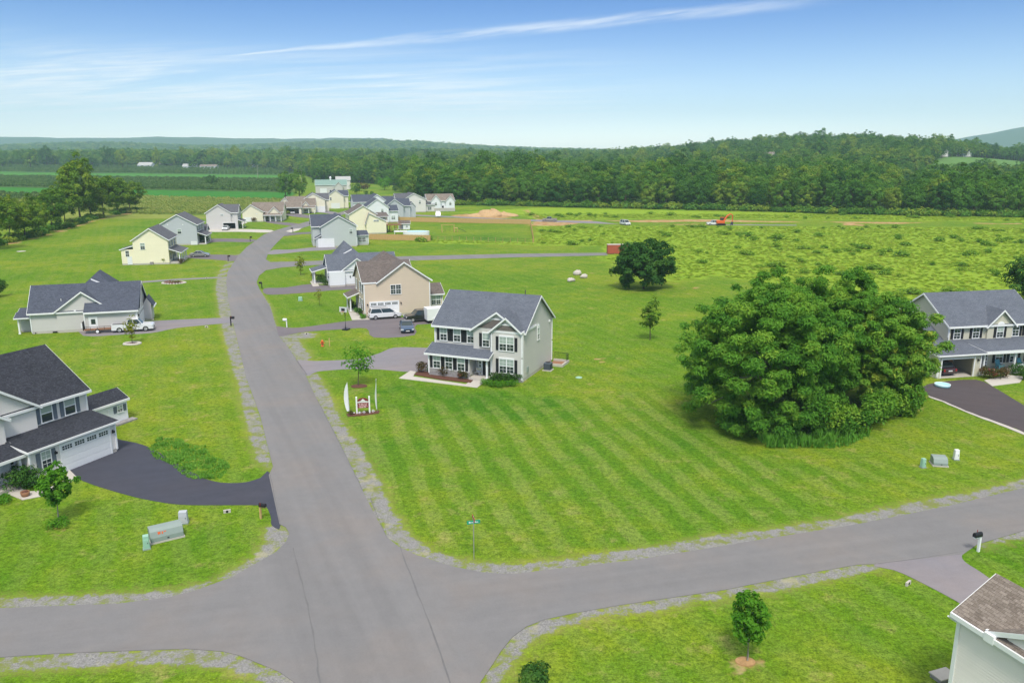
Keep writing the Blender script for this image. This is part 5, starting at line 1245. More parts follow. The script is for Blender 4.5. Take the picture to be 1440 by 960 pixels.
def blades(n, px, hmin, hmax, rng, wd=.05, clump=0.0):
    """n upright grass blades inside a pixel outline on the ground."""
    poly = outline(px); mn, mx = poly.min(0), poly.max(0); P = np.zeros((0, 2))
    while len(P) < n:
        q = rng.uniform(mn, mx, (n * 3, 2)); q = q[sdist(q[:, 0], q[:, 1], poly, 3) < rng.uniform(-.5, .25, len(q))]; P = np.concatenate([P, q])
    P = P[:n]; cc = rng.uniform(mn, mx, (70, 2)); ch = rng.uniform(.25, 1.15, 70); nd = ((P[:, None] - cc[None]) ** 2).sum(2)
    P = P + (cc[nd.argmin(1)] - P) * rng.uniform(0, .45, n)[:, None] * clump; tall = np.where(clump > 0, ch[nd.argmin(1)], 1.0)
    a = rng.uniform(0, 6.28, n); hh = rng.uniform(hmin, hmax, n) * tall; ln = rng.uniform(.1, .55, n) * hh
    d = np.stack([np.cos(a), np.sin(a), 0 * a], 1); s_ = np.stack([-np.sin(a), np.cos(a), 0 * a], 1) * wd
    p0 = np.concatenate([P, np.zeros((n, 1))], 1); tip = p0 + d * ln[:, None] + np.array([0, 0, 1]) * hh[:, None]; md = p0 + d * (ln * .3)[:, None] + np.array([0, 0, 1]) * (hh * .6)[:, None]
    return np.stack([p0 - s_ * .6, md - s_, tip, md + s_], 1), np.clip(rng.normal(.5, .22, n), 0, 1)
V, tn = blades(6500, [(218, 622), (236, 616), (250, 630), (272, 632), (280, 648), (300, 652), (315, 668), (300, 674), (275, 664), (258, 650), (236, 640)], .08, .34, rng, .05, .55)
o = bpy.data.objects.new('tall_grass', quads_mesh('tall_grass', V, tn, L_['tall'])); COL.objects.link(o); tag(o, kind='stuff')
V, tn = blades(4200, [(1065, 618), (1085, 606), (1120, 618), (1165, 612), (1205, 600), (1215, 606), (1180, 622), (1130, 631), (1090, 629)], .3, 1.3, rng, .06, 1.0)
o = bpy.data.objects.new('reed_grass', quads_mesh('reed_grass', V, tn, L_['tall'])); COL.objects.link(o); tag(o, kind='stuff')

tree_kind('dome', 9.4, 5.9, .3, 'shade', 130, 16000, .5, 111, r0=.26, lump=.16, nlimb=9, rag=.25, skirt=.7, cw=.25, core=.1, shell=.3)
put_tree('dome', 'round_tree', G(905, 406), 'round dark green tree alone at the meadow edge')
tree_kind('slim', 6.3, 1.7, .8, 'row', 40, 1100, .34, 112, r0=.07, lump=.26, nlimb=10, rag=.5, core=.1, shell=.2)
put_tree('slim', 'young_tree', G(914, 478), 'slender young tree on the open lawn left of the big clump')
tree_kind('sapA', 4.9, 1.7, .9, 'young', 24, 700, .30, 113, r0=.05, lump=.42, nlimb=8)
put_tree('sapA', 'young_tree', G(504, 542), 'thin see-through sapling in a mulch ring behind the maroon sign')
tree_kind('sapB', 4.5, 1.15, .95, 'young', 60, 2800, .25, 114, r0=.055, bark='bark_pale', lump=.24, core=.1, rag=.45, shell=.2, cw=.2)
put_tree('sapB', 'young_tree', G(83, 734), 'leafy young tree with weeds round its foot in front of the bottom left house')
tree_kind('sapC', 4.2, 1.15, .75, 'young', 60, 2800, .21, 115, r0=.05, bark='bark_pale', lump=.24, core=.1, rag=.45, shell=.2, cw=.2)
put_tree('sapC', 'young_tree', G(1051, 929), 'bright green young tree with pale stem on the bottom lawn')
tree_kind('sapD', 3.9, 1.0, .8, 'gold', 14, 420, .28, 116, r0=.045, lump=.45)
put_tree('sapD', 'young_tree', G(186, 483), 'small yellow leaved tree in a ring of edging by the white pickup')
put_tree('sapD', 'young_tree', G(423, 387), 'small tree on the lawn in front of the low white house', s=1.15)
tree_kind('sapE', 3.2, .8, .5, 'gold', 9, 130, .26, 117, r0=.035, lump=.4)
put_tree('sapE', 'young_tree', G(449, 430), 'spindly bare looking sapling on the lawn left of the beige house')
tree_kind('pine', 2.3, 1.15, 0.05, 'shade', 26, 2600, .22, 118, r0=.06, lump=.42)
put_tree('pine', 'conifer', G(752, 972), 'dark bushy young conifer cut by the bottom edge', s=.62)
tree_kind('edge', 8.5, 4.6, .4, 'shade', 34, 6000, .5, 119, r0=.2, lump=.3)
put_tree('edge', 'round_tree', (90.8, 138.0, 0), 'dark round tree at the right edge behind the sage house roof')
put_tree('edge', 'shrub_tree', G(-8, 418), 'dark shrub cut by the left edge above the long low house', s=.42)
# the old hedgerow on the bank at the left
hr_ = [(-22, 352, 15, 'row1', 'big leafy tree cut by the left edge at the near end of the hedgerow'), (14, 339, 13.5, 'row0', 'hedgerow tree nearest the left edge with bare lower stem'), (36, 335, 13, 'row2', 'forked thin stemmed hedgerow tree, second from the left edge'),
       (56, 328, 10, 'row3', 'short dark bushy tree low in the hedgerow'), (73, 323, 14.5, 'row1', 'dark hedgerow tree left of the tallest one'), (92, 317, 15.5, 'row0', 'broad dark hedgerow tree close in front of the tallest one'),
       (113, 309, 25, 'row2', 'tallest tree of the hedgerow, pale green on top'), (128, 307, 14, 'row3', 'dark hedgerow tree just right of the tallest one'), (146, 305, 17.5, 'row1', 'dark wide hedgerow tree third from the far end'),
       (166, 300.5, 16, 'row0', 'hedgerow tree next to the last at the far end'), (183, 298, 14.5, 'row2', 'yellow green tree ending the hedgerow')]
for i, (px, py, hh, k_, lab) in enumerate(hr_): put_tree(k_, 'hedgerow_tree', G(px, py), lab, 'tree', None, i * 67, hh / 15 * (1.0 if hh < 20 else .8), hh / 15)
for i, (px, py, s_, k_, lab) in enumerate([(402, 279, .80, 'wood1', 'left half of the dark pair of trees behind the tan houses'), (421, 279, .84, 'wood3', 'right half of the dark pair of trees behind the tan houses')]):
    put_tree(k_, 'dense_tree', G(px, py), lab, 'tree', None, i * 70, s_ * 1.15, s_ * 1.25)
tree_kind('bronze', 6, 4.2, .6, 'bronze', 18, 700, .7, 120, lump=.36); tree_kind('lawn', 9.5, 7.2, 1.0, 'young', 26, 1500, .8, 121, lump=.32); tree_kind('dark', 8, 4.4, .6, 'shade', 20, 900, .7, 122, lump=.34)
for k_, px, py, s_, lab in (('bronze', 483, 263.5, 1.15, 'bronze leaved tree on the farm lawn behind the barn'), ('dark', 497, 258, .85, 'small round bright tree behind the bronze one on the farm lawn'), ('dark', 501, 273.5, .9, 'dark tree at the near left corner of the farm lawn'),
                            ('bronze', 512, 269, 1.0, 'dull bronze green tree in the middle of the farm lawn'), ('lawn', 541, 267.5, .95, 'wide pale green tree standing free on the farm lawn'), ('dark', 556, 270, .55, 'small dark tree right of the wide pale one on the farm lawn'),
                            ('dark', 515, 275, .38, 'little round bush near the lane, left one'), ('dark', 523, 275.5, .36, 'little round bush near the lane, right one')):
    put_tree(k_, 'lawn_tree', G(px, py), lab, 'tree', None, px * 3.0, s_)
tree_kind('lonebush', 5.5, 4.2, .2, 'shade', 18, 700, .8, 123, lump=.36)
x_, y_ = G(298, 262); put_tree('lonebush', 'lone_bush', (x_, y_, 0), 'large dark bush alone between the orchard strips', s=1.5)
# tall trees standing above the far belt, left
for i, px in enumerate(range(-20, 440, 15)):
    Yd = 1235 + 60 * math.sin(i * 2.1); X_ = (px + 5 * math.sin(i * 1.7) - 720) / FOCAL * Yd
    put_tree('wood%d' % (i % 5), 'belt_tree', (X_, Yd, float(height(X_, Yd))), 'big rounded tree in the far belt beyond the orchards', 'tree', 'trees in the far belt beyond the orchards', i * 50, 1.5 + .45 * math.sin(i * 2.9), 1.5 + .5 * math.sin(i * 3.7 + 1))

# ------------------------------------------------------------------ shrubs and beds
def shrub_kind(key, a, h_, leafkey, n_leaf, size, seed, puffs=7):
    rng_ = np.random.default_rng(seed); C, Rr = crown_puffs(rng_, a, h_ * .5, h_ * .5, puffs, .55)
    cnt = np.maximum(8, (n_leaf * Rr ** 2 / (Rr ** 2).sum()).astype(int)); V, tn = leaf_cloud(C, Rr, cnt, size, rng_, .9)
    V[:, :, 2] = np.maximum(V[:, :, 2], .03); TM[key] = quads_mesh('shrub', V, tn, L_[leafkey])
shrub_kind('sg', .62, .95, 'shrub', 520, .15, 1); shrub_kind('sr', .66, 1.0, 'red', 520, .15, 2); shrub_kind('sd', 1.0, 1.5, 'shade', 1100, .16, 3, 10); shrub_kind('sb', .62, 1.0, 'bronze', 460, .15, 4); shrub_kind('sl', .5, .6, 'young', 380, .13, 5); shrub_kind('sgold', .6, 1.1, 'gold', 360, .16, 6)
def put_shrub(key, loc, label, s=1.0, rz=0, group=None, sz=None, name='shrub'):
    o = bpy.data.objects.new(name, TM[key]); COL.objects.link(o); o.location = (*loc[:2], 0.0); o.rotation_euler = (0, 0, rz); o.scale = (s, s, sz or s)
    return tag(o, label, 'shrub', group)
bed = slab('mulch_bed', outline([(582, 527), (590, 521.5), (645, 531), (668, 532.5), (662, 538.5), (620, 534)]), .09, .1, M['mulch'], None); tag(bed, 'dark red mulch bed in front of the middle grey house', 'flower bed')
for (px, py, k_, s_, lab) in [(593, 523.5, 'sb', 1.25, 'reddish shrub at the left end of the mulch bed'), (606, 524, 'sg', .95, 'green shrub second from the left in the mulch bed'), (625, 529, 'sb', 1.25, 'tall bronze shrub in the middle of the mulch bed'),
                              (639, 529.5, 'sg', 1.1, 'green shrub between the two bronze ones in the mulch bed'), (650, 533, 'sr', 1.1, 'pink flowering shrub near the porch end of the mulch bed'), (660, 531, 'sg', .9, 'small green shrub beside the porch in the mulch bed')]:
    put_shrub(k_, G(px, py), lab, s_, px)
for i, (px, py) in enumerate([(696, 537), (706, 537), (717, 537.5), (727, 537)]): put_shrub('sg', G(px, py), 'green shrub close under the big double window of the middle house', 1.05, i, 'back shrubs under the double window')
for i, (px, py) in enumerate([(683, 541), (692, 543), (701, 544), (711, 543.5), (721, 542.5)]): put_shrub('sl', G(px, py), 'low clipped green mound at the front right of the middle house', 1.1, i * 2, 'clipped mounds in front')
put_shrub('sd', G(29, 687), 'rounded dark hedge shrub left of the garage window', 1.15, 0); put_shrub('sd', G(46, 686), 'rounded dark hedge shrub under the garage window', 1.05, 2)
put_shrub('sl', G(4, 706), 'low green plants cut by the left edge beside the walk', 1.4, 1, sz=.9)
put_shrub('sr', G(1386, 531), 'red flowering shrub nearest the open garage', 1.35, 1); put_shrub('sr', G(1398, 532.5), 'red flowering shrub in the middle of the three by the sage porch', 1.3, 3); put_shrub('sb', G(1410, 531), 'bronze flowering shrub right of the red ones by the sage porch', 1.2, 5)
put_shrub('sd', G(1431, 528), 'dark green shrub by the right edge in front of the sage porch', .9, 1); put_shrub('sg', G(1440, 534), 'light green shrub cut by the right edge below the sage porch', 1.2, 3)
for i, (px, py, k_) in enumerate([(493, 431, 'sb'), (498, 435, 'sg'), (502, 439, 'sl'), (506, 443, 'sg'), (510, 448, 'sl')]): put_shrub(k_, G(px, py), 'small shrub in the bed along the front of the beige house', 1.15, i, 'bed of the beige house')
put_shrub('sd', G(203, 447), 'dark shrub at the front corner of the long low house', .85, 1); put_shrub('sb', G(206, 440), 'bronze shrub behind the dark one at the long low house', .9, 2)
for i, (px, py, k_, lab) in enumerate([(441, 391, 'sb', 'bronze shrub left of the white porch posts'), (452, 398, 'sd', 'dark shrub by the front corner of the low white house'), (458, 401, 'sg', 'green shrub at the garage corner of the low white house')]): put_shrub(k_, G(px, py), lab, 1.15, i)
put_shrub('sgold', G(231, 371), 'golden shrub at the front corner of the pale yellow house', 1.5); put_shrub('sd', G(287, 342), 'green shrub in front of the blue grey house porch', 1.6, 2); put_shrub('sb', G(255, 371), 'reddish shrub along the yellow house porch', 1.2, 2)
put_shrub('sd', G(337, 321), 'dark shrub by the open garage with the white car', 1.0, 1); put_shrub('sd', G(404, 307), 'small dark bush on the lawn of the tan house', .8, 1); put_shrub('sb', G(357, 312), 'tangled brown green plants beside the tan house', 1.6, 1)
def ring_bed(label, px, py, rx, ry, edge, stones=0, flowers=False, name='planting_ring', seed=1, mul='mulch'):
    x0, y0 = G(px, py); o = empty(name, (x0, y0, 0), 0, label, 'flower bed'); rnd = random.Random(seed)
    mb = MB(); n = 24; mb.add([(rx * math.cos(2 * math.pi * i / n), ry * math.sin(2 * math.pi * i / n), .05) for i in range(n)] + [(rx * math.cos(2 * math.pi * i / n), ry * math.sin(2 * math.pi * i / n), -.02) for i in range(n)], [list(range(n))] + [(i, n + i, n + (i + 1) % n, (i + 1) % n) for i in range(n)])
    mb.build('soil', M[mul], o)
    if edge:
        mb = MB()
        for i in range(n):
            a = 2 * math.pi * i / n; mb.blob((rx * math.cos(a), ry * math.sin(a), .06), .24, .24, .16, i, .2, nu=8, nv=6)
        mb.build('edging', M['rock'] if stones else M['concrete'], o)
    if flowers:
        V, tn = leaf_cloud(np.array([(rnd.uniform(-.7, .7) * rx, rnd.uniform(-.6, .6) * ry, .25) for _ in range(14)]), np.full(14, .35), [40] * 14, .14, np.random.default_rng(seed))
        f_ = bpy.data.objects.new('flowers', quads_mesh('flowers', V, tn, L_['red'])); COL.objects.link(f_); f_.parent = o
    return o
ring_bed('oval flower bed ringed with pale stones on the left lawn', 244.5, 398, 2.2, 1.5, True, 1, True)
ring_bed('small mulch ring with pale edging round the yellow leaved tree', 186, 483.5, 1.0, .75, True)
ring_bed('round mulch ring under the thin sapling by the sign', 505, 543, .9, .75, False)
ring_bed('bare earth ring under the bright young tree on the bottom lawn', 1048, 930, .5, .38, False, mul='earth')
put_shrub('sl', G(84, 739), 'patch of green weeds round the stem of the bottom left young tree', 1.5, 1, sz=.9, name='weed_clump')

# ------------------------------------------------------------------ vehicles
PAINT = {k_: plain(k_ + '_car_paint', c, .3, .03, 1, m_, .5, .7) for k_, c, m_ in (('white', (.76, .76, .76), 0), ('blue', (.045, .09, .17), .3), ('black', (.02, .022, .026), .2), ('silver', (.42, .41, .40), .6), ('maroon', (.05, .02, .03), .2))}
def vehicle(name, label, loc, rz, paint, L=4.6, W=1.82, H=1.45, belt=.98, g=(-1.6, 1.2, -.8, .35), hood=.84, cat='car', bed=False, wr=.33, wb=.29, z=0.0, rails=False):
    o = empty(name, (*loc[:2], z), rz, label, cat); P = PAINT[paint]; hl, hw = L / 2, W / 2; b0, b1, t0, t1 = g
    rearz = belt - .02
    prof = [(-hl, .45), (-hl + .03, rearz - .12), (-hl + .14, rearz), (b0, belt), (b1, belt), (hl - .35, hood), (hl - .06, hood - .14), (hl, .48), (hl - .08, .27), (-hl + .08, .27)]
    mb = MB(); mb.prism([(x, z_) for x, z_ in prof], -hw, hw, 'y'); body = mb.build('body', P, o, .07)
    A = [(b0, belt - .02), (b1, belt - .02)]; hb, ht = hw - .07, hw - .24
    gl = MB(); gl.add([(b0, -hb, belt - .03), (b1, -hb, belt - .03), (b1, hb, belt - .03), (b0, hb, belt - .03), (t0, -ht, H - .06), (t1, -ht, H - .06), (t1, ht, H - .06), (t0, ht, H - .06)],
                      [(0, 3, 2, 1), (4, 5, 6, 7), (0, 1, 5, 4), (1, 2, 6, 5), (2, 3, 7, 6), (3, 0, 4, 7)]); gl.build('windows', M['glass'], o, .03)
    mb = MB(); mb.box(t0 - .06, t1 + .05, -ht - .03, ht + .03, H - .08, H); mb.build('car_roof', P, o, .035)
    mb = MB()
    for sy_ in (-1, 1):
        for xb, xt, r_ in ((b0 + .02, t0, .05), (b1 - .02, t1, .045), ((b0 + b1) / 2 - .1, (t0 + t1) / 2 - .05, .04)): mb.tube([(xb, sy_ * (hb + .005), belt - .03), (xt, sy_ * (ht + .01), H - .05)], r_, 6)
        mb.box(b1 - .45, b1 - .3, sy_ * hw, sy_ * (hw + .16), belt + .0, belt + .14)
    mb.build('pillars', P, o)
    for sx_ in (-1, 1):
        for sy_ in (-1, 1):
            x0 = sx_ * (hl - .19 * L); wl = MB(); wl.disc((x0, sy_ * (hw - .09), wr), wr, 'y', .2, 20); wo = wl.build('wheel', M['tyre'], o)
            rm_ = MB(); rm_.disc((x0, sy_ * (hw + .012), wr), wr * .62, 'y', .03, 14)
            for q in range(5): rm_.tube([(x0, sy_ * (hw + .02), wr), (x0 + wr * .55 * math.cos(q * 1.257), sy_ * (hw + .03), wr + wr * .55 * math.sin(q * 1.257))], .03, 5)
            rm_.build('rim', M['metal'], wo)
    for sy_ in (-1, 1):
        mb = MB(); mb.box(hl - .2, hl + .004, sy_ * (hw - .12) - .2, sy_ * (hw - .12) + .1 * (sy_ < 0) + .1, hood - .32, hood - .14); mb.build('headlight', M['lamp_clear'], o, .02)
        mb = MB(); mb.box(-hl - .006, -hl + .1, sy_ * (hw - .14) - .1, sy_ * (hw - .14) + .1, rearz - .38, rearz - .1); mb.build('tail_light', M['lamp_red'], o, .02)
    mb = MB(); mb.box(hl - .05, hl + .006, -hw * .5, hw * .5, .48, .62); mb.build('grille', M['black'], o); mb = MB(); mb.box(-hl + .05, hl - .05, -hw - .006, hw + .006, .3, .38); mb.build('sill', M['dark_metal'], o)
    mb = MB(); mb.box(hl + .0, hl + .012, -.26, .26, .36, .47); mb.box(-hl - .012, -hl, -.26, .26, .6, .72); mb.build('number_plate', M['white'], o)
    if bed:
        mb = MB(); mb.box(-hl + .12, b0 - .12, -hw + .1, hw - .1, belt - .03, belt + .012); mb.build('truck_bed', M['black'], o)
        mb = MB(); mb.box(-hl + .02, b0 - .05, -hw + .01, -hw + .09, belt - .02, belt + .09); mb.box(-hl + .02, b0 - .05, hw - .09, hw - .01, belt - .02, belt + .09); mb.box(-hl + .02, -hl + .1, -hw + .09, hw - .09, belt - .02, belt + .08); mb.build('bed_rail', P, o)
    if rails:
        mb = MB()
        for sy_ in (-1, 1): mb.tube([(t0 + .1, sy_ * (ht - .08), H + .05), (t1 - .3, sy_ * (ht - .08), H + .05)], .03, 6)
        mb.build('roof_rail', M['dark_metal'], o)
    return o
TRUCK = dict(L=5.6, W=1.95, H=1.85, belt=1.12, g=(-.75, 1.35, -.55, .75), hood=1.06, bed=True, wr=.39, cat='pickup')
VAN = dict(L=5.0, W=1.95, H=1.72, belt=1.02, g=(-2.38, 1.75, -2.1, .75), hood=.98, wr=.34, cat='minivan', rails=True)
x_, y_ = G(186, 466); vehicle('pickup_truck', 'white pickup truck beside the long low house', (x_, y_ + .5), 17, 'white', **TRUCK)
x_, y_ = G(540, 448); vehicle('minivan', 'white minivan across the garage door of the beige house', (x_, y_ + .5), 20, 'white', **VAN)
x_, y_ = G(570, 467.5); vehicle('parked_car', 'dark blue car facing us on the plum coloured drive', (x_, y_ + 1.4), -78, 'blue')
x_, y_ = G(592, 452); vehicle('pickup_truck', 'black pickup hitched to a white box trailer behind the middle house', (x_, y_ + .6), 202, 'black', **dict(TRUCK, L=5.2, H=1.8))
x_, y_ = G(280, 361.5); vehicle('parked_car', 'silver and black car outside the pale yellow house', (x_, y_ + .6), 10, 'silver', H=1.5)
x_, y_ = G(315.5, 324); vehicle('parked_car', 'white car in front of the open dark garage', (x_, y_ + 1.5), -82, 'white', H=1.5)
x_, y_ = G(399, 301.5); a_ = R(14); vehicle('parked_car', 'white car inside the open garage of the tan house', (x_ + 3.7 * math.cos(a_) - 2.6 * math.sin(a_), y_ + 3.7 * math.sin(a_) + 2.6 * math.cos(a_)), -76, 'white', z=.045, H=1.55)
a_ = R(11.8); vehicle('parked_car', 'dark car seen from behind inside the open garage of the sage house', (52.1 - 2.35 * math.cos(a_) + 1.75 * math.sin(a_), 92.7 - 2.35 * math.sin(a_) - 1.75 * math.cos(a_)), 101.8, 'maroon', z=.045, L=3.9, H=1.5, g=(-1.5, .9, -1.2, .2))
x_, y_ = G(615.5, 306); vehicle('work_van', 'white work van facing us on the lane behind the fence', (x_, y_ + 2.2), -85, 'white', **dict(VAN, L=5.4, W=2.1, H=2.4, belt=1.3, cat='van', g=(-2.6, 1.7, -2.5, 1.0), wr=.4))
x_, y_ = G(773, 311.5); vehicle('pickup_truck', 'pale pickup parked by the end of the wooden fence', (x_, y_), 172, 'silver', **TRUCK)
x_, y_ = G(879, 316.5); vehicle('work_van', 'small white van in the middle of the earthworks', (x_, y_), -70, 'white', **dict(VAN, H=1.9, cat='van'))
x_, y_ = G(1004.5, 316.8); vehicle('pickup_truck', 'white pickup beside the orange excavator', (x_, y_), 180, 'white', **TRUCK)
# trailers
x_, y_ = G(137, 468.5); t = empty('utility_trailer', (x_, y_ + .7, 0), 17, 'low black utility trailer hitched behind the white pickup', 'trailer')
mb = MB(); mb.box(-1.9, 1.7, -.85, .85, .5, .62); mb.build('deck', M['deck'], t)
mb = MB()
for y in (-.86, .86):
    for z in (.78, 1.0): mb.tube([(-1.9, y, z), (1.7, y, z)], .03, 6)
    for x in (-1.9, -1.0, -.1, .8, 1.7): mb.tube([(x, y, .55), (x, y, 1.02)], .03, 6)
mb.tube([(1.7, -.86, 1.0), (1.7, .86, 1.0)], .03, 6); mb.tube([(1.7, -.6, .55), (3.0, 0, .5), (1.7, .6, .55)], .05, 6); mb.build('rail_frame', M['black'], t)
mb = MB(); mb.box(-1.98, -1.9, -.85, .85, .5, 1.75)
for i in range(7): mb.box(-2.0, -1.98, -.8 + i * .25, -.7 + i * .25, .5, 1.75)
mb.build('ramp_gate', M['black'], t)
for y in (-.98, .98): wm = MB(); wm.disc((-.1, y, .33), .33, 'y', .2, 18); wo = wm.build('wheel', M['tyre'], t); rm_ = MB(); rm_.disc((-.1, y * 1.11, .33), .21, 'y', .02, 14); rm_.build('rim', M['white'], wo)
x_, y_ = G(613, 454); t = empty('box_trailer', (x_, y_ + .9, 0), 202, 'white enclosed box trailer behind the black pickup', 'trailer')
mb = MB(); mb.box(-2.0, 1.7, -1.0, 1.0, .45, 2.3); mb.build('box', M['white_door'], t, .05)
mb = MB(); mb.box(-2.0, 1.72, -1.02, 1.02, .38, .46); mb.tube([(1.7, 0, .45), (2.9, 0, .45)], .06, 6); mb.build('chassis', M['black'], t); mb = MB(); mb.box(-.7, .9, -1.12, -1.0, .7, .78); mb.box(-.7, .9, 1.0, 1.12, .7, .78); mb.build('mudguard', M['white'], t)
for y in (-1.05, 1.05): wm = MB(); wm.disc((.1, y, .34), .34, 'y', .2, 18); wm.build('wheel', M['tyre'], t)
# excavator
x_, y_ = G(1013, 317); t = empty('excavator', (x_, y_, 0), 5, 'orange tracked excavator with raised arm on the earthworks', 'excavator')
for y in (-1.1, 1.1):
    mb = MB(); mb.prism([(-1.6, .35), (-1.3, 0), (1.3, 0), (1.6, .35), (1.3, .75), (-1.3, .75)], y - .28, y + .28, 'y'); mb.build('track', M['black'], t)
mb = MB(); mb.box(-1.7, 1.2, -1.2, 1.2, .8, 1.75); mb.build('engine_deck', M['orange'], t, .08); mb = MB(); mb.box(.1, 1.5, .2, 1.25, 1.2, 2.75); mb.build('cab', M['glass'], t, .05); mb = MB(); mb.box(.05, 1.55, .15, 1.3, 2.72, 2.84); mb.build('cab_roof', M['orange'], t, .03)
mb = MB(); mb.tube([(1.0, -.3, 1.4), (2.2, -.3, 3.4), (3.4, -.3, 4.1)], [.3, .32, .22], 6, smooth=False); mb.build('boom', M['orange'], t); mb = MB(); mb.tube([(3.3, -.3, 4.2), (4.2, -.3, 3.6), (4.2, -.3, 1.3)], [.2, .22, .14], 6, smooth=False); mb.build('stick', M['orange'], t)
mb = MB(); mb.prism([(3.6, .3), (4.4, .2), (4.5, 1.3), (4.0, 1.3)], -.75, .15, 'y'); mb.build('bucket', M['dark_metal'], t)
# rusty container
x_, y_ = G(869.5, 357.5); t = empty('shipping_container', (x_, y_ + 1.2, 0), 0, 'rust red shipping container where the side road ends', 'container')
mb = MB(); mb.box(-2.75, 2.75, -1.15, 1.15, .12, 2.35)
for i in range(18): mb.box(-2.65 + i * .3, -2.5 + i * .3, -1.19, -1.15, .25, 2.2); mb.box(-2.65 + i * .3, -2.5 + i * .3, 1.15, 1.19, .25, 2.2)
mb.build('shell', M['red'], t); mb = MB(); mb.box(-2.8, 2.8, -1.2, 1.2, 2.35, 2.43); mb.build('container_roof', plain('dusty_roof', (.5, .42, .36)), t); mb = MB(); mb.box(2.75, 2.79, -1.1, -.02, .2, 2.3); mb.box(2.75, 2.79, .02, 1.1, .2, 2.3); mb.build('door', M['red'], t); mb = MB(); mb.box(-2.75, 2.75, -1.1, 1.1, 0, .12); mb.build('base_frame', M['dark_metal'], t)

# ------------------------------------------------------------------ fences, pool, shed, swings
def picket(name, label, p0, p1, h_=1.75, board=.16, m_='wood', gap=.0):
    (x0, y0), (x1, y1) = p0, p1; L = math.hypot(x1 - x0, y1 - y0); t = empty(name, (x0, y0, 0), math.degrees(math.atan2(y1 - y0, x1 - x0)), label, 'fence'); mb = MB(); rnd = random.Random(int(L)); x = 0
    while x < L: mb.box(x, min(L, x + board - .012), -.02, .02, .06, h_ + rnd.uniform(-.03, .03)); x += board + gap
    mb.build('boards', M[m_], t)
    rl = MB(); rl.box(0, L, .021, .07, .4, .5); rl.box(0, L, .021, .07, h_ - .4, h_ - .3); rl.build('rail', M[m_], t)
    n = max(2, round(L / 2.6))
    if n <= 100:
        for i in range(n + 1): pb = MB(); pb.box(L * i / n - .05, L * i / n + .05, .071, .17, 0, h_ + .05); pb.build('post', M[m_], t)
    return t
picket('wooden_fence', 'long bright wooden fence running right from behind the houses', G(556, 311.5), G(746, 315.5))
picket('wooden_fence', 'bright wooden fence in front of the pool', G(519, 337), G(605, 339))
picket('wooden_fence', 'short wooden side fence running towards us at the right end of the long one', G(746, 316.5), G(750, 341), 1.3)
(x0, y0), (x1, y1) = G(606, 338), G(749, 342); L = math.hypot(x1 - x0, y1 - y0); t = empty('wire_fence', (x0, y0, 0), math.degrees(math.atan2(y1 - y0, x1 - x0)), 'dark thin wire fence from the pool to the side fence', 'fence')
mb = MB(); [mb.tube([(0, 0, z), (L, 0, z)], .018, 4) for z in (.35, .7, 1.05, 1.3)]; mb.build('wire', M['dark_metal'], t)
for i in range(15): pb = MB(); pb.tube([(L * i / 14, 0, 0), (L * i / 14, 0, 1.35)], .05, 6); pb.build('post', M['wood'], t)
x_, y_ = G(568.5, 323); hs = House('garden_shed', 'small white shed with brown roof standing by the pool', x_ - 1.9, y_, 6, 'sid_white', 'roof_brown', 'shed'); hs.gable(0, 3.8, 0, 2.6, 0, 2.0, 2.9, 'x', base=.1, ov=.2, rake=.15); hs.door('f', 0, 1.0, .1, 1.1, 1.75, 'slate'); hs.window('f', 0, 2.8, .9, .6, .6); hs.done()
x_, y_ = G(584, 331.5); t = empty('swimming_pool', (x_, y_ + 2.6, 0), 4, 'above ground swimming pool with white rim and blue water', 'pool')
def oval(rx, ry, z, n=28): return [(rx * math.cos(2 * math.pi * i / n), ry * math.sin(2 * math.pi * i / n), z) for i in range(n)]
mb = MB(); n = 28; mb.add(oval(4.2, 2.7, 0) + oval(4.2, 2.7, 1.2) + oval(3.95, 2.45, 1.2) + oval(3.95, 2.45, .95), [(k_ * n + i, k_ * n + (i + 1) % n, (k_ + 1) * n + (i + 1) % n, (k_ + 1) * n + i) for k_ in range(3) for i in range(n)]); mb.build('pool_wall', M['white'], t)
mb = MB(); mb.add(oval(3.96, 2.46, 1.02), [list(range(n))]); mb.build('water', M['water'], t)
x_, y_ = G(563, 331); t = empty('pool_deck', (x_, y_ + 2, 0), 4, 'white raised deck left of the pool', 'deck'); mb = MB(); mb.box(-2.2, 1.9, -1.5, 1.6, 1.0, 1.14); mb.build('deck_floor', M['white'], t)
for a in (-2.0, 1.7):
    for b_ in (-1.3, 1.4): pb = MB(); pb.box(a - .07, a + .07, b_ - .07, b_ + .07, 0, 1.0); pb.build('leg', M['white'], t)
mb = MB(); [mb.tube([(a, -1.45, 1.1), (a, -1.45, 1.9)], .03, 5) for a in (-2.1, -1.1, 0, 1.0, 1.8)]; mb.tube([(-2.1, -1.45, 1.9), (1.8, -1.45, 1.9)], .03, 5); mb.build('railing', M['white'], t)
x_, y_ = G(630, 326.5); t = empty('play_swing', (x_, y_, 0), 8, 'wooden swing frame with a slide on the fenced lawn', 'swing set')
mb = MB()
for a in (-2.0, 2.0):
    for b_ in (-1.2, 1.2): mb.tube([(a, b_, 0), (a, 0, 2.4)], .08, 6)
mb.tube([(-2.3, 0, 2.4), (2.3, 0, 2.4)], .09, 6); mb.build('frame', M['wood'], t)
for a in (-.9, .7):
    mb = MB(); mb.box(a - .25, a + .25, -.12, .12, .5, .55); mb.build('swing_seat', M['black'], t); mb = MB(); [mb.tube([(a + q, 0, .55), (a + q, 0, 2.35)], .015, 4) for q in (-.22, .22)]; mb.build('swing_rope', M['dark_metal'], t)
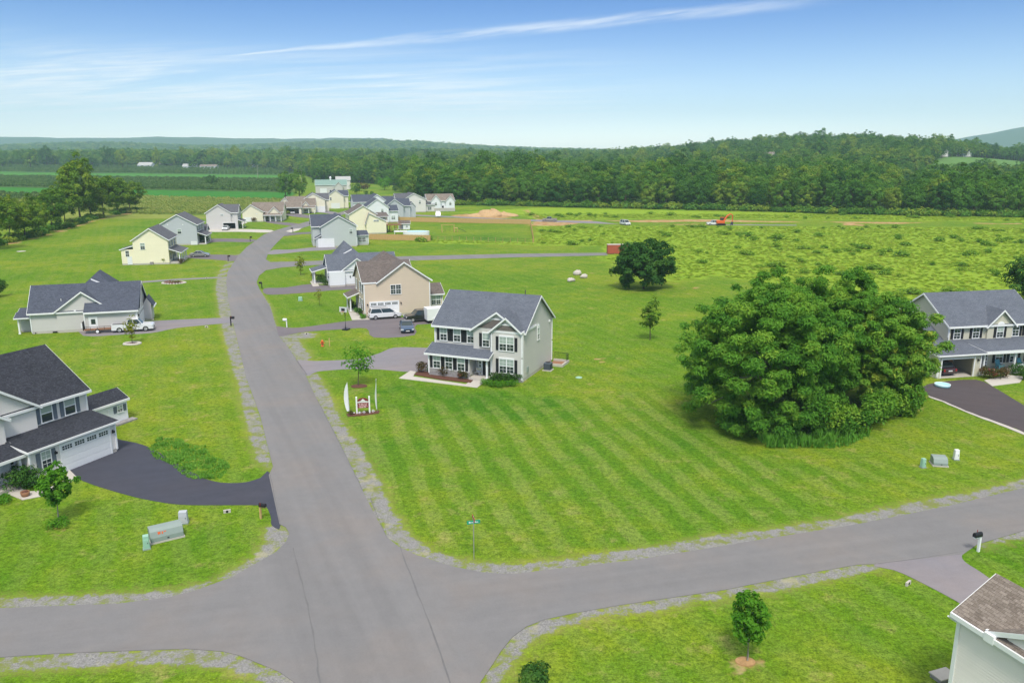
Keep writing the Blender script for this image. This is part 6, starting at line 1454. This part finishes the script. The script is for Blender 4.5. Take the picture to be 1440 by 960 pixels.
mb = MB(); mb.box(2.0, 3.2, -.6, .6, 1.3, 1.4); mb.box(2.05, 2.15, -.55, -.45, 0, 1.3); mb.box(3.05, 3.15, -.55, -.45, 0, 1.3); mb.box(3.05, 3.15, .45, .55, 0, 1.3); mb.build('platform', M['wood'], t); mb = MB(); mb.add([(3.2, -.3, 1.4), (3.2, .3, 1.4), (6.0, .3, .15), (6.0, -.3, .15), (3.2, -.3, 1.32), (3.2, .3, 1.32), (6.0, .3, .07), (6.0, -.3, .07)], [(0, 1, 2, 3), (7, 6, 5, 4), (0, 3, 7, 4), (1, 5, 6, 2), (0, 4, 5, 1), (3, 2, 6, 7)]); mb.build('slide', M['black'], t)
x_, y_ = G(690, 305); mnd = MB(); rnd = random.Random(4)
for i, (a, b_, r_, hh) in enumerate([(0, 0, 4.2, 2.6), (5, 1, 3.4, 1.7), (-5.5, .5, 3.6, 1.2), (9, 0, 2.6, 1.0)]): mnd.blob((a, b_, -.1), r_ * 1.3, r_, hh, i, .25, nu=18, nv=12)
o = mnd.build('earth_mound', plain('bare_earth', (.50, .33, .17), .95, .3, 1.5, bump=.6)); o.location = (x_, y_ + 4, 0); tag(o, 'mound of bare orange earth right of the end houses', 'mound')
for i, (px, py, s_, lab) in enumerate([(812, 386.5, .95, 'largest pale boulder of the three on the far lawn'), (803, 396, .75, 'pale boulder nearest us on the far lawn'), (821, 391, .8, 'pale boulder at the right of the three on the far lawn')]):
    mb = MB(); mb.blob((0, 0, .4), 1.0, .8, .65, i + 9, .35, nu=10, nv=7, zmin=-.05); o = mb.build('boulder', M['rock']); o.location = (*G(px, py), 0); o.scale = (s_,) * 3; tag(o, lab, 'boulder', 'boulders on the far lawn')

# ------------------------------------------------------------------ street furniture
def mailbox(label, px, py, post='black', box='black', rz=0, s=1.0):
    t = empty('mailbox', G(px, py), rz, label, 'mailbox'); t.scale = (s,) * 3
    mb = MB(); mb.box(-.06, .06, -.06, .06, 0, 1.15); mb.box(-.06, .06, -.05, .45, .88, .96); mb.build('post', M[post], t)
    mb = MB(); mb.prism([(-.11, .96), (.11, .96), (.11, 1.1), (.07, 1.19), (0, 1.22), (-.07, 1.19), (-.11, 1.1)], -.05, .48, 'y'); b_ = mb.build('box', M[box], t)
    mb = MB(); mb.box(.115, .135, .1, .13, 1.05, 1.3); mb.build('flag', M['lamp_red'], b_); return t
mailbox('black mailbox where the grey drive of the long low house meets the road', 325, 458, rz=-90, s=1.2)
mailbox('black mailbox at the mouth of the sealed black drive', 367, 729, 'wood', rz=-110)
mailbox('white post mailbox beside the bottom right driveway', 1375.5, 775, 'white', rz=110, s=1.15)
mailbox('white post mailbox at the drive of the beige house', 403.5, 460, 'white', 'white', rz=90, s=1.1)
mailbox('black mailbox at the drive of the low white house', 368.5, 406, rz=90, s=1.1)
mailbox('black mailbox at the drive of the pale yellow house', 321, 367, rz=-90, s=1.15)
mailbox('black mailbox near the bend by the blue grey house', 352, 339.5, rz=-90, s=1.2)
mailbox('small black mailbox at the drive right of the bend', 412, 327, rz=90, s=1.3)
def pedestal(label, px, py, m_, w_, d, h_, rz, lid=True):
    t = empty('utility_pedestal', G(px, py), rz, label, 'utility box'); mb = MB(); mb.taper(-w_ / 2, w_ / 2, -d / 2, d / 2, .03, h_, .03, .03); mb.build('cover', M[m_], t, .04)
    mb = MB(); mb.box(-w_ / 2 - .03, w_ / 2 + .03, -d / 2 - .03, d / 2 + .03, 0, .09); mb.build('base', M['grey_box'], t); mb = MB(); mb.box(-w_ / 2 + .06, w_ / 2 - .06, -d / 2 - .012, -d / 2 + .03, .2, h_ - .25); mb.build('door', M[m_], t); mb = MB(); mb.box(w_ / 2 - .14, w_ / 2 - .1, -d / 2 - .03, -d / 2, h_ * .45, h_ * .55); mb.build('latch', M['dark_metal'], t); return t
def transformer(label, px, py, w_, d, h_, rz, m_, marks=False):
    t = empty('transformer', G(px, py), rz, label, 'transformer'); mb = MB(); mb.prism([(-d / 2, .08), (d / 2, .08), (d / 2, h_), (-d * .12, h_), (-d * .36, h_ * .86), (-d / 2, h_ * .45)], -w_ / 2, w_ / 2, 'x'); mb.build('cabinet', M[m_], t, .03)
    mb = MB(); mb.box(-w_ / 2 - .06, w_ / 2 + .06, -d / 2 - .06, d / 2 + .06, 0, .1); mb.build('pad', M['concrete'], t); mb = MB(); mb.box(-w_ / 2 + .03, w_ / 2 - .03, -d / 2 - .02, -d / 2 + .02, .12, h_ * .44); mb.build('door', M[m_], t)
    mb = MB(); mb.box(.0, .12, -d / 2 - .03, -d / 2 - .018, h_ * .22, h_ * .32); mb.build('lock', M['dark_metal'], t)
    if marks:
        mb = MB(); y0, z0, y1, z1 = -d * .36, h_ * .86, -d / 2, h_ * .45
        for a, b_, c_, e in ((-.55, .15, -.38, .55), (-.3, .2, -.22, .6), (-.16, .2, -.02, .34)):
            P = lambda u_, k_: (u_, y0 + (y1 - y0) * k_ - .012, z0 + (z1 - z0) * k_ + .006)
            mb.add([P(a, b_), P(c_, b_), P(c_, e), P(a, e)], [(0, 1, 2, 3)])
        mb.build('sprayed_mark', M['orange'], t)
    return t
pedestal('pale green utility pedestal left of the long grey cabinet on the front lawn', 206.5, 771, 'green_box', .42, .42, .95, 25)
transformer('long grey green cabinet with orange spray mark on the left front lawn', 234, 756, 2.05, .95, .92, 33, 'grey_box', True)
pedestal('pale blue grey utility box right of the long grey cabinet', 258.5, 735, 'sid_blue', .6, .45, .9, 12)
pedestal('pale green leaning utility pedestal left of the transformer by the big clump', 1297.5, 657, 'green_box', .36, .34, .8, 15)
transformer('green transformer box between two pedestals on the right lawn', 1320, 653, 1.1, 1.0, .72, -12, 'grey_box')
pedestal('white utility pedestal right of the transformer on the right lawn', 1344, 646, 'white', .4, .38, .9, -5)
pedestal('small pale green box on the lawn below the low white house', 422.5, 423, 'green_box', .7, .6, .7, 10)
t = empty('street_sign', G(666.5, 786), 14, 'green street name sign on a thin pole at the corner', 'street sign'); mb = MB(); mb.tube([(0, 0, 0), (0, 0, 2.95)], .03, 8); mb.build('pole', M['metal'], t)
SG = plain('sign_green', (.0, .32, .17), .5, .03); mb = MB(); mb.box(-.42, .42, -.012, .012, 2.45, 2.68); b_ = mb.build('name_blade', SG, t)
mb = MB()
for i, w_ in enumerate((.07, .05, .06, .04, .07, .05, .05)): mb.box(-.3 + i * .09, -.3 + i * .09 + w_, -.017, -.013, 2.52, 2.52 + (.1 if i in (0, 4) else .07))
mb.build('lettering', M['white'], b_)
mb = MB(); mb.box(-.012, .012, -.4, .4, 2.72, 2.93); mb.build('cross_blade', M['red'], t)
# builder's sign with two feather flags in its flower strip
MAR = plain('maroon_board', (.20, .025, .03), .5, .05); PINK = plain('sign_lettering', (.75, .50, .48), .6, .05)
x_, y_ = G(511, 581.5); t = empty('builder_sign', (x_, y_, 0), 12, 'maroon board on white posts between two white feather flags', 'sign')
for a in (-.62, .62): mb = MB(); mb.box(a - .07, a + .07, -.07, .07, 0, 1.72); mb.taper(a - .09, a + .09, -.09, .09, 1.72, 1.8, .05, .05); mb.build('post', M['white'], t)
mb = MB(); mb.prism([(-.55, .62), (.55, .62), (.55, 1.15), (-.55, 1.15)], -.03, .03, 'y'); bd = mb.build('board', MAR, t)
mb = MB()
for k_, z in enumerate((1.05, .92, .79, .68)):
    x = -.42 + .06 * (k_ % 2)
    for w_ in ((.16, .22, .12, .2), (.1, .3, .22), (.22, .12, .26, .1), (.4, .2))[k_]: mb.box(x, x + w_, -.036, -.031, z - .035, z + .035); x += w_ + .05
mb.build('lettering', PINK, bd)
mb = MB(); mb.box(-.55, .55, -.028, .028, 1.17, 1.25); mb.build('cross_rail', M['white'], t)
arc = [(.55 * math.cos(q), 1.27 + .36 * math.sin(q) + .02) for q in np.linspace(0, math.pi, 11)]
mb = MB(); mb.prism([(a, z) for a, z in arc], -.025, .025, 'y'); hb_ = mb.build('arched_header', MAR, t); mb = MB(); mb.prism([(-.25, 1.34), (.25, 1.34), (0, 1.55)], -.033, -.027, 'y'); mb.box(-.38, .38, -.033, -.027, 1.29, 1.32); mb.build('emblem', M['white'], hb_)
def feather(label, px, py, hh, wd, lean_, rz):
    t = empty('feather_flag', G(px, py), rz, label, 'flag'); mb = MB(); mb.tube([(0, 0, 0), (lean_ * .4, 0, hh * .6), (lean_, 0, hh)], [.025, .02, .012], 6); mb.build('pole', M['metal'], t)
    L1 = []; L2 = []
    for i in range(13):
        k_ = i / 12; z = .35 + (hh - .38) * k_; xx = lean_ * k_ ** 1.5; ww = wd * math.sin(math.pi * min(1, .12 + .9 * k_)) ** .6 * (1 if k_ < .97 else .3); yy = .05 * math.sin(5 * k_)
        L1.append((xx + .03, yy * .3, z)); L2.append((xx + .03 - ww, yy, z))
    n = 13; mb = MB(); mb.add(L1 + L2 + [(a, b_ + .015, c_) for a, b_, c_ in L1 + L2], [(i, i + 1, n + i + 1, n + i) for i in range(n - 1)] + [(2 * n + i + 1, 2 * n + i, 3 * n + i, 3 * n + i + 1) for i in range(n - 1)]); mb.build('banner', M['white'], t); return t
feather('white feather flag at the left end of the flower strip', 491.5, 582.5, 3.35, .46, -.1, 20); feather('thin white feather flag at the right end of the flower strip', 530.5, 579.5, 3.5, .22, -.02, 60)
st_ = slab('flower_strip', outline([(487, 582.5), (500, 581), (534, 577.5), (533, 581), (510, 584.5), (490, 586)]), .07, .08, M['mulch'], None); tag(st_, 'narrow mulch strip with flowers at the foot of the maroon sign', 'flower bed')
for i, (px, py) in enumerate([(497, 583), (506, 582.5), (512, 582), (517, 581.5), (525, 580)]):
    V, tn = leaf_cloud(np.array([(0, 0, .12)]), np.array([.16]), [50], .09, np.random.default_rng(i)); o = bpy.data.objects.new('flower_plant', quads_mesh('flower_plant', V, tn, M['white'] if i != 3 else L_['red'])); COL.objects.link(o); o.location = (*G(px, py), .05); tag(o, 'small white flower clump in the strip under the maroon sign' if i != 3 else 'small red flower clump in the strip under the maroon sign', 'flowers', 'flowers under the sign')
put_shrub('sb', G(493.5, 583.5), 'orange brown plant at the foot of the left feather flag', .45)
# hydrant and marker
t = empty('fire_hydrant', G(453.5, 487), 10, 'orange red fire hydrant on the lawn below the plum drive', 'hydrant'); mb = MB(); mb.lathe([(.2, 0), (.2, .08), (.14, .1), (.14, .62), (.19, .64), (.19, .7), (.13, .82), (.04, .9)], seg=14); mb.build('barrel', M['orange'], t)
for a in (-1, 1): mb = MB(); mb.disc((a * .2, 0, .48), .08, 'x', .16, 10); mb.build('nozzle', M['orange'], t)
mb = MB(); mb.disc((0, -.2, .45), .1, 'y', .14, 10); mb.build('pumper_nozzle', M['red'], t)
mb = MB(); mb.box(-.06, .06, -.02, .02, 0, 1.1); mb.taper(-.06, .06, -.02, .02, 1.1, 1.16, .03, .005); o = mb.build('marker_post', M['wood']); o.location = (*G(463.5, 487), 0); tag(o, 'thin yellow marker stake beside the hydrant', 'marker')
# basketball hoop
t = empty('basketball_hoop', G(486, 464), -20, 'black basketball hoop with white backboard at the edge of the plum drive', 'basketball hoop'); mb = MB(); mb.tube([(0, 0, .1), (0, .05, 2.6), (0, -.35, 3.1)], .07, 8); mb.build('pole', M['black'], t); mb = MB(); mb.box(-.45, .45, -.3, .6, 0, .18); mb.build('base', M['black'], t, .05)
mb = MB(); mb.box(-.62, .62, -.43, -.39, 2.75, 3.5); bb = mb.build('backboard', M['lamp_clear'], t); mb = MB(); mb.box(-.3, .3, -.44, -.432, 2.9, 3.3); mb.build('target_square', M['black'], bb)
mb = MB(); mb.tube([(.23 * math.cos(q), -.68 + .23 * math.sin(q), 2.85) for q in np.linspace(0, 6.283, 15)], .015, 6); mb.build('rim', M['orange'], t); mb = MB()
for q in np.linspace(0, 6.283, 9)[:-1]: mb.tube([(.22 * math.cos(q), -.68 + .22 * math.sin(q), 2.84), (.12 * math.cos(q + .3), -.68 + .12 * math.sin(q + .3), 2.45)], .008, 4)
mb.build('net', M['white'], t)
# things round the middle house
a_ = R(-22.1); loc = lambda u, v: (-9.18 + u * math.cos(a_) - v * math.sin(a_), 90.54 + u * math.sin(a_) + v * math.cos(a_))
t = empty('air_conditioner', loc(12.1, 6.0), -22, 'dark air conditioning unit at the side of the middle house', 'air conditioner'); mb = MB(); mb.box(-.42, .42, -.42, .42, .1, .95); mb.build('casing', M['slate'], t, .04)
mb = MB(); [mb.box(-.44, .44, -.44, .44, .18 + .09 * i, .2 + .09 * i) for i in range(8)]; mb.build('louvre', M['black'], t); mb = MB(); mb.disc((0, 0, .96), .33, 'z', .03, 18); mb.build('fan_grille', M['black'], t); mb = MB(); mb.box(-.55, .55, -.55, .55, 0, .1); mb.build('pad', M['concrete'], t)
t = empty('basement_stair', loc(12.0, 9.2), -22, 'concrete basement stairwell with black railing behind the air conditioner', 'stairwell'); mb = MB(); mb.box(-.7, 1.3, -1.3, -1.1, 0, .3); mb.box(1.1, 1.3, -1.1, 1.3, 0, .3); mb.box(-.7, 1.1, 1.1, 1.3, 0, .3); mb.build('kerb', M['concrete'], t)
mb = MB(); [mb.tube([(-.6 + i * .17, 1.2, .3), (-.6 + i * .17, 1.2, 1.15)], .015, 5) for i in range(11)]; mb.tube([(-.6, 1.2, 1.15), (1.2, 1.2, 1.15), (1.2, .2, 1.15)], .025, 5); [mb.tube([(1.2, 1.2 - i * .17, .3), (1.2, 1.2 - i * .17, 1.15)], .015, 5) for i in range(6)]; mb.build('railing', M['black'], t)
mb = MB(); mb.box(-.69, 1.09, -1.09, 1.09, 0, .05); mb.build('stair_pit', M['deck'], t)
t = empty('porch_bench', loc(5.85, -.35), -22, 'small metal bench on the porch of the middle house', 'bench'); mb = MB(); mb.box(-.35, .35, -.2, .2, .72, .77); mb.build('seat', M['metal'], t); mb = MB(); mb.box(-.35, .35, .17, .21, .77, 1.2); mb.build('backrest', M['metal'], t)
for a in (-.3, .3):
    for b_ in (-.17, .17): mb = MB(); mb.box(a - .025, a + .025, b_ - .025, b_ + .025, .33, .72); mb.build('leg', M['metal'], t)
def lid(px, py, m_, r_, lab): mb = MB(); mb.lathe([(r_, 0), (r_, .06), (r_ * .8, .09), (.02, .1)], seg=18); o = mb.build('utility_cover', M[m_]); o.location = (*G(px, py), 0); tag(o, lab, 'cover'); return o
lid(814, 531, 'green_box', .38, 'pale green round cover flush in the lawn right of the middle house'); lid(30, 353.5, 'concrete', 1.1, 'pale flat cover on the grass near the hedgerow')
def culvert(px, py, rz, lab):
    t = empty('culvert_end', G(px, py), rz, lab, 'culvert'); t.scale = (.55,) * 3; mb = MB(); mb.box(-.45, .45, -.1, .12, 0, .42); mb.build('headwall', M['rock'], t); mb = MB(); mb.disc((0, -.105, .2), .17, 'y', .02, 14); mb.build('pipe_mouth', M['black'], t)
culvert(290.5, 460.5, -10, 'small culvert end on the verge below the long low house drive'); culvert(291, 391.5, 170 - 180, 'small culvert end beside the narrow path'); culvert(1277, 822, 40, 'small dark pipe end in the grass left of the bottom right drive'); culvert(319.5, 720.5, 20, 'small pipe end in the grass under the sealed black drive')
culvert(431, 470, 30, 'dark pipe end in the ditch beside the plum drive')
# by the sage house
t = empty('paddling_pool', (*G(1325, 543.5), 0), 10, 'turquoise and white paddling pool leaning by the open garage', 'paddling pool'); mb = MB(); mb.lathe([(.5, .02), (.78, .05), (.82, .3), (.74, .32), (.7, .12), (.05, .1)], seg=20); o = mb.build('shell', plain('turquoise_plastic', (.42, .68, .70), .4), t); mb = MB(); mb.tube([(.79 * math.cos(q), .79 * math.sin(q), .31) for q in np.linspace(0, 6.283, 21)], .035, 6); mb.build('rim', M['white'], t)
TQ = plain('blue_chair_paint', (.13, .36, .42), .5)
for i, (u, lab) in enumerate(((5.0, 'blue porch chair nearest the door of the sage house'), (8.0, 'blue porch chair at the far right of the sage house porch'))):
    a_ = R(11.8); t = empty('porch_chair', (52.1 + u * math.cos(a_) + 2.9 * math.sin(a_), 92.7 + u * math.sin(a_) - 2.9 * math.cos(a_), .28), 11.8, lab, 'chair'); mb = MB(); mb.box(-.32, .32, -.3, .3, .38, .44); mb.build('seat', TQ, t); mb = MB(); mb.add([(-.32, .25, .44), (.32, .25, .44), (.28, .5, 1.1), (-.28, .5, 1.1), (-.32, .3, .44), (.32, .3, .44), (.28, .55, 1.1), (-.28, .55, 1.1)], [(0, 1, 2, 3), (7, 6, 5, 4), (0, 3, 7, 4), (1, 5, 6, 2), (3, 2, 6, 7), (0, 4, 5, 1)]); mb.build('backrest', TQ, t)
    for a in (-.3, .3):
        mb = MB(); mb.box(a - .05, a + .05, -.34, .34, .6, .64); mb.build('armrest', TQ, t)
        for b_ in (-.28, .28): mb = MB(); mb.box(a - .03, a + .03, b_ - .03, b_ + .03, 0, .6); mb.build('leg', TQ, t)
mb = MB(); mb.box(-.4, .4, -.22, .22, 0, 1.9); [mb.box(-.38, .38, -.26, -.22, z, z + .3) for z in (.15, .6, 1.05, 1.5)]; o = mb.build('storage_shelf', M['deck']); a_ = R(11.8); o.location = (52.1 - .35 * math.cos(a_) + .9 * math.sin(a_), 92.7 - .35 * math.sin(a_) - .9 * math.cos(a_), .045); o.rotation_euler = (0, 0, a_); tag(o, 'cluttered wooden shelf at the back of the open garage', 'shelf')
t = empty('flower_pot', (*G(36, 698), 0), 0, 'brown tub on the walk of the bottom left house', 'plant pot'); mb = MB(); mb.lathe([(.2, 0), (.3, .2), (.32, .42), (.28, .42), (.27, .36), (.02, .36)], seg=14); mb.build('tub', M['deck'], t); mb = MB(); mb.blob((0, 0, .36), .24, .24, .1, 3); mb.build('soil', M['mulch'], t)
t = empty('well_cover', (*G(1326, 953), 0), 20, 'pale slab box half hidden beside the bottom right house wall', 'box'); mb = MB(); mb.box(-.5, .5, -.32, .32, .0, .2); mb.build('box', M['stone'], t); mb = MB(); mb.box(-.55, .55, -.37, .37, .2, .26); mb.build('lid', M['concrete'], t)
mb = MB(); mb.box(-.35, .35, -.3, .3, .5, 1.2); mb.box(-.35, .35, -.05, .3, 0, .5); o = mb.build('gas_tank', M['white']); bm_ = None; o.location = (*G(116.5, 465.5), 0); tag(o, 'white propane cylinder stand against the wall of the long low house', 'gas tank')
# poles far off
for i, (px, Yd, hh, lab) in enumerate(((370, 820, 14, 'tall pale utility pole beyond the dark pair of trees'), (430, 700, 13, 'utility pole just right of the dark pair of trees'), (12, 1100, 14, 'utility pole in front of the far tree belt at the left edge'))):
    X_ = (px - 720) / FOCAL * Yd; t = empty('utility_pole', (X_, Yd, float(height(X_, Yd))), 20, lab, 'utility pole'); mb = MB(); mb.tube([(0, 0, 0), (0, 0, hh)], [.25, .16], 8); mb.build('pole', M['bark_pale'], t); mb = MB(); mb.box(-1.4, 1.4, -.12, .12, hh - 1.0, hh - .8); mb.build('crossarm', M['bark_pale'], t)

# ------------------------------------------------------------------ summer haze
hm = bpy.data.materials.new('haze_air'); hm.use_nodes = True; T = NT(hm.node_tree)
pv = T.n('ShaderNodeVolumePrincipled'); pv.inputs['Color'].default_value = (.64, .88, 1.0, 1); pv.inputs['Density'].default_value = 1.3e-4; pv.inputs['Anisotropy'].default_value = -.35
T.put(T.n('ShaderNodeOutputMaterial').inputs['Volume'], pv.outputs[0])
mb = MB(); mb.box(-6700, 6700, -450, 6600, -1, 345); hz = mb.build('haze', hm); tag(hz, kind='stuff')
